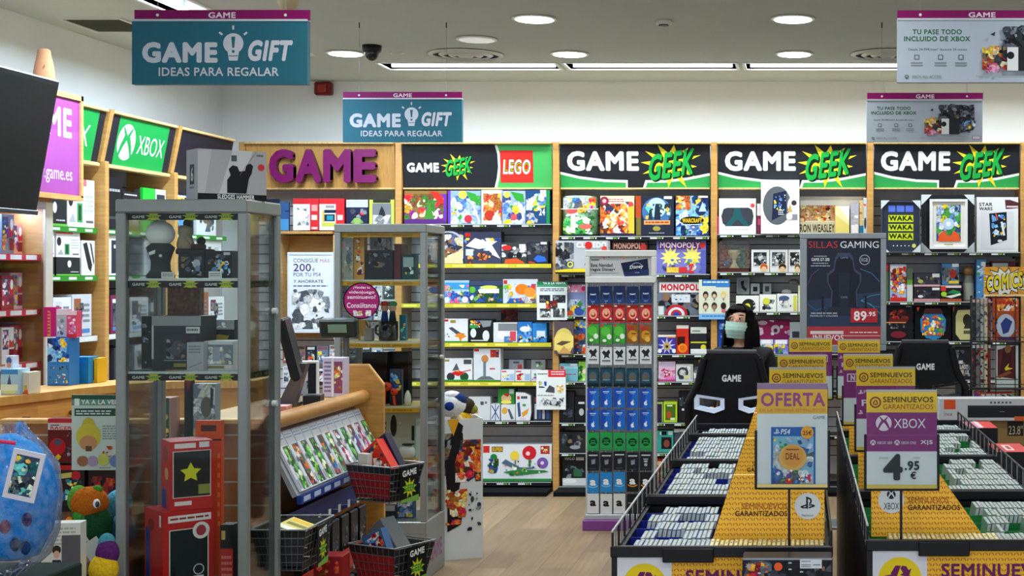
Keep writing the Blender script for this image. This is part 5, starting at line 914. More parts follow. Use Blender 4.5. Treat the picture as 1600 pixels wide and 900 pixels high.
b = MB(M); b.box(-.19, -.05, -.1, .1, -.1, .1, '202226', 'metal'); b.build('wall_bracket', r)
# wooden skittle on top
x, y = wx(69, 8.0), 8.0; zb = 2.802
D = 7.95; x = XC-.04; 
b = MB(); pr = [(.05, 0), (.055, .012), (.058, .06), (.055, .11), (.046, .165), (.036, .205), (.033, .232), (.022, .24)]; yv = yat(69, x)
b.lathe((x, yv, 2.802), pr, 'c8906a', 'matte', 24); c = front(b, 0, 0, 1, 1, 1) if 0 else None
for k in range(3): b.box(x+.012+.006*k, x+.014+.006*k, yv-.052+.002*k, yv-.044, 2.802+.10+.012*k, 2.802+.118+.012*k, '3a3430', 'matte')
tag(b.build('wooden_skittle'), 'pale terracotta skittle-shaped ornament standing on top of the wooden unit', 'ornament')
# ------------------------------------------------------------------ curved counter and the slatted island
pts = [(-3.6, 6.2), (-3.53, 6.5), (-3.47, 6.8), (-3.38, 7.05), (-3.22, 7.22), (-3.02, 7.26), (-2.8, 7.28)]
r = tag(E('sales_counter', (-3.4, 6.8, 0)), 'curved light wooden counter with keyed doors behind the slatted island', 'counter')
def sweep(b, pts, off0, off1, z0, z1, col, m):
    P0, P1 = [], []
    for i, p in enumerate(pts):
        a, e = Vector(pts[max(0, i-1)]), Vector(pts[min(len(pts)-1, i+1)]); t = (e-a).normalized(); n = Vector((t.y, -t.x)); p = Vector(p); P0.append(p+n*off0); P1.append(p+n*off1)
    for i in range(len(pts)-1):
        q = [P0[i], P0[i+1], P1[i+1], P1[i]]; b.prism([(v.x, v.y, z1) for v in q], (0, 0, z0-z1), col, m)
b = MB(); sweep(b, pts, -.28, -.0, .05, 1.16, 'd89a48', 'wood'); b.build('body', r)
b = MB(); sweep(b, pts, -.3, .02, 1.162, 1.2, 'd8a052', 'woodh'); b.build('top', r)
for a, e in ((pts[0], pts[1]), (pts[1], pts[3])):
    b = MB(); sweep(b, [a, e] if e == pts[1] else pts[1:4], .001, .014, .12, 1.14, 'e0a252', 'wood'); d = b.build('door', r)
    b = MB(); q = Vector(e if e == pts[1] else pts[2]); b.cyl((q.x+.0, q.y-.1, 1.09), (q.x+.03, q.y-.11, 1.09), .012, n=10, col='6a4a20', m='metal'); b.box(q.x+.02, q.x+.03, q.y-.115, q.y-.1, 1.05, 1.09, '8a6a30', 'metal'); b.build('key', d)
# island front panel
DI = 6.0
r = tag(E('display_island', (-2.85, 6.6, 0)), 'wooden slatted island counter behind the glass cabinet', 'counter')
X0, X1 = wx(3, DI), -2.24; zt = 1.11
b = MB(); b.box(X0, X1, DI, DI+.04, .02, zt, '9a5c2c', 'woodh')
z = .06
while z < zt-.03: b.box(X0, X1, DI-.0012, DI, z, z+.007, 'b8a898', 'metal'); z += .1
b.box(X0-.005, X1+.005, DI-.012, DI+.05, zt, zt+.022, 'd8a458', 'woodh', .004); b.build('slat_panel', r)
b = MB(); b.box(-2.62, -2.29, DI+.05, 7.24, 0, 1.1, '8a5a2a', 'wood'); b.build('body', r)
b = MB(); b.box(-2.66, -2.3, DI+.05, 7.24, 1.1, 1.125, 'b98a4a', 'wood'); b.build('top', r)
b = MB(); b.cyl((-2.245, 5.98, 1.12), (-2.245, 7.24, 1.12), .034, n=20, col='b8843e', m='wood'); b.build('front_rail', r)
b = MB(); pz = [(wx(545, 7.26), 1.272), (wx(575, 7.26), 1.272), (wx(599, 7.26), 1.17), (wx(600, 7.26), .0), (wx(545, 7.26), 0)]
b.prism([(x, 7.26, z) for x, z in pz][::-1], (0, .03, 0), 'c08a40', 'wood'); b.prism([(x+.001*(i in (1, 2)), 7.262, z+.012) for i, (x, z) in enumerate(pz[:3])]+[(x, 7.262, z+.001) for x, z in pz[2::-1]], (0, .026, 0), 'd8a860', 'wood'); b.build('end_panel', r)
b = MB(); b.prism([(-2.285, 6.02, 1.06), (-2.15, 6.02, .80), (-2.17, 6.02, .79), (-2.29, 6.02, 1.04)], (0, 1.2, 0), '9aa0a8', 'plastic'); b.prism([(-2.152, 6.02, .80), (-2.13, 6.02, .80), (-2.13, 6.02, .765), (-2.152, 6.02, .765)], (0, 1.2, 0), '1c3e8a', 'plastic')
c = Cv(b, (-2.13, 6.02, .8), (0, 1.2, 0), (0, 0, -.035))
for k in range(9): c.rect(.02+.11*k, .15, .09+.11*k, .8, 'b8c8e8'); c.k -= 1
b.build('game_rack', r)
for zr, col, xx in ((.69, '182a78', -2.2), (.43, 'b8281c', -2.13)):
    b = MB(); b.box(-2.29, xx, 6.02, 7.0, zr-.01, zr, '7a5a3a', 'wood'); b.box(xx, xx+.008, 6.02, 7.0, zr-.07, zr+.03, col, 'plastic'); b.build('hook_bar', r)
# white games on the sloping rack
a = Vector((-2.285, 0, 1.06)); e = Vector((-2.15, 0, .80)); sl = e-a; nrm = Vector((.26, 0, .155)).normalized()
R = random.Random(3); y = 6.055
for i in range(11):
    w = .098 if i not in (2,) else .1; mb = MB(); o = a+Vector((0, y, 0))+nrm*.003+sl*.03; q = sl*.94
    cs = [o, o+Vector((0, w, 0)), o+q+Vector((0, w, 0)), o+q]; mb.prism([v+nrm*.012 for v in cs][::-1], -nrm*.012, 'dde4ee', 'print')
    c = Cv(mb, o+nrm*.012, (0, w, 0), q); c.run('w .05 .04 .9 .14 2 88a8c8;r .3 .24 .97 .98 %s;k %d .3 .26 .97 .98 %s 16 .35;r .05 .8 .25 .95 b0b8c4;e .15 .5 .08 .05 70788a' % (R.choice(('5a5048', '486858', '885058', '504a60')), 160+i, R.choice(('warm', 'pink', 'fire', 'mix', 'green'))))
    tag(mb.build('game_case'), 'white-edged game case, %s from the wooden end panel on the sloping rack' % (['eleventh', 'tenth', 'ninth', 'eighth', 'seventh', 'sixth', 'fifth', 'fourth', 'third', 'second', 'first'][i]), 'game case', 'game cases on the sloping rack'); y += .108
# black pouches hanging
for row, (zr, xx, n, rn) in enumerate(((.69, -2.19, 7, 'blue'), (.43, -2.12, 5, 'red'))):
    for i in range(n):
        y = 6.05+i*.135; r = tag(E('hanging_pouch', (xx+.015, y, zr)), 'black hanging pouch, number %s along the %s hook bar' % (['one', 'two', 'three', 'four', 'five', 'six', 'seven'][i], rn), 'pouch', 'black pouches on the island hook bars')
        b = MB(); b.box(xx+.012, xx+.045, y, y+.11, zr-.252 if row == 0 else zr-.24, zr-.076, '15161a', 'plastic', .006); c = side_cv(b, xx+.045, y, y+.11, zr-.25, zr-.08); c.run('k %d .1 .3 .9 .95 dark 7 .25;c .4 .8 .05 b0b4b8;c .6 .6 .04 a8acb0' % (600+row*10+i)); b.build('pouch', r)
        b = MB(); b.tube([(xx+.008, y+.055, zr-.03), (xx+.06, y+.055, zr-.028)], .002, 'b0b4b8'); b.box(xx+.06, xx+.062, y+.04, y+.07, zr-.04, zr-.005, 'e8eaec', 'plastic'); b.build('price_hook', r)
# wire baskets
def basket(cx, cy, zr, w, d, h, yaw, label, red, sgn=True):
    r = tag(E('wire_basket', (cx, cy, zr-h), yaw), label, 'basket', 'wire baskets on the island side')
    t = .72
    def rim(k): f = t+(1-t)*k; return [(-w/2*f, -d/2*f, h*k), (w/2*f, -d/2*f, h*k), (w/2*f, d/2*f, h*k), (-w/2*f, d/2*f, h*k)]
    b = MB()
    for k in (1, .8, .6, .4, .2, 0):
        p = rim(k); b.tube(p+[p[0]], .004 if k == 1 else .002, '8a8e90' if k == 1 else '6a6e70')
    for s in range(4):
        p, q = rim(1), rim(0)
        for j in range(9):
            f = j/8; A = Vector(p[s]).lerp(Vector(p[(s+1) % 4]), f); B = Vector(q[s]).lerp(Vector(q[(s+1) % 4]), f); b.tube([A, B], .0015, '6a6e70')
    o = b.build('wire_frame', r, (0, 0, 0)); o.location = (0, 0, 0)
    def wall(name, s, col, k0, k1, runs=None):
        b = MB(); A = rim(k1); B = rim(k0); i, j = s, (s+1) % 4; q = [Vector(A[i]), Vector(A[j]), Vector(B[j]), Vector(B[i])]; n = (q[1]-q[0]).cross(q[3]-q[0]).normalized()*.003
        b.prism([v+n for v in q][::-1], -n*.5, col, 'plastic')
        if runs: Cv(b, q[0]+n*1.4, q[1]-q[0], q[3]-q[0], k0=2).run(runs)
        o = b.build(name, r, (0, 0, 0)); o.location = (0, 0, 0)
    wall('liner', 0, 'a82428' if red else '30343a', .1, .78, 'r 0 .0 1 .04 c8a8a0;r 0 .3 1 .34 c8a8a0;r 0 .62 1 .66 c8a8a0')
    wall('label_strip', 0, '2a2c2c', .8, .98, 'k 7 .02 .1 .98 .9 white 16 .4')
    wall('liner', 2, '3a3e40', .05, .95); wall('liner', 3, '3a3e40', .05, .95); wall('liner', 1, '24282a', .05, .95)
    b = MB(); q = rim(.02); b.prism(q, (0, 0, .003), '2a2e30', 'plastic'); o = b.build('floor_plate', r, (0, 0, 0)); o.location = (0, 0, 0)
    if sgn:
        b = MB(); q = [Vector((w/2+.012, -.06, h-.005)), Vector((w/2+.012, .06, h-.005)), Vector((w/2+.012, .06, h-.17)), Vector((w/2+.012, -.06, h-.17))]
        b.prism(q[::-1], (-.004, 0, 0), '1a1c1c', 'print'); c = Cv(b, q[0], q[1]-q[0], q[3]-q[0], k0=2); c.text('GAME', .12, .08, .88, .26, 'e8eaea', .04, 0, -.05); c.star(.5, .6, .4, .2, 9, 'c8c828'); c.text('GEEK', .2, .5, .8, .7, '1f8a3a', .05); c.poly([(0, .92), (1, .82), (1, 1), (0, 1)], '78a848'); o = b.build('sign_card', r, (0, 0, 0)); o.location = (0, 0, 0)
    return r
basket(-1.95, 6.62, .86, .28, .22, .17, math.radians(-28), 'upper wire basket with red striped liner, holding a red box', True)
basket(-1.86, 6.42, .53, .28, .26, .19, math.radians(-28), 'lower wire basket with red striped liner, holding a grey bundle', True)
basket(-2.06, 5.72, .74, .22, .34, .17, 0, 'wire basket nearest the glass cabinet, holding a yellow box', False)
def loose(name, label, cat, c, s, rot, col, art='', m='print', par=None):
    M = Matrix.Translation(c) @ Matrix.Rotation(math.radians(rot[2]), 4, 'Z') @ Matrix.Rotation(math.radians(rot[1]), 4, 'Y') @ Matrix.Rotation(math.radians(rot[0]), 4, 'X')
    b = MB(M); b.box(-s[0]/2, s[0]/2, -s[1]/2, s[1]/2, 0, s[2], col, m, min(s)*.03)
    if art:
        if s[1] <= s[2]: cv = Cv(b, M @ Vector((-s[0]/2, -s[1]/2, s[2])), M.to_3x3() @ Vector((s[0], 0, 0)), M.to_3x3() @ Vector((0, 0, -s[2])))
        else: cv = Cv(b, M @ Vector((-s[0]/2, s[1]/2, s[2])), M.to_3x3() @ Vector((s[0], 0, 0)), M.to_3x3() @ Vector((0, -s[1], 0)))
        cv.mb = MB(); cv.run(art); k = len(b.v); b.v += cv.mb.v; b.f += [[i+k for i in f] for f in cv.mb.f]; b.c += cv.mb.c; b.m += cv.mb.m; b.sm += cv.mb.sm
    return tag(b.build(name), label, cat)
def inb(cx, cy, lx, ly, z, yaw=math.radians(-28)): return (cx+lx*math.cos(yaw)-ly*math.sin(yaw), cy+lx*math.sin(yaw)+ly*math.cos(yaw), z)
loose('toy_set_box', 'red patterned box leaning in the upper wire basket', 'toy box', inb(-1.95, 6.62, .06, 0, .745), (.13, .05, .24), (0, -38, -28), 'd8301c', 'k 170 .05 .05 .95 .7 fire 20 .2;p 3a2468 .3 .6 .6 .45 .7 .7 .45 .8;r 0 .8 1 1 e84020')
loose('small_carton', 'small white carton at the near side of the upper wire basket', 'box', inb(-1.95, 6.62, -.07, -.058, .699), (.06, .03, .21), (0, 0, -28), 'd8d6cc', 'k 171 .5 .3 .9 .9 warm 4 .3')
loose('toy_set_box', 'dark violet box behind the red one in the upper wire basket', 'toy box', inb(-1.95, 6.62, .055, .051, .745), (.13, .04, .26), (0, -34, -28), '241c3c', 'k 172 .1 .1 .9 .9 dark 8')
loose('plush_bundle', 'grey wrapped bundle lying in the lower wire basket', 'toy', inb(-1.86, 6.42, .075, .036, .386), (.1, .09, .28), (0, -40, -28), '6a6e70', 'k 173 .1 .2 .9 .9 grey 8', 'fabric')
loose('toy_set_box', 'blue and red picture box in the lower wire basket', 'toy box', inb(-1.86, 6.42, .03, -.052, .376), (.13, .04, .22), (0, -24, -28), '4a6a98', 'k 174 .05 .05 .95 .95 red 18 .25;k 175 .1 .1 .6 .4 blue 6')
loose('carry_case', 'black rounded case in the basket nearest the cabinet', 'case', (-2.06, 5.72, .578), (.12, .2, .07), (0, 0, 0), '141518', '', 'fabric')
loose('toy_set_box', 'yellow striped box lying in the basket nearest the cabinet', 'toy box', (-2.05, 5.72, .678), (.13, .2, .05), (0, 20, 0), 'd8c870', 'r .1 .1 .9 .25 e8b020;r .1 .4 .9 .6 80803a;r 0 .75 1 1 e8e8d8')
b = MB(); b.box(-2.06, -1.92, 5.92, 6.05, 0, .4, '3a2a1c', 'wood', .004); tag(b.build('display_plinth'), 'small brown plinth under the dark red box beside the island', 'plinth')
loose('toy_set_box', 'dark red box beside the hanging pouches, near the farthest wire basket', 'toy box', (-1.99, 5.985, .401), (.12, .11, .16), (0, 0, 0), '8a1c20', 'k 176 .1 .1 .9 .9 red 8;r 0 .85 1 1 c8b090')
# items standing on the island and behind it
ZI = 1.127
def stand(px, py, Y, w, h, d, name, label, cat, col, art='', yaw=0, m='print', z=ZI):
    return loose(name, label, cat, (wx(px, Y), Y, z), (w, d, h), (0, 0, yaw), col, art, m)
r = tag(E('monitor', (-2.5, 6.55, ZI)), 'black till monitor seen edge-on above the wooden rail', 'monitor')
M = Matrix.Translation((wx(455, 6.55), 6.55, 1.4)) @ Matrix.Rotation(math.radians(106), 4, 'Z') @ Matrix.Rotation(math.radians(-14), 4, 'X')
b = MB(M); b.box(-.19, .19, -.02, .02, -.14, .15, '15171b', 'plastic', .01); b.build('casing', r)
b = MB(M); b.box(-.17, .17, .02, .022, -.12, .13, '0b0d10', 'gloss'); b.build('screen', r)
b = MB(); x = wx(452, 6.6); b.prism([(x-.06, 6.6, ZI), (x+.02, 6.6, ZI), (x+.08, 6.6, 1.33), (x+.04, 6.6, 1.33)], (0, .05, 0), '6a6468', 'metal'); b.box(x-.09, x+.02, 6.52, 6.72, ZI, ZI+.015, '6a6468', 'metal'); b.build('stand', r)
stand(483, 0, 6.85, .085, .2, .06, 'accessory_box', 'white and black accessory box standing on the island', 'box', 'dfe4ea', 'r .5 .05 .95 .95 24282e;k 180 .1 .1 .5 .9 dark 6;r .1 .5 .45 .8 b0bccc', 8)
stand(525, 0, 7.15, .11, .2, .07, 'accessory_box', 'lilac and white clear-wrapped box on the island', 'box', 'c8c0d8', 'w .08 .08 .4 .9 8 6a5a98;r .55 .1 .95 .9 8a4a6a;k 181 .55 .2 .95 .9 warm 6;r .45 0 .52 1 e8e8f0', -6)
stand(490, 0, 6.74, .08, .045, .12, 'console_tray', 'black and silver tray lying on the island', 'tray', '2a2e34', 'r .1 .1 .9 .3 a0a8b0', 10)
stand(434, 0, 6.35, .1, .03, .1, 'game_stack', 'pink edged flat box lying on the island', 'box', 'd88a8a', 'r 0 .3 1 .6 f0c8c8', 6)
r = tag(E('card_terminal', at(532, 520, 7.6)), 'dark green card terminal on a grey pole behind the till', 'card terminal')
b = MB(Matrix.Translation(at(530, 512, 7.6)) @ Matrix.Rotation(.2, 4, 'X')); b.box(-.1, .1, -.03, .03, -.05, .05, '26302e', 'plastic', .01); b.build('body', r)
b = MB(Matrix.Translation(at(530, 512, 7.6)) @ Matrix.Rotation(.2, 4, 'X')); b.box(-.05, .05, -.034, -.03, -.02, .025, '7a9a88', 'gloss'); b.build('display', r)
b = MB(); q = at(540, 516, 7.62); b.cyl((q.x, 7.63, 0), (q.x, 7.63, q.z), .016, col='5c5e62', m='metal'); b.box(q.x-.12, q.x+.12, 7.55, 7.75, 0, .015, '5c5e62', 'metal'); b.build('pole', r)
# products hung on the island front
def hungprod(x0, y0, x1, y1, name, label, cat, col, art, Y=5.93, d=.054, **k): return prod(x0, y0, x1, y1, name, label, cat, col, art, D=Y, dep=d, **k)
hungprod(75, 654, 114, 722, 'toy_blister', 'red toy blister hanging above the pale blue one, beside the white notice', 'toy', '6a1414', 'r 0 0 1 .1 c82830;r 0 .1 1 .26 d8ccc8;w .1 .13 .45 .18 1 282020;t RACER .1 .18 .95 .25 d03038 .03;e .38 .65 .33 .2 c01820;e .4 .55 .16 .08 50505c;k 190 .75 .3 1 .9 dark 8;p e0c020 .3 .88 .42 .82 .55 .88 .42 .97')
hungprod(66, 727, 132, 800, 'toy_blister', 'dark red toy blister with blue ring and yellow title', 'toy', '2c1c18', 'r 0 0 .85 .1 c02020;p d0c060 .15 .22 .7 .15 .7 .26 .17 .32;e .35 .62 .28 .18 1a6a98;e .42 .5 .14 .1 2c1c18;c .8 .22 .11 c82028;k 191 .55 .3 .95 .75 teal 14 .2;e .35 .85 .1 .07 d8c020;e .2 .84 .1 .05 a01820;r .0 .88 1 1 141412;w .27 .93 .42 .97 1 d8d8d8')
hungprod(34, 700, 66, 808, 'paper_pad', 'grey-white printed pad behind the blue bag', 'stationery', 'b4b8bc', 'w .1 .02 .5 .08 1 303438;w .55 .02 .95 .1 2 80848a;r .5 .48 1 .485 383c40')
hungprod(138, 730, 185, 800, 'toy_blister', 'dark blister with violet and red clutter above the orange plush', 'toy', '2a1812', 'k 192 .1 .2 .9 .7 horror 8;e .5 .75 .4 .2 6a4a80;p a03020 .4 .5 .6 .3 .7 .6')
r = hungprod(112, 617, 200, 735, 'price_notice', 'pale green sale notice with yellow cartoon shapes on the island front', 'notice', 'c8d8cc', 'r 0 0 1 .06 2a5a48;r 0 .06 1 .14 6a9a84;r .05 .05 .14 .14 e8f0ec;t YA_A_LA_VENTA .17 .065 1.0 .125 f0f4f0;r .05 .18 .78 .28 2a5248;w .08 .2 .7 .27 2 d8e0dc;c .84 .24 .07 b88058;e .3 .42 .12 .12 c8b840;e .3 .55 .22 .17 d0c440;e .3 .64 .16 .1 c89060;r .25 .68 .36 .75 6a4a30;w .55 .4 .98 .6 6 8aa098;k 193 .55 .68 .98 .85 fire 12 .2;e .2 .88 .1 .07 a06a48;e .38 .88 .09 .07 b098b8;e .57 .86 .1 .08 c8c860;e .78 .88 .1 .08 6a88b8;w .5 .96 .7 .98 1 70807a', Y=5.925, d=.0045)
r = tag(E('framed_figure', at(250, 706, 5.9)), 'red-framed narrow figure box seen through the cabinet', 'toy box')
b = MB(); x0, x1, z0, z1 = wx(233, 5.9), wx(267, 5.9), wz(706, 5.9), wz(622, 5.9); b.box(x0, x1, 5.9, 5.986, z0, z1, 'b88480'); c = Cv(b, (x0, 5.9, z1), (x1-x0, 0, 0), (0, 0, z0-z1)); c.run('r .25 .05 .92 .98 1f5a2a;k 194 .25 .3 .92 .98 white 12 .2;e .6 .38 .16 .1 302420;e .6 .45 .12 .07 d8a880;r .25 0 .92 .05 404440'); b.build('box', r)
hungprod(302, 600, 336, 690, 'framed_lenticular', 'grey blue lenticular picture in black surround through the cabinet', 'picture', '70808c', 'k 195 0 0 1 1 para 18 .4;e .6 .4 .25 .18 605848;p 20242c .8 .05 .95 .1 .9 .4 .78 .45', Y=5.93, d=.056)
hungprod(288, 590, 301, 700, 'dark_panel', 'black upright board beside the lenticular picture', 'board', '101114', 'p 8a2018 .1 .05 .9 .0 .5 .2', Y=5.965, d=.021)
# plush toys and the white boxed doll
def plush(label, blobs, parts, name='plush_toy', cat='plush toy'):
    c0 = blobs[0][0]; lo = min(b[0][2]-(b[1] if isinstance(b[1], (int, float)) else b[1][2]) for b in blobs); r = tag(E(name, (c0[0], c0[1], lo)), label, cat)
    b = MB()
    for q in blobs: b.ball(q[0], q[1], q[2])
    b.build('body', r)
    for nm, qs in parts:
        b = MB()
        for q in qs: b.ball(q[0], q[1], q[2], q[3] if len(q) > 3 else 'plush')
        b.build(nm, r)
    return r
Y = 5.45
def pp(x, y, dY=0): return tuple(at(x, y, Y+dY))
b = MB(); b.box(-3.15, -2.62, 5.3, 5.9, 0, .62, '2a2420', 'wood', .006); b.box(-3.17, -2.6, 5.28, 5.92, .62, .64, '6a4424', 'wood', .004); tag(b.build('display_plinth'), 'dark low plinth under the plush toys', 'plinth')
orange = plush('orange plush bear with green cap, lying beside the cabinet post', [(pp(140, 785, .0), (.07, .06, .062), 'b8641c'), (pp(150, 822), (.06, .055, .08), '1f4a2c')], [('cap', [(pp(122, 780, .02), (.035, .05, .055), '5a9a3a'), (pp(152, 766, .0), .02, '4a8a30')]), ('eye', [(pp(151, 787, -.06), (.014, .01, .018), 'e8e8e8', 'gloss'), (pp(152, 788, -.068), (.008, .006, .012), '26303a', 'gloss')]), ('ear', [(pp(133, 771, -.02), (.018, .012, .02), '7a4418')]), ('foot', [(pp(109, 822, -.03), (.022, .02, .036), 'e88a28'), (pp(120, 836, -.03), (.036, .03, .035), 'd89020')]), ('arm', [(pp(124, 806, -.03), (.026, .02, .022), '3f9a3a'), (pp(131, 818, -.03), (.02, .02, .05), '2f7a34')])])
plush('light blue plush toy half behind the cabinet post', [(pp(186, 786, .12), (.05, .05, .055), '58a8c8'), (pp(190, 830, .12), (.055, .05, .08), '2a6a88')], [('arm', [(pp(186, 812, .03), (.02, .02, .02), '4a98b0')])])
plush('yellow and violet plush toy low beside the cabinet post', [(pp(162, 890, -.37), (.05, .05, .06), 'e0b828'), (pp(168, 864, -.36), (.04, .04, .05), '5a2a68')], [('sleeve', [(pp(167, 850, -.35), (.03, .03, .04), '4a90a0')])])
M = Matrix.Translation(at(146, 858, 5.26)) @ Matrix.Rotation(-.6, 4, 'Y'); b = MB(M); b.box(-.035, .035, 0, .003, -.035, .035, 'b8bcb8'); b.box(-.004, .004, 0, .002, .035, .1, 'b8bcb8'); b.build('swing_tag', orange)
doll = loose('doll_box', 'white parchment doll box with small dark-haired doll, beside the blue bag', 'toy box', (wx(92, 5.0), 5.0, .6), (.165, .06, .27), (0, 0, 8), 'd6d6cc', 'w .1 .05 .9 .3 5 a8a89c;r .62 .16 1 1 585458;e .15 .3 .07 .07 8a8c88;e .52 .35 .09 .06 2c1e18;e .52 .41 .06 .05 d8a888;p 26242a .4 .6 .44 .48 .6 .48 .68 .6 .68 1 .38 1;e .28 .62 .06 .12 e8d8a0;w .08 .6 .3 .9 4 a8a89c;e .8 .7 .08 .06 c8c8c8')
b = MB(); b.box(wx(40, 5), wx(172, 5), 4.9, 5.2, 0, .6, '1c1a1a', 'matte', .005); tag(b.build('display_plinth'), 'black low plinth under the parchment doll box', 'plinth')
b = MB(); b.tube([at(78, 838, 5.0), at(84, 833, 5.0), at(96, 834, 5.0), at(104, 840, 5.0)], .008, 'd0d0cc', 'plastic'); b.build('hang_tab', doll)
# blue wrapped plush bag
r = tag(E('wrapped_plush', at(0, 880, 4.0)), 'large blue plush bag in crinkled clear wrap with white framed label', 'plush toy')
Y = 4.0; c0 = at(-10, 782, Y)
b = MB(); prof = [(-.185, .03), (-.17, .085), (-.1, .12), (0, .135), (.09, .12), (.15, .075), (.18, .02)]
vs = []; n = 28
for z, rr in prof:
    for i in range(n): t = 2*math.pi*i/n; vs.append((c0.x+rr*math.cos(t)*(1+.03*math.sin(5*t+z*20)), Y+.08+rr*.7*math.sin(t), c0.z+z))
b.add(vs, [[j*n+i, j*n+(i+1) % n, (j+1)*n+(i+1) % n, (j+1)*n+i] for j in range(len(prof)-1) for i in range(n)]+[list(range(n))[::-1], list(range((len(prof)-1)*n, len(prof)*n))], '1f92e8', 'fabric', True)
for x, y, q in ((12, 822, '8a4868'), (42, 812, '4a3a70'), (40, 856, '203a6a'), (26, 850, '24406a')): b.ball((wx(x, Y-.0), Y-.015+.0006*abs(x-10)**1.2*.4, wz(y, Y)), (.014, .008, .02), q)
b.build('plush_body', r)
M = Matrix.Translation((wx(31, 3.9), 3.92, wz(745, 3.9))) @ Matrix.Rotation(math.radians(14), 4, 'Y') @ Matrix.Rotation(.12, 4, 'Z')
b = MB(M); b.box(-.043, .043, 0, .004, -.07, .07, 'ded8e4', 'print'); cv = Cv(MB(), M @ Vector((-.043, 0, .07)), M.to_3x3() @ Vector((.086, 0, 0)), M.to_3x3() @ Vector((0, 0, -.14))); cv.run('r .14 .1 .86 .9 3a4460;k 197 .14 .1 .86 .9 teal 16 .25;k 198 .2 .5 .8 .88 dark 8 .25'); k = len(b.v); b.v += cv.mb.v; b.f += [[i+k for i in f] for f in cv.mb.f]; b.c += cv.mb.c; b.m += cv.mb.m; b.sm += cv.mb.sm; b.build('framed_label', r)
b = MB(); vs = []; R = random.Random(12)
prof = [(-.235, .02), (-.2, .08), (-.17, .115), (-.1, .14), (0, .15), (.09, .14), (.15, .1), (.19, .06), (.215, .045)]
for z, rr in prof:
    for i in range(n): t = 2*math.pi*i/n; q = rr*(1+.05*(R.random()-.5)); vs.append((c0.x+q*math.cos(t), Y+.07+q*.82*math.sin(t), c0.z+z))
b.add(vs, [[j*n+i, j*n+(i+1) % n, (j+1)*n+(i+1) % n, (j+1)*n+i] for j in range(len(prof)-1) for i in range(n)], 'fff', 'clear', True); b.build('clear_wrap', r)
b = MB(); b.tube([(c0.x-.05, 3.97, c0.z+.16), (c0.x+.02, 3.96, c0.z+.175), (c0.x+.075, 3.98, c0.z+.165)], .006, 'd03060', 'plastic'); b.build('ribbon', r)
b = MB(); z = c0.z-.236; b.box(c0.x-.2, c0.x+.1, 3.9, 4.3, 0, z, '1c2a22', 'matte', .005); tag(b.build('display_plinth'), 'dark green plinth under the blue plush bag', 'plinth')
# stands on the left counter
ZC = 1.2
def counter_item(px0, px1, ptop, Y, name, label, cat, col, art, d=.1, lean=0): 
    pb = VY+(CAMZ-ZC)*FPX/Y; return prod(px0, ptop, px1, pb, name, label, cat, col, art, D=Y, dep=d)
counter_item(74, 108, 528.5, 6.92, 'card_display', 'blue card display with rows of tiny toy cars on the counter', 'display', '2a78c8', 'k 210 0 .0 1 .5 blue 10 .35;r .04 .56 .96 .97 3a80c0;k 211 .08 .58 .95 .7 dark 10 .2;k 212 .08 .75 .95 .95 white 10 .15')
counter_item(112, 138, 558, 7.05, 'card_display', 'folded bright blue card tray on the counter', 'display', '1f88d0', 'p 2048a8 0 0 .5 .3 .3 1 0 1')
counter_item(1, 28, 577, 6.4, 'toy_set_box', 'pale blue box with tower picture on the counter end', 'toy box', 'a8d0e8', 'r 0 0 1 .2 4a90d0;p 4a5a78 .35 .7 .5 .2 .65 .7;e .5 .9 .4 .08 d8e090;r 0 .6 1 .85 d8e8d8')
counter_item(35, 45, 582, 6.44, 'toy_set_box', 'cream side box with small orange toy on the counter end', 'toy box', 'dfd8c4', 'r .3 .6 .7 .85 e0b020;p e06030 0 1 .3 .85 .8 .8 .9 1')
prod(8, 556, 20, 577, 'toy_figure_box', 'small arched white box standing on the pale blue box', 'toy box', 'd8dce8', 'e .5 .4 .35 .3 4a6a98;e .5 .7 .3 .2 e09070', D=6.45, dep=.05)
r = tag(E('leaflet_display', at(95, 528, 6.95)), 'magenta and pink leaflet holder above the blue card display', 'display')
for i, (a, e, col, art) in enumerate(((68, 88, 'c81c70', 'r .3 .15 .55 .95 d88a20;r .3 .15 .5 .9 c81c70;w .32 .1 .5 .95 8 e0a030'), (88, 104, 'b8b4c4', 'r 0 0 1 .2 f0d8e0;k 213 .1 .2 .9 .9 grey 6'), (104, 120, 'e05078', 'k 214 .1 .2 .9 .9 pink 8;r 0 0 1 .15 f0d8e0;r 0 .85 1 1 d83040'))):
    b = MB(); b.box(wx(a, 6.95), wx(e, 6.95), 6.95, 7.0, wz(526.4, 6.95), wz(480+i*3, 6.95), col); Cv(b, (wx(a, 6.95), 6.95, wz(480+i*3, 6.95)), (wx(e, 6.95)-wx(a, 6.95), 0, 0), (0, 0, wz(528, 6.95)-wz(480+i*3, 6.95))).run(art); b.build('leaflet', r)
b = MB(); b.box(wx(80, 6.98), wx(104, 6.98), 7.025, 7.05, ZC, wz(500, 6.98), '3a70b0', 'plastic'); b.build('back_support', r)
counter_item(142, 152, 560, 7.1, 'toy_set_box', 'yellow striped narrow box at the back of the counter', 'toy box', 'd8b020', 'r .3 .1 .5 .9 3a3420')
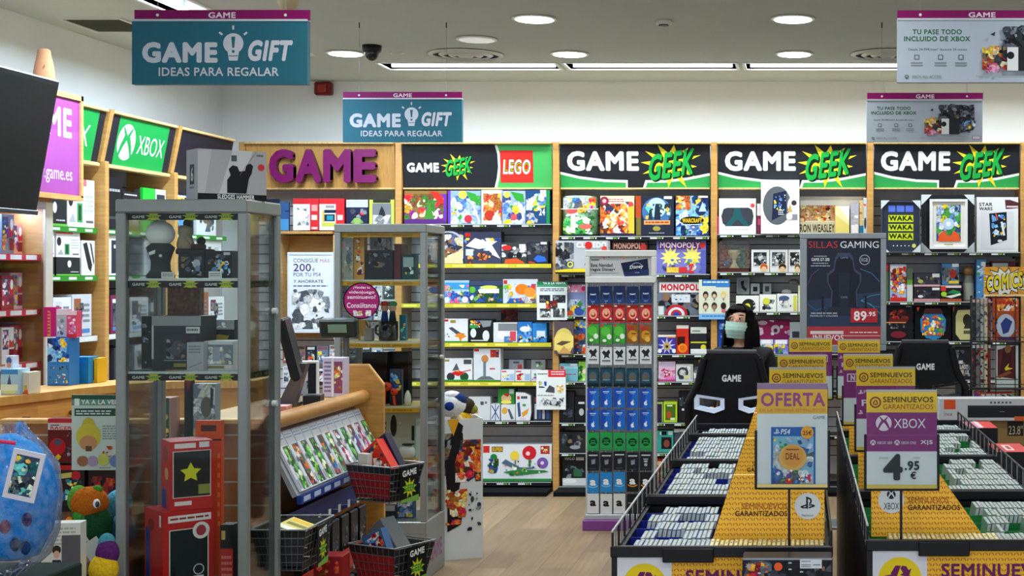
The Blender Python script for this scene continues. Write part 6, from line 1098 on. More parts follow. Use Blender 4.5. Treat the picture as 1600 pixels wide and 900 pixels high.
# ------------------------------------------------------------------ glass cabinets
GR = '8b918e'
def cabinet(X0, X1, Y0, Y1, zt, zb, shelves, strip, label, pw=.036, base=None):
    r = tag(E('glass_cabinet', ((X0+X1)/2, (Y0+Y1)/2, 0)), label, 'display cabinet', 'grey framed glass cabinets')
    for x in (X0, X1-pw):
        for y in (Y0, Y1-pw): b = MB(); b.box(x, x+pw, y, y+pw, zb if base else .02, zt-.05, GR, 'metal', .004); b.build('post', r)
    b = MB(); b.box(X0-.001, X1+.001, Y0-.001, Y1+.001, zt-.05, zt, GR, 'metal', .005); b.build('top_panel', r)
    b = MB(); b.box(X0, X1, Y0, Y1, 0, zb, GR, 'metal', .005)
    if base:
        c = Cv(b, (X0, Y0, zb), (X1-X0, 0, 0), (0, 0, -zb)); c.rect(.03, .2, .97, .21, '6c7270'); c.text('GAME', .28, .47, .83, .8, '7a2468', .06)
        c = Cv(b, (X1, Y0, zb), (0, Y1-Y0, 0), (0, 0, -zb)); c.text('GAME', .18, .42, .85, .74, '8a4a7c', .02)
    b.build('base_panel', r)
    t = .006
    for nm, q in (('front_door', (X0+pw, X1-pw, Y0+.012, Y0+.012+t)), ('side_pane', (X0+.012, X0+.012+t, Y0+pw, Y1-pw)), ('side_pane', (X1-.012-t, X1-.012, Y0+pw, Y1-pw)), ('back_pane', (X0+pw, X1-pw, Y1-.012-t, Y1-.012))):
        b = MB(); b.box(q[0], q[1], q[2], q[3], zb+.001, zt-.051, 'fff', 'glass'); b.build(nm, r)
    def strips(so, z0, z1):
        b = MB(); col = '15161a' if strip == 'dark' else 'd8a428'
        b.box(X0+pw, X1-pw, Y0+.022, Y0+.025, z0, z1, col); c = Cv(b, (X0+pw, Y0+.022, z1), (X1-X0-2*pw, 0, 0), (0, 0, z0-z1), (0, 0, 10, 1))
        def deco(c):
            if strip == 'dark':
                for k in (.4, 3.7, 6.9): c.text('GAME', k, .3, k+1.1, .72, 'd0d4d0', .02); c.star(k+1.9, .5, .75, .35, 9, 'b8b828', sy=.9); c.text('GEEK', k+1.4, .3, k+2.4, .7, '2a8a3a', .03)
            else:
                for k in (.7, 3.6, 6.4): c.text('SEMINUEVOS', k, .25, k+2.5, .75, '6a3c10', .01)
        deco(c)
        b.box(X1-.025, X1-.022, Y0+pw, Y1-pw, z0, z1, col); c = Cv(b, (X1-.022, Y0+pw, z1), (0, Y1-Y0-2*pw, 0), (0, 0, z0-z1), (0, 0, 10, 1)); deco(c)
        b.build('label_strip', so)
    strips(r, zt-.05-.026, zt-.052)
    for z in shelves:
        b = MB(); b.box(X0+.02, X1-.026, Y0+.026, Y1-.02, z-.008, z, 'b8c4c0' if strip == 'dark' else 'c8b070', 'glass' if strip == 'dark' else 'plastic'); b.box(X0+.036, X1-.036, Y0+.0255, Y0+.0262, z-.008, z, 'c4d0cc', 'plastic'); so = b.build('shelf', r); strips(so, z-.034, z-.009)
    for z in (zt-.42, zt-.78):
        b = MB(); b.cyl((X1-.012, Y1-pw-.02, z), (X1+.006, Y1-pw-.02, z), .012, n=10, col='d8dcdc', m='metal'); b.build('lock', r)
    return r
C1 = (wx(180, 5.2), wx(386, 5.2), 5.2, 5.54); S1 = (1.733, 1.388)
cabinet(*C1, 2.026, .56, S1+(.572,), 'dark', 'grey framed glass cabinet nearest, with dark label strips')
C2 = (wx(522, 8.03), wx(666, 8.03), 8.03, 8.45); S2c = (1.717, 1.362, .992, .66)
cabinet(*C2, 2.036, .335, S2c, 'yellow', 'grey framed glass cabinet farther back, with yellow label strips and lettered base', base=True)
def cp(px0, py0, px1, Y, z, name, label, cat, col, art='', d=.1, m='print', yaw=0, side=None):
    zt = wz(py0, Y); w = wx(px1, Y)-wx(px0, Y); b = MB(); b.box(-w/2, w/2, 0, d, .001, zt-z, side or col, m, cols=(col, side, side, side, side, side)); 
    if art: Cv(b, (-w/2, 0, zt-z), (w, 0, 0), (0, 0, z-zt+.0016), mat=m if m != 'clear' else 'print').run(art)
    o = b.build(name, org=(0, 0, 0)); o.location = ((wx(px0, Y)+wx(px1, Y))/2, Y, z); o.rotation_euler = (0, 0, yaw); return tag(o, label, cat)
Z = S1[0]; Y = 5.34; q = at(251, 365, Y); r = tag(E('figurine', (q.x, Y, Z)), 'dark robed figurine with plain white ball head in the nearest cabinet', 'figurine')
b = MB(); b.lathe((q.x, Y, Z+.001), [(.05, 0), (.052, .01), (.036, .03), (.034, .06), (.042, .09), (.052, .115), (.03, .135)], '3a3f42', 'matte'); b.build('robe', r)
b = MB(); b.ball(q, (.052, .05, .049), 'f6f6f0', 'plastic', 24, 16); b.build('head', r)
b = MB(); b.prism([(q.x-.02, Y-.055, Z+.098), (q.x+.005, Y-.057, Z+.108), (q.x+.003, Y-.057, Z+.093), (q.x-.018, Y-.055, Z+.087)][::-1], (0, .004, 0), 'e0e0dc'); b.ball((q.x+.022, Y-.05, Z+.085), .006, 'e0e0dc', 'plastic', 8, 6); b.build('bow', r)
cp(279, 397, 319, 5.33, Z, 'figure_box', 'dark window box with silver figures under the seated figurine', 'toy box', '22242c', 'k 220 .1 .1 .9 .9 dark 10;e .7 .4 .15 .18 b0b4c0;c .55 .35 .03 f0f0f0;c .55 .7 .03 f0f0f0;e .75 .6 .1 .12 7880a0', .12)
cp(321, 392, 362, 5.33, Z, 'figure_box', 'dark window box with light blue orb in the nearest cabinet', 'toy box', '1c1f2a', 'e .35 .72 .12 .13 5a8ab0;k 221 .4 .3 .95 .9 blue 10 .2;k 222 .1 .1 .9 .5 dark 8;r .7 .05 .95 .15 c0c4c8', .12)
zz = wz(397, 5.33); r = tag(E('figurine', (wx(297, 5.36), 5.36, zz)), 'beige-coated figurine sitting on the dark window box', 'figurine'); X = wx(288, 5.36)
b = MB(); b.box(X-.022, X+.09, 5.33, 5.43, zz, zz+.02, '3a3838', 'matte', .004); b.build('stand', r)
b = MB(); b.lathe((X, 5.37, zz+.02), [(.03, 0), (.032, .02), (.024, .05), (.026, .075), (.018, .09)], 'a89c84', 'matte'); b.cyl((X+.01, 5.35, zz+.07), (X+.04, 5.34, zz+.04), .009, .008, 8, 'a89c84', 'matte'); b.build('coat', r)
b = MB(); b.ball((X+.008, 5.37, zz+.115), (.016, .017, .021), '3c3430', 'matte', 14, 10); b.build('head', r)
b = MB(); b.ball((X+.065, 5.36, zz+.05), .016, '24262a', 'matte', 12, 8); b.cyl((X+.03, 5.36, zz+.028), (X+.08, 5.36, zz+.028), .012, .01, 8, '584038', 'matte'); b.build('crouched_figure', r)
for i, (px, py) in enumerate(((262, 425), (336, 424), )):
    cp(px-10, py, px+10, 5.245, Z, 'price_tag', 'white price tag below the %s in the nearest cabinet' % ('white-headed figurine' if i == 0 else 'box with light blue orb'), 'tag', 'd8dad6', 'w .1 .2 .9 .8 2 70747a', .004)
Z = S1[1]
cp(221, 494, 236, 5.36, Z, 'figure_box', 'large dark green-black box at the cabinet edge, second shelf', 'box', '2a2f2e', 'k 223 .1 .1 .9 .9 dark 5 .4', .1, side='222626')
cp(237, 494, 314, 5.3, Z, 'figure_box', 'large window box with pale top flap and dark statue', 'toy box', '2c2e34', 'r 0 0 1 .18 8c9092;r 0 .18 .04 .8 b8bcbc;r .2 .32 .95 .98 24262c;r .24 .36 .9 .85 30343c;k 224 .3 .4 .85 .8 dark 8;r .7 .2 .98 .32 c4c8c8;w .72 .22 .96 .3 1 585c60;r .45 .88 .7 .95 8a8440;l .25 .83 .85 .83 .015 8a8e92', .14)
cp(316, 500, 366, 5.46, Z, 'figure_box', 'wide grey-lidded box with gold bird print, behind the clear box', 'toy box', '16181c', 'r 0 0 1 .2 9aa0a2;k 225 .1 .04 .9 .16 grey 10;p a88a28 .3 .4 .5 .3 .85 .34 .7 .5 .45 .5;k 226 0 .35 1 .6 dark 6', .05)
cp(292, 535, 318, 5.24, Z, 'small_carton', 'pale grey carton beside the clear-windowed box', 'box', 'a8aaae', 'w .1 .1 .8 .4 3 787c80;l .1 .9 .9 .7 .03 686c70', .05)
cp(319, 533, 364, 5.28, Z, 'model_box', 'clear-windowed white rimmed box, second shelf of the nearest cabinet', 'toy box', 'c8cccc', 'r .04 .12 1 .82 78828a;k 227 .1 .2 .95 .8 para 14;r .3 .2 .55 .7 98a4ae;r .1 .86 .7 .94 787840;r .75 .84 .95 .96 d8d8c0', .12)
cp(262, 446, 312, 5.47, Z, 'stone_figure', 'brown stone-textured figure box behind the window box', 'toy box', '6a4a38', 'k 228 0 0 1 .5 fire 10;a 0 0 1 .5 6a4a3a', .04, m='art')
Z = .573
def rot_box(px, ptop, Y, z, s, yaw, name, label, art_l, art_f, h=None):
    X = wx(px, Y); zt = wz(ptop, Y); b = MB(); b.box(-s/2, s/2, -s/2, s/2, .001, zt-z, 'c8201c', 'print'); H = zt-z
    Cv(b, (-s/2, -s/2, H), (s, 0, 0), (0, 0, -H)).run(art_f); Cv(b, (-s/2, s/2, H), (0, -s, 0), (0, 0, -H)).run(art_l)
    o = b.build(name, org=(0, 0, 0)); o.location = (X, Y, z); o.rotation_euler = (0, 0, yaw); return tag(o, label, 'toy box'), zt
o, zt = rot_box(280, 792, 5.355, Z, .186, math.radians(44), 'lamp_box', 'larger red box with dark window, under the star window box', 'r .06 .25 .3 .95 1c3a8a;e .35 .2 .18 .08 8a1414;r .8 .05 .9 .2 f0d8d8', 'r .12 .24 .9 .96 f0e8e4;r .14 .25 .88 .95 0c1c1c;r .1 .06 .95 .15 f0e4e4;w .14 .08 .9 .13 1 a02820;e .75 .28 .17 .11 e8e4dc;e .75 .28 .1 .07 a83848;o .7 .78 .09 .11 c8d0cc;r .6 .86 .8 .92 d8dcd8')
rot_box(292, 686, 5.355, zt, .15, math.radians(36), 'lamp_box', 'smaller red box with plain yellow star in its window, topmost of two', 'r .1 .72 .55 1 1c3a8a;e .45 .2 .25 .12 a01818;e .6 .48 .2 .09 e0a070', 'r .06 .14 .96 .82 e8d0cc;r .08 .15 .94 .81 1c1c18;s .48 .46 .26 .13 5 d8d820;r .66 .64 .94 .78 8a9040;r .1 .03 .6 .1 f0e0e0;r .68 .02 .92 .1 e8dcdc;r .1 .87 .5 .93 f0e0e0')
cp(306, 657, 346, 5.489, Z, 'lamp_box', 'tall orange box behind the two red boxes', 'toy box', 'e05020', 'r .0 0 1 .1 e05820;r .2 .03 .8 .07 4a1c10;r 0 .12 1 .13 28140c;w .85 .2 .95 .7 8 f08850', .026)
cp(344, 820, 364, 5.33, Z, 'game_box', 'dark and red small box beside the red boxes', 'box', '1c1c1e', 'r 0 .4 1 1 b83028;r .1 .1 .4 .25 c8a860;w .1 .5 .9 .9 4 d87868', .06)
# sledge box on top of the nearest cabinet
r = tag(E('collector_box', at(357, 310, 5.3)), 'grey collector box with dark raised-arm silhouette on top of the nearest cabinet', 'toy box')
zb = 2.027; b = MB(Matrix.Translation((wx(356, 5.34), 5.33, zb)) @ Matrix.Rotation(math.radians(42), 4, 'Z')); w, h, d = .255, .187, .12
b.box(-w/2, w/2, -d/2, d/2, 0, h, 'a8a9ab', 'print'); b.build('carton', r)
t = MB(b.M); c = Cv(t, (0, 0, 0), (1, 0, 0), (0, 0, -1)); 
M = b.M; c = Cv(MB(), M @ Vector((-w/2, -d/2, h)), M.to_3x3() @ Vector((w, 0, 0)), M.to_3x3() @ Vector((0, 0, -h)))
c.run('p b8babc 0 .05 .2 0 .1 .9 0 .9;p c4c6c8 .5 0 .8 0 .55 .9 .3 .9;p 181a1e .42 .86 .42 .6 .47 .5 .44 .38 .5 .3 .57 .32 .6 .42 .68 .4 .7 .28 .76 .25 .8 .3 .78 .45 .74 .55 .7 .86;r 0 .88 1 1 16171a;t SLEDGES_HAMMER .28 .89 .82 .98 e4e6e8 .03;r .48 .1 .56 .22 50545a;c .92 .32 .05 c83838;w .85 .05 .97 .12 1 606468;l .85 0 .6 .5 .006 70747a')
c2 = Cv(c.mb, M @ Vector((-w/2, d/2, h)), M.to_3x3() @ Vector((0, -d, 0)), M.to_3x3() @ Vector((0, 0, -h))); c2.run('r .3 .3 .7 .7 2a2c30;t 6 .4 .36 .6 .64 c8ccce;r .3 .74 .7 .78 707478')
c.mb.build('front_print', r)
# contents of the farther cabinet
Yc = 8.12; Z = S2c[0]
cp(537, 372, 552, Yc, Z, 'figure_box', 'pale clear blister box at the edge of the farther cabinet, top shelf', 'toy box', 'b4bcb8', 'k 230 .1 .1 .9 .9 para 14;e .5 .5 .25 .14 7a8a90', .06)
cp(553, 366, 569, Yc, Z, 'figure_box', 'orange and gold blister box, top shelf of the farther cabinet', 'toy box', 'c89850', 'k 231 .1 .05 .9 .9 fire 16', .06)
cp(572, 391, 614, Yc, Z, 'game_console', 'black square boxed console, top shelf of the farther cabinet', 'console', '1c1e24', 'k 232 .1 .1 .9 .6 dark 8;r 0 0 .3 .06 5a1c20', .2, m='plastic')
cp(616, 381, 626, Yc, Z, 'book', 'maroon upright book beside the black console', 'book', '5c2c30', '', .15)
cp(628, 398, 648, Yc, Z, 'figure_box', 'teal framed box, top shelf of the farther cabinet', 'toy box', '1f4a4c', 'r .1 .1 .9 .5 9ab8b4;k 233 .1 .5 .9 .9 teal 6', .08)
cp(578, 367, 612, 8.36, Z, 'figure_box', 'silver picture box behind the black console', 'toy box', '98a0a4', 'k 234 .05 .05 .95 .95 grey 18', .03)
Z = S2c[1]; q = at(607, 532, 8.2)
r = tag(E('mug', (q.x, 8.2, Z)), 'black mug in the farther cabinet holding two toy figures', 'mug'); b = MB(); b.lathe((q.x, 8.2, Z+.001), [(.052, 0), (.056, .01), (.056, .112), (.05, .112), (.049, .02), (.002, .018)], '17181c', 'gloss', 24); b.build('body', r)
b = MB(); b.tube([(q.x-.054, 8.2, Z+.09), (q.x-.074, 8.2, Z+.08), (q.x-.074, 8.2, Z+.045), (q.x-.054, 8.2, Z+.03)], .007, '17181c', 'gloss', 8); b.build('handle', r)
for nm, dx, cc, hz in (('red capped', -.022, ('c82818', '2a4a8a', 'd0a080'), .20), ('green capped', .024, ('4a9a5a', '283848', 'd8b090'), .20)):
    x = q.x+dx; r = tag(E('toy_figure', (x, 8.2, Z+.02)), nm+' toy figure standing in the black mug', 'toy'); b = MB(); b.lathe((x, 8.2, Z+.022), [(.013, 0), (.017, .05), (.021, .1), (.014, .15)], cc[1], 'plush'); b.build('body', r)
    b = MB(); b.ball((x, 8.2, Z+hz-.01), (.022, .022, .024), cc[2], 'plush', 14, 10); b.build('head', r); b = MB(); b.ball((x, 8.203, Z+hz+.012), (.026, .026, .018), cc[0], 'plush', 14, 10); b.build('cap', r)
r = tag(E('planter', (wx(584, 8.2), 8.2, Z)), 'grey cube planter with small twigs in the farther cabinet', 'planter'); x = wx(582, 8.2); b = MB(); b.box(x-.028, x+.018, 8.13, 8.18, Z+.001, Z+.075, '8a8680', 'matte', .003); b.build('pot', r)
b = MB(); R = random.Random(2)
for k in range(7): a = R.random()*6; b.cyl((x-.004, 8.155, Z+.07), (x-.004+.025*math.cos(a), 8.155+.02*math.sin(a), Z+.1+.03*R.random()), .002, n=5, col='5a5040', m='matte')
b.build('twig', r)
cp(560, 500, 571, Yc+.1, Z, 'figure_box', 'yellow narrow box beside the grey planter', 'toy box', 'b89030', 'r .3 .8 .8 1 e8e8e0', .05)
cp(624, 492, 634, Yc+.08, Z, 'toy_figure', 'teal upright toy beside the black mug', 'toy', '1a6a80', 'k 236 0 0 1 1 teal 6', .04)
Z = S2c[2]
cp(566, 551, 603, 8.2, Z, 'paper_bag', 'black paper bag, third shelf of the farther cabinet', 'bag', '131417', '', .08, m='matte')
cp(604, 550, 638, 8.22, Z, 'paper_bag', 'wider black paper bag behind the orange toy', 'bag', '111215', 'w .3 .5 .7 .55 1 2a2c30', .08, m='matte')
cp(609, 577, 628, 8.12, Z, 'game_box', 'dark blue picture box leaning behind the orange toy', 'box', '34465c', 'k 237 .05 .05 .95 .6 blue 8;r 0 .6 1 1 24282e', .03)
q = at(607, 612, 8.09); r = tag(E('toy_creature', (q.x, 8.09, Z)), 'orange toy creature, third shelf of the farther cabinet', 'toy'); b = MB(); b.ball(at(604, 604, 8.09), (.03, .02, .026), 'e04428', 'plastic'); b.ball(at(616, 612, 8.09), (.022, .018, .02), 'e04428', 'plastic'); b.cyl(at(601, 610, 8.09), (wx(600, 8.09), 8.09, Z+.002), .01, .009, 8, 'e04428'); b.cyl(at(615, 618, 8.09), (wx(617, 8.09), 8.09, Z+.002), .008, .007, 8, 'e04428'); b.build('body', r)
b = MB(); b.ball(at(603, 603, 8.07), .008, '7a1c10', 'plastic', 10, 8); b.ball(at(613, 611, 8.073), .006, '7a1c10', 'plastic', 10, 8); b.build('spot', r)
q = at(637, 622, 8.12); b = MB(); b.lathe((q.x, 8.12, Z+.001), [(.018, 0), (.02, .03), (.016, .06), (.006, .085)], 'd8d4c8', 'plastic'); tag(b.build('figurine'), 'small white figurine, third shelf of the farther cabinet', 'figurine')
Z = S2c[3]
cp(600, 642, 650, 8.22, Z, 'console_box', 'tall white console box with black oval in the farther cabinet', 'console box', 'b4c0bc', 'e .3 .3 .1 .22 141a1a;e .3 .3 .08 .2 1c2a28;r .86 .3 .95 .6 20302c;c .5 .25 .02 f4f8f4;w .02 .2 .08 .7 5 40484a', .12)
q = at(635, 715, 8.12); r = tag(E('dome_toy', (q.x, 8.12, Z)), 'white domed toy on amber base in the farther cabinet', 'toy'); b = MB(); b.box(q.x-.055, q.x+.055, 8.08, 8.18, Z+.001, Z+.02, 'c88a28', 'plastic', .004); b.build('base', r); b = MB(); b.ball((q.x, 8.13, Z+.06), (.05, .04, .045), 'd4d8d4', 'plastic', 16, 10); b.build('dome', r)
b = MB(); b.box(q.x-.02, q.x+.04, 8.1, 8.14, Z+.104, Z+.112, '24282a', 'plastic'); b.build('clasp', r)
Z = .335
cp(620, 770, 646, 8.15, Z, 'toy_set_box', 'blue and white box on the floor of the farther cabinet', 'toy box', '3a5a80', 'k 238 .05 .05 .95 .95 snow 14', .06)
cp(598, 790, 618, 8.12, Z, 'mug', 'dark blue low tub with white top in the farther cabinet', 'mug', '28304a', 'r .05 0 .95 .4 a8b0b8', .06)
b = MB(); q = at(565, 470, 8.028); b.lathe((0, 0, 0), [(.102, 0), (.102, .0012)], 'f0d8e8', n=40); b.M = None
t = MB(); c = Cv(t, at(535, 440, 8.027), at(595, 440, 8.027)-at(535, 440, 8.027), at(535, 500, 8.027)-at(535, 440, 8.027), (535, 440, 595, 500)); c.disc(565, 470, 28.5, 'e8d0e0', n=40); c.disc(565, 470, 27, '9a1f64', n=40)
for s_, y0, y1, w in (('¿Vendes tu', 447, 452, 26), ('videojuego', 454, 460, 40), ('seminuevo?', 461, 467, 44), ('Consúltanos', 473, 481, 46)): c.text(s_, 565-w/2, y0, 565+w/2, y1, 'f0e0ec', .01)
c.run('k 240 552 485 580 494 para 8 .5'); t.prism([t.v[i] for i in range(40)], (0, .0008, 0), '9a1f64'); tag(t.build('round_sticker'), 'round purple sticker on the glass of the farther cabinet', 'sticker')
# cardboard dump bin with plush toys behind the farther cabinet
D = 8.62; X0, X1 = wx(690, D), wx(730, D); r = tag(E('dump_bin', ((X0+X1)/2, D+.12, 0)), 'white cardboard dump bin with colourful print beside the farther cabinet', 'dump bin')
zt = wz(655, D); M = Matrix.Translation(((X0+X1)/2, D+.13, 0)) @ Matrix.Rotation(math.radians(24), 4, 'Z'); s = .24
for nm, q in (('side_panel', (-s/2, s/2, -s/2, -s/2+.008)), ('side_panel', (s/2-.008, s/2, -s/2+.008, s/2)), ('side_panel', (-s/2, -s/2+.008, -s/2+.008, s/2)), ('side_panel', (-s/2+.008, s/2-.008, s/2-.008, s/2))):
    b = MB(M); b.box(*q, 0, zt, 'd8dee2'); 
    for o, U in (((-s/2, -s/2, zt), (s, 0, 0)), ((s/2, -s/2, zt), (0, s, 0))):
        if (q[2] == -s/2 and U[0]) or (q[0] == s/2-.008 and U[1]):
            c = Cv(MB(), M @ Vector(o), M.to_3x3() @ Vector(U), Vector((0, 0, -zt))); c.run('k 250 .0 .1 .5 .4 dark 8 .5;p 181418 .3 0 .5 .05 .35 .3 .5 .35 .4 .5 .1 .55 .05 .35 .2 .2;k 251 .3 .15 .95 .45 fire 14 .35;k 252 .3 .2 .8 .45 red 8 .3;p 181418 .1 .55 .5 .6 .45 .75 .1 .8;k 253 .05 .5 .6 .75 warm 12 .35;p e0a020 .1 0 .4 0 .25 .12;k 254 .6 .5 .95 .8 dark 8 .2' if U[0] else 'k 255 0 .1 1 .5 fire 12 .4;k 256 .1 .55 .8 .85 dark 8 .3')
            k = len(b.v); b.v += c.mb.v; b.f += [[i+k for i in f] for f in c.mb.f]; b.c += c.mb.c; b.m += c.mb.m; b.sm += c.mb.sm
    b.build(nm, r)
b = MB(M); b.box(-s/2+.01, s/2-.01, -s/2+.01, s/2-.01, zt-.12, zt-.11, 'b8a890'); b.build('inner_shelf', r)
zs = zt-.11
Y = 8.68
plush('round white plush toy with blue oval patches on the dump bin', [((wx(703, Y), Y, zs+.192), (.1, .075, .075), 'dfe2e4'), ((-2.13, Y+.05, zs+.068), (.045, .045, .066), 'e0c8a8')], [('patch', [((wx(706, Y), Y-.064, zs+.19), (.032, .018, .028), '243c8a'), ((wx(688, Y), Y-.052, zs+.19), (.02, .015, .026), '3a4a70'), ((wx(714, Y), Y-.0, zs+.222), (.06, .05, .045), '24386a')]), ('top_tuft', [((wx(706, Y), Y, zs+.25), (.055, .05, .03), 'd8dcde')])])
plush('brown and yellow plush toy behind the white one on the dump bin', [((wx(731, 8.84), 8.84, zs+.17), (.045, .045, .05), '3c3428'), ((wx(727, 8.84), 8.83, zs+.07), (.05, .04, .066), 'd8a828')], [('tail', [((wx(737, 8.8), 8.84, zs+.15), (.03, .025, .03), '8a8a40')])])
# ------------------------------------------------------------------ second hand bins
GX = random.Random(8)
_cases = []
def caseproto(tint, seed, cream=False):
    b = MB(); R = random.Random(seed); w, d, h, sh = .0134, .134, .17, .03; base = tint
    vs = [(0, 0, 0), (w, 0, 0), (w, d, 0), (0, d, 0), (sh, 0, h), (w+sh, 0, h), (w+sh, d, h), (sh, d, h)]
    b.add(vs, [[0, 1, 5, 4], [1, 2, 6, 5], [2, 3, 7, 6], [3, 0, 4, 7], [4, 5, 6, 7], [3, 2, 1, 0]], base, 'plastic')
    c = Cv(b, (sh, d, h), (w, 0, 0), (0, -d, 0), mat='print'); c.rect(.22, .03, .8, .97, 'b6c2c8' if not cream else 'f0e4b0'); 
    for k in range(1): y = .15+.75*R.random(); c.rect(.3, y, .7, y+.05+.1*R.random(), R.choice(['8a98a8', '4a6a9a', '9aa8a0', 'b8b890', '707a84', 'a8788a'])); c.k -= 1
    c = Cv(b, (sh, -.0002, h), (w, 0, 0), (-sh, 0, -h), mat='print'); c.rect(.1, .02, .9, .3, 'c4d0d4' if not cream else 'e8d890'); c.rect(.1, .32, .9, .6, R.choice(['a8b4c0', 'c0c8b8', '98a0b0', 'b8a8a0']))
    return b
protos = {}
def add_case(x, y, z, fam, label, group):
    k = (fam, GX.randrange(5))
    if k not in protos:
        o = caseproto({'blue': ('74848f', '848e94', '6a7a90', '8c9084', '66769a'), 'green': ('76887c', '849086', '6a8476', '8c9084', '668872'), 'cream': ('c0a860', 'c8b470', 'b8a058', 'c8bc88', 'bca870')}[fam][k[1]], k[1]+len(fam)*7, fam == 'cream').build('game_case', org=(0, 0, 0)); protos[k] = o
    else: o = protos[k].copy(); COL.objects.link(o)
    o.location = (x, y, z); tag(o, label, 'game case', group); return o
stuff = {'blue': MB(), 'green': MB()}; NCASE = [0]
def bin_module(Xa, Xb, Ya, L, zr, label, fam, side, face, lab, ind):
    """Xa..Xb width, Ya front, zr rim height, side: -1 cases on the -X half, 1 on the +X half"""
    r = tag(E('sale_bin', ((Xa+Xb)/2, Ya+L/2, 0)), label, 'sale bin', 'bins of second-hand games'); lin_c = '1c2c9a' if fam == 'blue' else '2a8a48'
    b = MB(); t = .018
    b.box(Xa+t, Xb-t, Ya+.02, Ya+L-.02, zr-.205, zr-.185, '15161a', 'metal')
    b.box(Xa, Xa+t, Ya, Ya+L, 0.001, zr-.035, '15161a', 'metal'); b.box(Xb-t, Xb, Ya, Ya+L, 0.001, zr-.035, '15161a', 'metal'); b.box(Xa+t, Xb-t, Ya+L-t, Ya+L, 0.001, zr-.04, '15161a', 'metal'); b.build('carcass', r)
    b = MB(); b.box(Xa+t, Xb-t, Ya, Ya+.018, .02, zr-.035, 'f4b91c' if face else '202024', 'yellow' if face else 'metal'); 
    if face:
        c = Cv(b, (Xa+t, Ya, zr-.035), (Xb-Xa-2*t, 0, 0), (0, 0, -(zr-.055)), (0, 0, 330, (zr-.055)/(Xb-Xa-2*t)*330)); c.k = 4
        c.rect(0, 0, 86, 86, 'dcdce4'); c.disc(43, 44, 34, 'e8cc1c', n=40); recyc(c, 43, 46, 24, '6c1f5c')
        c.text('SEMINUEVOS', 108, 20, 292, 42, '6c1f5c', .03); c.text('GARANTIZADOS', 108, 50, 320, 71, '6c1f5c', .03)
    b.build('front_panel', r)
    for q in ((Xa-.003, Xb+.003, Ya-.008, Ya+.012), (Xa-.003, Xb+.003, Ya+L-.014, Ya+L)): b = MB(); b.box(*q, zr-.035, zr, '14151a', 'metal', .003); b.build('rim', r)
    b = MB(); b.box(Xa+.16, Xa+.32, Ya-.016, Ya-.009, zr-.05, zr-.005, '0e0f12', 'plastic', .003); b.build('label_clip', r)
    for nm, x in (('wire_side', Xa+.002), ('wire_side', Xb-.002)):
        b = MB(); b.tube([(x, Ya, zr+.045), (x, Ya+L, zr+.045)], .004, 'b8bcbe' if x < Xb-.01 else '24262a'); b.tube([(x, Ya, zr-.03), (x, Ya+L, zr-.03)], .003, '303338')
        n = int(L/.075)
        for k in range(n+1): y = Ya+.01+(L-.02)*k/n; b.tube([(x, y, zr-.04), (x, y, zr+.045)], .0025 if k % 2 else .004, '8a8e92' if k % 2 else '1a1c20')
        b.build(nm, r)
    b = MB(); n = int((L-.06)/.158)
    for k in range(n): y = Ya+.04+.158*k; b.box(Xa+t+.001, Xb-t-.001, y+.1375, y+.141, zr-.1845, zr-.036, lin_c, 'plastic')
    b.build('divider', r)
    # yellow riser
    if side < 0: x0, x1, tl, tr = Xa+.3, Xb-.02, Xa+.37, Xb-.02
    else: x0, x1, tl, tr = Xa+.025, Xb-.3, Xa+.025, Xb-.455
    y0 = Ya+.2; b = MB(); z0, z1 = zr-.028, zr+.19
    b.prism([(x0, y0, z0), (x1, y0, z0), (tr, y0+.02, z1), (tl, y0+.02, z1)], (0, .025, 0), 'f4b91c', 'yellow')
    V = Vector((0, .02, z1-z0)); fu = lambda X: X
    c = Cv(b, (x0, y0+.02, z1), (x1-x0, 0, 0), -V, (0, 0, (x1-x0)*480, V.length*480)); W_ = (x1-x0)*480; H_ = V.length*480; c.k = 5
    cx = (Xb-.075-x0)*480 if side < 0 else .065*480
    c.disc(cx, H_*.46, 20.5, 'd0d6dc', n=36)
    if fam == 'blue': psmark(c, cx, H_*.42, 12, '16181c'); c.text('PlayStation', cx-9, H_*.58, cx+9, H_*.62, '50565c', 0)
    else: xball(c, cx, H_*.38, 7, '24282c', 'd0d6dc'); c.text('XBOX', cx-12, H_*.5, cx+12, H_*.6, '24282c', 0)
    tx = cx-114 if side < 0 else cx+26
    c.text('SEMINUEVOS', tx+(10 if side < 0 else 0), H_*.42, tx+(82 if side < 0 else 64), H_*.5, '9a4818', .0); c.text('GARANTIZADOS', tx, H_*.53, tx+82, H_*.61, '4a2c14', .02)
    b.build('riser', r)
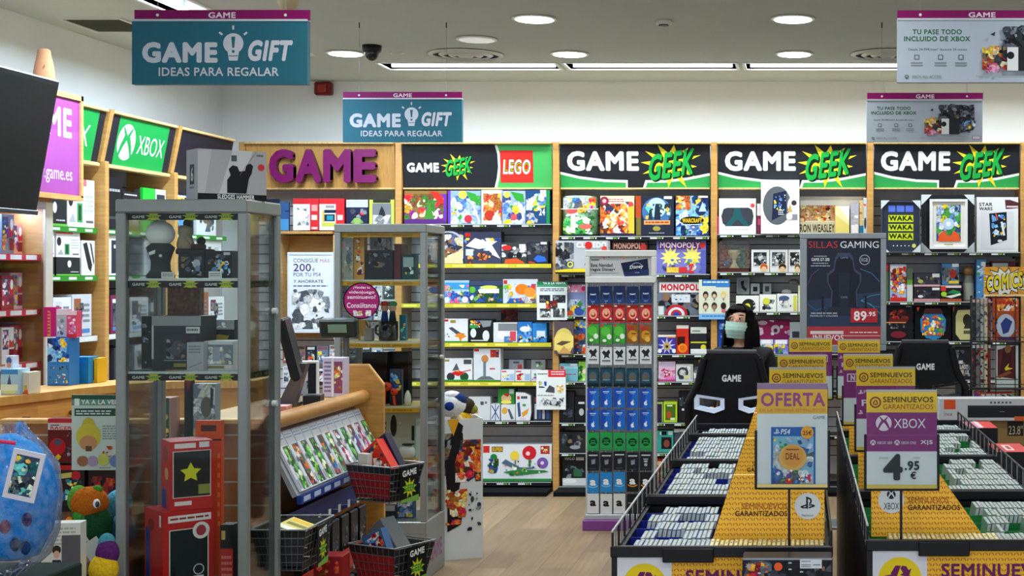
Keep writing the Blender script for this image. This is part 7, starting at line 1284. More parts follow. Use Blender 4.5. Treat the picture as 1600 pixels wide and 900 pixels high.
    # cases
    for k in range(n):
        y = Ya+.041+.158*k; skip = set()
        if side < 0: xs_, xe = Xa+.028, Xa+.258
        else: xs_, xe = Xb-.296, Xb-.06
        if k == 0: xs_, xe = (Xa+.028, Xb-.06) if side < 0 else (Xa+.045, Xb-.06)
        g0 = xs_+(xe-xs_)*GX.random()*.8; g1 = g0+(.03+.07*GX.random() if GX.random() < .5 and k else 0)
        lead = .06*GX.random() if GX.random() < .35 and k else 0; x = xs_+lead; tall = GX.random()*.012
        while x < xe:
            if not g0 < x < g1:
                f2 = 'cream' if k == 0 and (x0-.03 < x < x1) else fam; z = zr-.1842+(.008+.002*k+tall*.3+.004*GX.random() if 0 else .0)+.004*GX.random()
                if ind and NCASE[0] < 300:
                    add_case(x, y, z, f2, '%s game case, %s row of %s' % ({'cream': 'cream', 'blue': 'pale', 'green': 'greenish'}[f2], ['front', 'second', 'third', 'fourth', 'fifth', 'sixth', 'seventh'][k], lab), '%s cases, row %d of %s' % (f2, k+1, lab)); NCASE[0] += 1
                else: stuff[fam].M = Matrix.Translation((x, y, z)); p = caseproto(GX.choice(('74848f', '848e94', '8c9084') if fam == 'blue' else ('76887c', '849086', '8c9084')), GX.randrange(9)); k0 = len(stuff[fam].v); stuff[fam].v += [stuff[fam].M @ v for v in p.v]; stuff[fam].f += [[i+k0 for i in f] for f in p.f]; stuff[fam].c += p.c; stuff[fam].m += p.m; stuff[fam].sm += p.sm
            x += .0152
    return r
YM = (4.4, 5.43, 6.47, 7.51); LM = (1.0, 1.01, 1.01, .5)
nth = ('nearest', 'second', 'third', 'farthest')
for i in range(4): bin_module(-.589, .10, YM[i], LM[i], .9, 'yellow-fronted bin of pale game cases, %s of the row before the woman' % nth[i], 'blue', -1, i == 0, 'the %s bin before the woman' % nth[i], i < 1)
for i in range(4): bin_module(.209, .9, YM[i], LM[i], .92, 'yellow-fronted bin of greenish game cases, %s of the row before the empty chair' % nth[i], 'green', 1, i == 0, 'the %s bin before the empty chair' % nth[i], i < 1)
# signs standing on the bins
def binsign(x0, x1, y0, y1, D, kind, label, zr):
    s = (x1-x0)/111.0; r = tag(E('price_sign', (wx((x0+x1)/2, D), D, zr)), label, 'sign', 'sign holders on the bins'); X0, X1, Z0, Z1 = wx(x0, D), wx(x1, D), wz(y1, D), wz(y0, D); H = Z1-Z0
    b = MB(); t = .008
    b.box(X0-t, X0, D-.004, D+.008, Z0-t, Z0+H*.55, '16171b', 'plastic', .002); b.box(X1, X1+t, D-.004, D+.008, Z0-t, Z0+H*.55, '16171b', 'plastic', .002); b.box(X0, X1, D-.004, D+.008, Z0-t, Z0, '16171b', 'plastic', .002); b.build('frame', r)
    b = MB(); px = wx(1233 if kind == 'oferta' else (x0+x1)/2-1*s, D); b.box(px-.004, px+.004, D+.0, D+.006, zr-.02, Z0-t, '16171b', 'metal'); b.box(px-.02, px+.02, D-.012, D+.016, zr-.022, zr-.016, '16171b', 'metal'); b.build('stem', r)
    b = MB(); b.box(X0, X1, D, D+.003, Z0, Z1, 'e4e6ec'); c = Cv(b, (X0, D, Z1), (X1-X0, 0, 0), (0, 0, -H), (0, 0, 111, 157))
    if kind == 'oferta':
        c.rect(0, 0, 111, 9, '94709a'); c.rect(0, 9, 111, 46, 'f2b63c'); c.text('OFERTA', 6, 14, 107, 35, 'a04a90', .03); c.text('DE LA SEMANA SEMINUEVOS', 4, 38, 107, 43, 'd08a30', .01); c.text('GAME', 88, 49, 107, 54, '5a5a68', 0)
        c.rect(22, 66, 92, 157*.99, '1f62b8'); c.rect(25, 80, 89, 152, '8ac0e0'); psmark(c, 31, 73, 5, 'e8eef4'); c.text('PS4', 37, 69, 52, 77, 'f0f4f8', .02, .2)
        c.run('k 260 25 95 89 152 white 20 .25;k 261 25 82 89 110 snow 12 .2;e 56 112 22 20 e8b060'); c.disc(56, 110, 17, 'e8a040'); c.text('DEAL', 45, 105, 67, 115, '8a3a20', .03); c.run('w 46 98 66 102 1 8a3a20')
        c.disc(79, 74, 10, 'f0a830'); c.text('25€', 72, 71, 86, 78, '3a2a20', .02); c.run('k 262 30 130 88 148 mix 14 .15;k 263 60 142 86 150 blue 5 .3;r 0 152 111 157 e0c880')
    else:
        c.rect(0, 0, 111, 4, 'b8b0b0'); c.rect(0, 4, 111, 36, 'f2c32a'); c.disc(14, 20, 9, '8a2c2c'); c.disc(14, 20, 6.6, 'f2c32a'); recyc(c, 14, 20.5, 4.6, '8a2c2c'); c.text('SEMINUEVOS', 26, 11, 105, 20, '4a2c14', .02); c.text('GARANTIZADOS', 26, 23, 105, 31, 'a84a1c', .0)
        c.rect(0, 36, 111, 98, '8a2878')
        if kind == 'xbox':
            xball(c, 27, 53, 12.5, 'ecdcea', '8a2878'); c.text('XBOX', 43, 46, 93, 61, 'f0e4ee', .0)
            for k, w_ in ((6, 'XBOX 360'), (44, 'XBOX ONE')): xball(c, k+4, 84, 4.3, 'ecdcea', '8a2878'); c.text(w_, k+10, 82, k+34, 86.5, 'ecdcea', 0)
            c.text('X|S', 85, 80, 104, 88, 'ecdcea', .03); c.rect(2, 72, 109, 72.6, 'b060a0')
            c.text('4', 26, 102, 57, 144, '26282e', .05); c.text('.95', 60, 113, 83, 128, '26282e', .04); c.text('€', 69, 130, 78, 142, '26282e', .03); c.text('DESDE', 20, 107, 34, 110, '909498', 0); c.rect(74, 107, 84, 109, 'c0c4c8')
        elif kind == 'ps': c.text('PlayStation', 14, 44, 70, 52, 'e0c8dc', 0); psmark(c, 8, 48, 5, 'ecdcea'); c.text('PS4', 10, 62, 50, 74, 'ecdcea', .02); psmark(c, 8, 86, 5, 'ecdcea')
        elif kind == 'nin': c.rect(8, 44, 100, 62, 'ecdcea'); c.rect(10, 46, 98, 60, '8a2878'); c.text('N', 16, 47, 26, 59, 'ecdcea', .05); c.text('SWITCH', 32, 48, 92, 58, 'ecdcea', .02)
        c.rect(0, 151, 111, 157, 'e8c860')
    b.build('poster', r)
    b = MB(); b.box(X0, X1, D-.008, D-.0065, Z0, Z1+.004, 'fff', 'glass'); b.build('clear_cover', r)
    return r
binsign(1183, 1293, 599, 761, 4.435, 'oferta', 'sign holder with violet OFERTA heading and boxed game picture', .9)
binsign(1202, 1291, 574, 705, 5.465, 'ps', 'yellow topped sign directly behind the OFERTA sign', .9)
binsign(1215, 1291, 554, 664, 6.505, 'nin', 'yellow topped sign, third of the row behind the OFERTA sign', .9)
binsign(1233, 1300, 528, 623, 7.545, 'nin', 'yellow topped sign, last of the row behind the OFERTA sign', .9)
binsign(1354, 1464, 609, 763, 4.435, 'xbox', 'yellow and purple sign priced 4.95', .92)
binsign(1338, 1430, 573, 703, 5.465, 'ps', 'yellow and purple sign directly behind the 4.95 sign', .92)
binsign(1318, 1395, 553, 663, 6.505, 'nin', 'yellow and purple sign, third of the row behind the 4.95 sign', .92)
binsign(1309, 1375, 530, 622, 7.545, 'ps', 'yellow and purple sign, last of the row behind the 4.95 sign', .92)
for f, nm in (('blue', 'cases packed in the bins before the woman, behind the nearest bin'), ('green', 'cases packed in the bins before the empty chair, behind the nearest bin')):
    if stuff[f].v: o = stuff[f].build('game_case_filing'); tag(o, 'many '+('pale' if f == 'blue' else 'greenish')+' game '+nm, 'game cases', kind='stuff')
# console box in front of the bin on a riser
D = 4.24; X0, X1 = wx(1160, D), wx(1301, D); zt = wz(872, D)
b = MB(); b.box(X0-.02, X1+.02, D-.02, D+.12, 0, .5, '1c1c20', 'matte', .005); tag(b.build('display_plinth'), 'black plinth in front of the bin under the OFERTA sign', 'plinth')
r = tag(E('console_box', ((X0+X1)/2, D+.04, .5)), 'dark console box with orange disc and price label in front of the bin', 'console box')
b = MB(); b.box(X0, X1, D, D+.1, .501, zt, '20242e', 'print', .004); c = Cv(b, (X0, D, zt), (X1-X0, 0, 0), (0, 0, .5-zt), (0, 0, 141, 141*(zt-.5)/(X1-X0))); c.rect(1, 0, 140, 3, '9aa0a8'); c.run('k 270 2 4 139 60 dark 24 .3;k 271 4 6 40 50 red 8 .2;p 586068 2 60 60 40 139 50 139 120 2 120'); c.disc(56, 13, 6.5, 'f06030'); c.star(10, 12, 6, 3, 7, 'b8a098'); c.poly([(31, 14), (41, 9), (42, 11), (32, 16)], '6a9a88')
for x, y in ((72, 6), (72, 16), (90, 20), (24, 22)): c.rect(x, y, x+5, y+2, 'c8ccd4')
b.build('carton', r); b = MB(); px = lambda u: X0+(X1-X0)*u/141; pz = lambda v: zt-(X1-X0)*v/141
b.box(px(90), px(124), D-.002, D-.0003, pz(16), pz(2), 'd8dce4'); c = Cv(b, (px(90), D-.002, pz(2)), (px(124)-px(90), 0, 0), (0, 0, pz(16)-pz(2))); c.run('w .06 .12 .5 .3 1 50545c;w .06 .5 .5 .9 2 707480;w .6 .5 .95 .7 1 50545c'); b.build('price_label', r)
# ------------------------------------------------------------------ gaming chairs
def chair(cx, D, zt, label, trim, glow):
    r = tag(E('gaming_chair', (cx, D, 0)), label, 'gaming chair', 'gaming chairs'); W2 = .278
    prof = [(-.15, 0), (.15, 0), (.168, -.02), (.205, -.17), (.275, -.3), (.28, -.36), (.262, -.46), (.24, -.62), (.22, -.78), (-.22, -.78), (-.24, -.62), (-.262, -.46), (-.28, -.36), (-.275, -.3), (-.205, -.17), (-.168, -.02)]
    hole = lambda s: [(s*.055, -.262), (s*.235, -.237 if 0 else -.285), (s*.235, -.36), (s*.19, -.365), (s*.055, -.335)]
    b = MB(); n = len(prof)
    H1 = [(.042, -.272), (.225, -.245), (.225, -.335), (.105, -.362), (.042, -.338)]; H2 = [(-x, y) for x, y in H1]
    # outline ring strips between the contour and the holes: split the back in bands
    f = lambda x, y, yy: (cx+x, D+yy, zt+y)
    bands = [([(-.15, 0), (.15, 0), (.168, -.02), (.205, -.17), (.245, -.24), (-.245, -.24), (-.205, -.17), (-.168, -.02)]), ([(.245, -.24), (.275, -.3), (.28, -.36), (.276, -.375), (.225, -.375), (.225, -.24)]), ([(-.042, -.24), (.042, -.24), (.042, -.375), (-.042, -.375)]), ([(-.225, -.24), (-.225, -.375), (-.276, -.375), (-.28, -.36), (-.275, -.3), (-.245, -.24)]), ([(.276, -.375), (.262, -.46), (.24, -.62), (.22, -.78), (-.22, -.78), (-.24, -.62), (-.262, -.46), (-.276, -.375)]),
             ([(.042, -.24), (.225, -.24), (.225, -.245), (.042, -.272)]), ([(-.225, -.24), (-.042, -.24), (-.042, -.272), (-.225, -.245)]), ([(.042, -.338), (.105, -.362), (.225, -.335), (.225, -.375), (.042, -.375)]), ([(-.225, -.335), (-.105, -.362), (-.042, -.338), (-.042, -.375), (-.225, -.375)])]
    for p in bands: b.prism([f(x, y, 0) for x, y in p], (0, .09, 0), '101114', 'leather')
    c = Cv(b, f(-.28, 0, 0), (.56, 0, 0), (0, 0, -.78), (-.28, 0, .28, .78)); c.text('GAME', -.058, .13, .058, .172, 'e0e2e4', .05)
    b.build('backrest', r)
    b = MB(); b.cyl(f(-.15, -.015, .045), f(.15, -.015, .045), .036, .036, 16, '1e2022', 'leather'); b.build('head_roll', r)
    for s in (-1, 1):
        b = MB(); pts = [(s*(-.165), -.03), (s*-.2, -.18), (s*-.262, -.3), (s*-.262, -.4), (s*-.245, -.5), (s*-.22, -.74)]
        for p, q in zip(pts[:-1], pts[1:]): b.cyl(f(p[0], p[1], .0), f(q[0], q[1], .0), .024, .024, 10, '121316', 'leather')
        b.build('side_bolster', r)
        b = MB(); H = H1 if s > 0 else H2; G = [((x-s*.1335)*.72+s*.1335, (y+.303)*.62-.303) for x, y in H]; m = len(H)
        vs = [f(x, y, -.012) for x, y in H]+[f(x, y, -.006) for x, y in G]+[f(x, y, .09) for x, y in G]
        fs = [[i, (i+1) % m, m+(i+1) % m, m+i] for i in range(m)]+[[m+i, m+(i+1) % m, 2*m+(i+1) % m, 2*m+i] for i in range(m)]; b.add(vs, fs, trim, 'led' if glow else 'plastic'); b.build('belt_opening', r)  # pale plastic rim made to glow, standing in for light seen through the opening
    b = MB(); b.box(cx-.25, cx+.25, D+.03, D+.55, .42, .52, '121316', 'leather', .03); b.build('seat', r)
    for s in (-1, 1):
        b = MB(); b.box(cx+s*.31-.04, cx+s*.31+.04, D+.12, D+.42, .66, .69, '141518', 'plastic', .01); b.box(cx+s*.31-.015, cx+s*.31+.015, D+.24, D+.3, .44, .66, '141518', 'plastic'); b.box(min(cx+s*.24, cx+s*.32), max(cx+s*.24, cx+s*.32), D+.24, D+.3, .42, .45, '141518', 'plastic'); b.build('armrest', r)
    b = MB(); b.cyl((cx, D+.28, .1), (cx, D+.28, .42), .03, col='2a2c30', m='metal'); b.build('column', r)
    for k in range(5):
        a = 2*math.pi*k/5+.3; e = (cx+.3*math.cos(a), D+.28+.3*math.sin(a), .07); b = MB(); b.cyl((cx, D+.28, .1), e, .028, .018, 8, '1a1c20', 'plastic'); g = b.build('base_leg', r)
        b = MB(); b.cyl((e[0]-.012, e[1], .031), (e[0]+.012, e[1], .031), .03, n=14, col='0e0f12', m='plastic'); b.build('caster', g)
    return r
chair(wx(1143, 8.5), 8.5, wz(552, 8.5), 'black gaming chair with pale lit belt openings, in front of the woman', 'c4d4ec', True)
chair(wx(1446, 8.98), 8.98, wz(536, 8.98), 'black gaming chair with dark belt openings, before the dark backpacks', '24262a', False)
# ------------------------------------------------------------------ the woman
def cmat(name, col, rough, var=.05, bump=0):
    m = mat(name, rough, var=var, vscale=60, bump=bump)
    for n in list(m.node_tree.nodes):
        if n.type == 'ATTRIBUTE':
            c = m.node_tree.nodes.new('ShaderNodeRGB'); c.outputs[0].default_value = hx(col)
            for l in list(m.node_tree.links):
                if l.from_node == n: m.node_tree.links.new(c.outputs[0], l.to_socket)
            m.node_tree.nodes.remove(n)
    return m
cmat('skin_tone', 'd8a488', .5); cmat('black_cloth', '131316', .9, .15, .2); cmat('dark_jeans', '1c2130', .9, .15, .2); cmat('black_shoe', '17171a', .5)
def skin(name, verts, edges, m, parent, sub=2):
    me = bpy.data.meshes.new(name); o0 = parent.location; me.from_pydata([Vector(v[:3])-o0 for v in verts], edges, []); me.materials.append(MATS[m])
    o = bpy.data.objects.new(name, me); COL.objects.link(o); o.parent = parent; o.modifiers.new('Skin', 'SKIN'); s = o.modifiers.new('Sub', 'SUBSURF'); s.levels = s.render_levels = sub
    for i, v in enumerate(verts): sv = me.skin_vertices[0].data[i]; rr = v[3]; sv.radius = rr if isinstance(rr, tuple) else (rr, rr); sv.use_root = i == 0
    for p in me.polygons: p.use_smooth = True
    o.modifiers['Skin'].use_smooth_shade = True
    return o
DW = 9.42; XW = wx(1161, DW); T = 1.53
r = tag(E('person', (XW, DW, 0)), 'dark-haired person in black top and pale face mask standing behind the gaming chair', 'person')
V = [(XW, DW, .84, .13), (XW, DW, .96, .125), (XW, DW, 1.1, .125), (XW, DW, 1.2, .105), (XW-.005, DW, 1.27, .05), (XW-.012, DW-.01, 1.325, .054), (XW-.02, DW-.02, 1.39, .078), (XW-.022, DW-.022, 1.445, .088), (XW-.022, DW-.012, 1.495, .068)]
Ed = [(i, i+1) for i in range(8)]
for s in (-1, 1):
    k = len(V); V += [(XW+s*.15, DW, 1.2, .05), (XW+s*.2, DW+.01, 1.06, .042), (XW+s*.22, DW-.03, .93, .036), (XW+s*.2, DW-.14, .82, .026), (XW+s*.19, DW-.19, .79, (.034, .016)), (XW+s*.185, DW-.24, .77, (.034, .014))]
    Ed += [(3, k), (k, k+1), (k+1, k+2), (k+2, k+3), (k+3, k+4), (k+4, k+5)]; hk = k+5
    for j, L_ in enumerate((.05, .062, .066, .055)):
        fx = XW+s*.185+(j-1.5)*.017; a = len(V); V += [(fx, DW-.255, .768, .009), (fx, DW-.255-L_*.5, .755, .0085), (fx, DW-.25-L_*.8, .735, .0075)]; Ed += [(hk, a), (a, a+1), (a+1, a+2)]
    a = len(V); V += [(XW+s*.185-s*.032, DW-.22, .775, .011), (XW+s*.185-s*.048, DW-.25, .765, .009)]; Ed += [(k+4, a), (a, a+1)]
    k = len(V); V += [(XW+s*.09, DW, .72, .08), (XW+s*.095, DW-.005, .47, .058), (XW+s*.095, DW+.01, .28, .05), (XW+s*.095, DW+.015, .09, .036), (XW+s*.1, DW-.09, .035, (.036, .026))]
    Ed += [(0, k), (k, k+1), (k+1, k+2), (k+2, k+3), (k+3, k+4)]
body = skin('body', V, Ed, 'skin_tone', r)
V = [(XW, DW, .82, .16), (XW, DW, .96, .155), (XW, DW, 1.1, .16), (XW, DW, 1.2, .135), (XW-.003, DW, 1.262, .075)]; Ed = [(0, 1), (1, 2), (2, 3), (3, 4)]
for s in (-1, 1):
    k = len(V); V += [(XW+s*.15, DW, 1.2, .078), (XW+s*.2, DW+.01, 1.06, .065), (XW+s*.22, DW-.03, .93, .055), (XW+s*.205, DW-.115, .845, .036)]; Ed += [(3, k), (k, k+1), (k+1, k+2), (k+2, k+3)]
skin('top', V, Ed, 'black_cloth', r)
V = [(XW, DW, .84, .142)]; Ed = []
for s in (-1, 1):
    k = len(V); V += [(XW+s*.09, DW, .71, .09), (XW+s*.095, DW-.005, .47, .066), (XW+s*.095, DW+.01, .28, .058), (XW+s*.095, DW+.015, .1, .05)]; Ed += [(0, k), (k, k+1), (k+1, k+2), (k+2, k+3)]
skin('trousers', V, Ed, 'dark_jeans', r)
for s in (-1, 1): skin('shoe', [(XW+s*.095, DW+.03, .05, (.045, .045)), (XW+s*.1, DW-.08, .042, (.045, .036)), (XW+s*.1, DW-.13, .036, (.036, .028))], [(0, 1), (1, 2)], 'black_shoe', r)
HC = Vector((XW-.022, DW-.02, 1.43)); FR = Matrix.Translation(HC) @ Matrix.Rotation(math.radians(-17), 4, 'Z') @ Matrix.Rotation(math.radians(4), 4, 'Y') @ Matrix.Scale(1.08, 4)
def patch(mb, u0, u1, v0, v1, nu, nv, rad, col, m, fn=None):   # shell piece around the head; u: azimuth from facing, v: height
    vs = []
    for j in range(nv+1):
        for i in range(nu+1):
            u = math.radians(u0+(u1-u0)*i/nu); v = v0+(v1-v0)*j/nv; R_ = rad(u, v)
            vs.append(FR @ Vector((R_*math.sin(u), -R_*math.cos(u), v)))
    mb.add(vs, [[j*(nu+1)+i, j*(nu+1)+i+1, (j+1)*(nu+1)+i+1, (j+1)*(nu+1)+i] for j in range(nv) for i in range(nu)], col, m, True)
b = MB(); patch(b, -62, 62, -.098, .003, 16, 12, lambda u, v: .084*math.sqrt(max(.2, 1-((v+.03)/.14)**2))+.012*math.cos(u)+.016*max(0, math.cos(u*1.6))*(1-abs((v+.045)/.06))+.0018*math.cos(v*260), 'a8c8bc', 'matte'); b.build('face_mask', r)
b = MB(); 
for s in (-1, 1): b.tube([FR @ Vector((s*.074, -.045, -.008)), FR @ Vector((s*.084, .0, .005)), FR @ Vector((s*.086, .02, -.01))], .0015, 'd8e4e0', 'matte')
b.build('mask_loop', r)
for s in (-1, 1):
    b = MB(); b.ball(FR @ Vector((s*.031, -.0735, .022)), (.014, .009, .0075), 'e8e0da', 'gloss', 14, 10); b.ball(FR @ Vector((s*.031-.003, -.0815, .022)), (.0062, .003, .0066), '2a1a12', 'gloss', 10, 8); e = b.build('eye', r)
    b = MB(); b.ball(FR @ Vector((s*.032, -.0765, .0315)), (.0165, .008, .0035), 'b8846c', 'skin', 12, 8); b.ball(FR @ Vector((s*.032, -.078, .0285)), (.0155, .006, .0022), '1c1210', 'matte', 12, 8); b.build('eyelid', e)
    b = MB(); b.ball(FR @ Vector((s*.034, -.074, .045)), (.019, .008, .004), '20160f', 'matte', 12, 8, Matrix.Rotation(s*.12, 4, 'Y')); b.build('eyebrow', r)
    b = MB(); b.ball(FR @ Vector((s*.08, .005, .0)), (.008, .016, .026), 'cc9478', 'skin', 12, 8); b.build('ear', r)
b = MB(); b.ball(FR @ Vector((0, -.083, .0)), (.012, .014, .022), 'd09a80', 'skin', 12, 10); b.build('nose', r)
b = MB(); hc = '0e0c0d'
patch(b, 40, 320, -.16, .06, 28, 12, lambda u, v: .092+.012*(v < -.02)*min(1, (-.02-v)/.05), hc, 'matte')
patch(b, 52, 308, .05, .112, 32, 8, lambda u, v: .094*math.sqrt(max(0, 1-((v-.02)/.094)**2)) if math.cos(u) < .3 else (.088*math.sqrt(max(0, 1-((v-.02)/.094)**2))), hc, 'matte')
patch(b, 50, 76, -.06, .075, 6, 10, lambda u, v: .096-.006*(v > .03), hc, 'matte'); patch(b, -78, -58, -.06, .075, 6, 10, lambda u, v: .095-.006*(v > .03), hc, 'matte'); patch(b, -44, 44, .078, .104, 14, 6, lambda u, v: .093*math.sqrt(max(0, 1-((v-.02)/.092)**2)), hc, 'matte')
b.ball(FR @ Vector((.088, .03, -.09)), (.042, .05, .14), hc, 'matte'); b.ball(FR @ Vector((.098, .045, -.19)), (.045, .05, .11), hc, 'matte'); b.ball(FR @ Vector((-.07, .05, -.11)), (.03, .04, .1), hc, 'matte'); b.ball(FR @ Vector((.0, .05, -.02)), (.095, .07, .115), hc, 'matte'); b.build('hair', r)
# ------------------------------------------------------------------ chair poster, comics, boxes at the right
D = 9.75; r = tag(E('poster_stand', at(1318, 545, D)), 'grey framed standing poster with dark chair picture and red price', 'poster stand')
b = MB()
for q in ((1250, 364, 1385, 373), (1250, 539, 1385, 548), (1250, 373, 1261, 539), (1376, 373, 1385, 539)): b.box(wx(q[0], D), wx(q[2], D), D, D+.03, wz(q[3], D), wz(q[1], D), '8e959a', 'metal', .004)
b.build('frame', r)
b = MB(); b.cyl((wx(1318, D), D+.03, 0.01), (wx(1318, D), D+.03, wz(545, D)), .018, col='8e959a', m='metal'); b.box(wx(1318, D)-.2, wx(1318, D)+.2, D-.12, D+.2, 0, .02, '70767a', 'metal', .005); b.build('pole', r)
b = MB(); b.box(wx(1261, D), wx(1376, D), D+.01, D+.026, wz(539, D), wz(373, D), '232838'); c = front(b, 1261, 373, 1376, 539, D+.01)
c.poly([(1261, 470), (1376, 455), (1376, 510), (1261, 510)], '2c3a54'); c.text('SILLAS', 1263, 377, 1309, 387.5, 'b8343c', .0); c.text('GAMING', 1313, 377, 1373, 387.5, 'dfe2e8', .0)
w = lambda y0, y1, x0, x1, t, col='b8bcc8': c.text(t, x0, y0, x1, y1, col, .01)
c.run('w 1272 399 1292 402 1 a0a4b0;w 1270 410 1294 413 1 a0a4b0;w 1267 414 1297 417 1 a0a4b0'); w(403, 408, 1268, 1296, 'GAME GT-200', 'e4e6ec')
c.ring(1351, 406, 7, 8.2, 'a8acb8'); c.text('RGB', 1346, 403, 1356, 409, 'a8acb8', .01)
for col, pts in (('5a4a80', [(1262, 445), (1268, 430), (1280, 420)]), ('3f78a0', [(1344, 420), (1362, 427), (1374, 440)]), ('3a6a90', [(1262, 475), (1275, 485), (1290, 480)]), ('4a90b0', [(1345, 470), (1360, 462), (1375, 460)]), ('4a90b0', [(1345, 470), (1360, 475), (1375, 490)]), ('3f7aa0', [(1345, 468), (1362, 478), (1375, 480)])): c.path(pts, 1, col)
for k, col in ((1.0, '3c4660'), (.9, '1b1f2c')): c.poly([(1319+x*k, 452+(y-452)*k) for x, y in ((-9, 395), (9, 395), (14, 402), (17, 420), (27, 428), (27, 440), (20, 455), (22, 490), (-22, 490), (-20, 455), (-27, 440), (-27, 428), (-17, 420), (-14, 402))], col)
c.poly([(1310, 425), (1328, 425), (1326, 480), (1312, 480)], '222838'); c.poly([(1295, 480), (1343, 480), (1348, 492), (1290, 492)], '262c3e'); c.rect(1284, 462, 1287, 486, '181c28'); c.rect(1351, 462, 1354, 486, '181c28'); c.text('GAME', 1313, 401, 1325, 404, '8a90a0', 0); c.text('GAME', 1314, 463, 1324, 466, '8a90a0', 0)
c.rect(1329, 482, 1371, 504, 'b02a34'); c.text('89', 1334, 486, 1354, 501, 'f4e8ea', .03); c.text('.95', 1355, 487, 1368, 494, 'f4e8ea', .03); c.run('w 1267 488 1308 491 1 b8bcc8'); w(492, 495, 1266, 1309, 'MODELOS Y COLORES')
c.rect(1261, 510, 1376, 539, 'a83840'); c.rect(1266, 517, 1318, 522, 'd8c8cc'); c.text('INUEVOS', 1270, 523, 1318, 532, 'e4d4d8', .03); c.run('w 1328 518 1371 521 1 f0dcdc'); c.rect(1318, 524, 1375, 525, 'e0c0c4'); b.build('poster', r)
D = 9.5; r = tag(E('comic_rack', (wx(1570, D), D, 0)), 'black wire comic rack under the yellow comics sign', 'rack')
for px in (1518, 1546, 1594, 1640): b = MB(); b.cyl((wx(px, D), D+.02, 0), (wx(px, D), D+.02, wz(462, D)), .008, col='16171a', m='metal'); b.build('upright', r)
for py in (533, 606, 626, 700):
    b = MB(); b.box(wx(1516, D), wx(1642, D), D-.09, D+.04, wz(py, D)-.006, wz(py, D), '17181b', 'metal'); b.tube([(wx(1516, D), D-.092, wz(py, D)+.03), (wx(1642, D), D-.092, wz(py, D)+.03)], .003, '17181b'); b.build('tray', r)
for px in (1553, 1583):
    b = MB(); b.tube([(wx(px, D), D-.094, wz(626, D)), (wx(px, D), D-.094, wz(462, D))], .003, '131418'); b.build('wire', r)
b = MB(); b.box(wx(1537, D), wx(1643, D), D-.03, D-.015, wz(463, D), wz(417, D), 'e8a838'); c = front(b, 1537, 417, 1643, 463, D-.03)
for k in range(24): a = k*.2618; c.poly([(1573, 440), (1573+70*math.cos(a), 440+70*math.sin(a)), (1573+70*math.cos(a+.13), 440+70*math.sin(a+.13))], 'e0962c'); c.k -= 1
c.k += 1; c.star(1573, 440, 40, 27, 15, '1c1a18', .1, .3, 4, .62); c.star(1573, 440, 37, 25, 15, 'e8e8e0', .1, .3, 4, .6); c.text('COMICS', 1540.5, 427, 1599, 454, '1c1a14', .1, 0, -8); c.text('COMICS', 1542, 428, 1598, 452, 'f0d828', .04, 0, -8); c.rect(1537, 460, 1643, 463, 'f0dca0'); b.build('sign_board', r)
def comic(x0, y0, x1, y1, label, col, art, D=9.43, t=.012, yaw=0): return prod(x0, y0, x1, y1, 'comic_book', label, 'comic', col, art, D=D, dep=t, yaw=yaw)
comic(1551, 466, 1592, 532.6, 'comic with red title and pale blue moon', 'b04a20', 'k 280 0 0 1 .3 fire 10;w .1 .05 .9 .18 1 c02820;e .5 .65 .36 .28 b8c4dc;p 2a3c80 .3 .6 .5 .45 .75 .55 .6 .8 .4 .85;k 281 0 .3 .2 1 dark 6;k 282 .85 .3 1 1 dark 6;r .2 .93 .85 .98 40306a')
comic(1555, 540, 1591, 605.6, 'comic with red costumed figure and yellow bolt', 'c8d4d0', 'p 5a1c20 .1 .1 .85 .0 .9 .8 .1 .75;p 3a1014 .35 .05 .7 .05 .75 .7 .2 .7;e .55 .08 .14 .1 8a5a30;p 8a4828 0 .75 .6 .6 .75 .65 .2 .78;p e8d030 .4 .55 .6 .42 .55 .52 .78 .55 .45 .6;t MS .08 .85 .25 .93 e0e4e4;t MARVEL .32 .85 .95 .93 e0e4e4;r 0 .8 1 .82 24282c')
for i, (a, e, cn, col) in enumerate(((1519, 1524, 'black', '26262a'), (1525, 1531, 'grey striped', '6a6c6e'), (1532, 1537, 'silver', 'a0a4a2'), (1538, 1543, 'cream', 'c8c098'), (1544, 1548, 'dark red', '6a2428'))):
    comic(a, 466, e, 532.6, '%s spine turned out in the upper tray of the comic rack' % cn, col, 'k %d 0 .1 1 .9 dark 8 .5;r .1 .03 .9 .1 c0a0a0' % (283+i), t=.07)
    comic(a, 537, e, 605.6, '%s spine turned out in the lower tray of the comic rack' % cn, col, 'k %d 0 .1 1 .9 horror 8 .5;r .1 .03 .9 .1 c8c8c8' % (293+i), t=.07)
comic(1541, 612, 1588, 625.6, 'white paperback with black brush title at the rack bottom', 'd8dad6', 'r 0 0 1 .25 b83028;k 300 .1 .3 .9 .95 dark 8 .5;r .85 .1 1 .9 80a070')
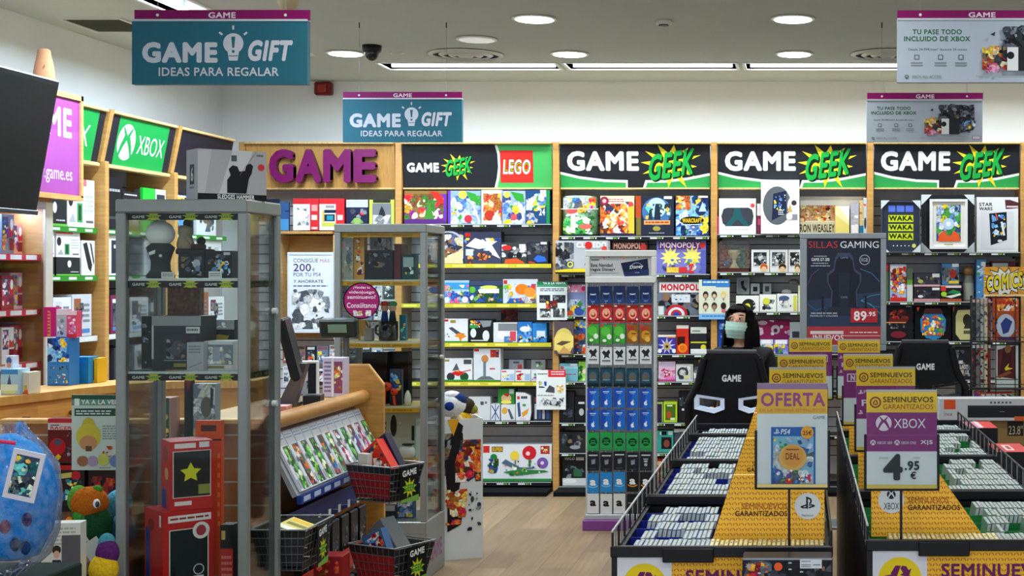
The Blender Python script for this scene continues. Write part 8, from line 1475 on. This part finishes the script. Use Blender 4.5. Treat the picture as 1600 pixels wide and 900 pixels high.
comic(1522, 610, 1540, 625.6, 'colourful paperback at the rack bottom', 'a87850', 'k 301 0 0 1 1 mix 10')
D = 8.75; x0, x1 = wx(1534, D), wx(1668, D); zt = wz(657, D)
b = MB(); b.box(x0, x1, D, D+.3, 0.001, zt, '93764c', 'matte', .003); c = Cv(b, (x0, D, zt), (x1-x0, 0, 0), (0, 0, -zt), (1534, 657, 1668, 657+zt*FPX/D)); c.rect(1574, 658, 1599, 681, '1c1a16'); c.text('23.8"', 1576, 665, 1598, 679, 'c8b890', .0); c.rect(1534, 735, 1668, 736, '7a6040'); tag(b.build('monitor_carton'), 'tall brown carton with black 23.8 label under the white soundbar box', 'carton')
D = 8.72; x0, x1 = wx(1467, D), wx(1662, D); b = MB(); z0, z1 = zt+.001, wz(622.5, D); b.box(x0, x1, D, D+.14, z0, z1, 'c8cace', 'print', .003); c = Cv(b, (x0, D, z1), (x1-x0, 0, 0), (0, 0, z0-z1), (1467, 622, 1662, 657))
c.rect(1475, 624, 1493, 639, 'e0562c'); c.text('STAGE', 1475, 645, 1488, 649, '585c62', .01); c.rect(1512, 633, 1662, 652, '1c1e24'); c.rect(1512, 634.5, 1662, 636, '34363c'); c.rect(1562, 642, 1570, 643.2, '70747a'); c.rect(1585, 650, 1662, 657, 'd8602c')
for k in range(6): c.rect(1547+k*6, 627, 1550+k*6, 630, '50545a')
tag(b.build('soundbar_box'), 'long white soundbar box with orange square lying on the brown carton', 'box')
for i, (X, Y, zt2, lab) in enumerate(((.985, 7.72, .905, 'black box with pink and red top beside the farther bin'), (1.0, 6.72, .9, 'black box with red top and white sticker beside the third bin'))):
    b = MB(); b.box(X-.06, X+.1, Y, Y+.34, .001, zt2, '17181b', 'print', .003); c = Cv(b, (X-.06, Y+.34, zt2), (.16, 0, 0), (0, -.34, 0)); c.run('r 0 0 1 1 d03434;r .35 .2 .6 .8 e8dcdc;r .42 .3 .55 .7 b03030' if i else 'r 0 0 .5 1 e08aa0;r .5 0 1 1 d03838;r .4 .05 .55 .9 e8d0d8'); tag(b.build('console_box'), lab, 'console box')
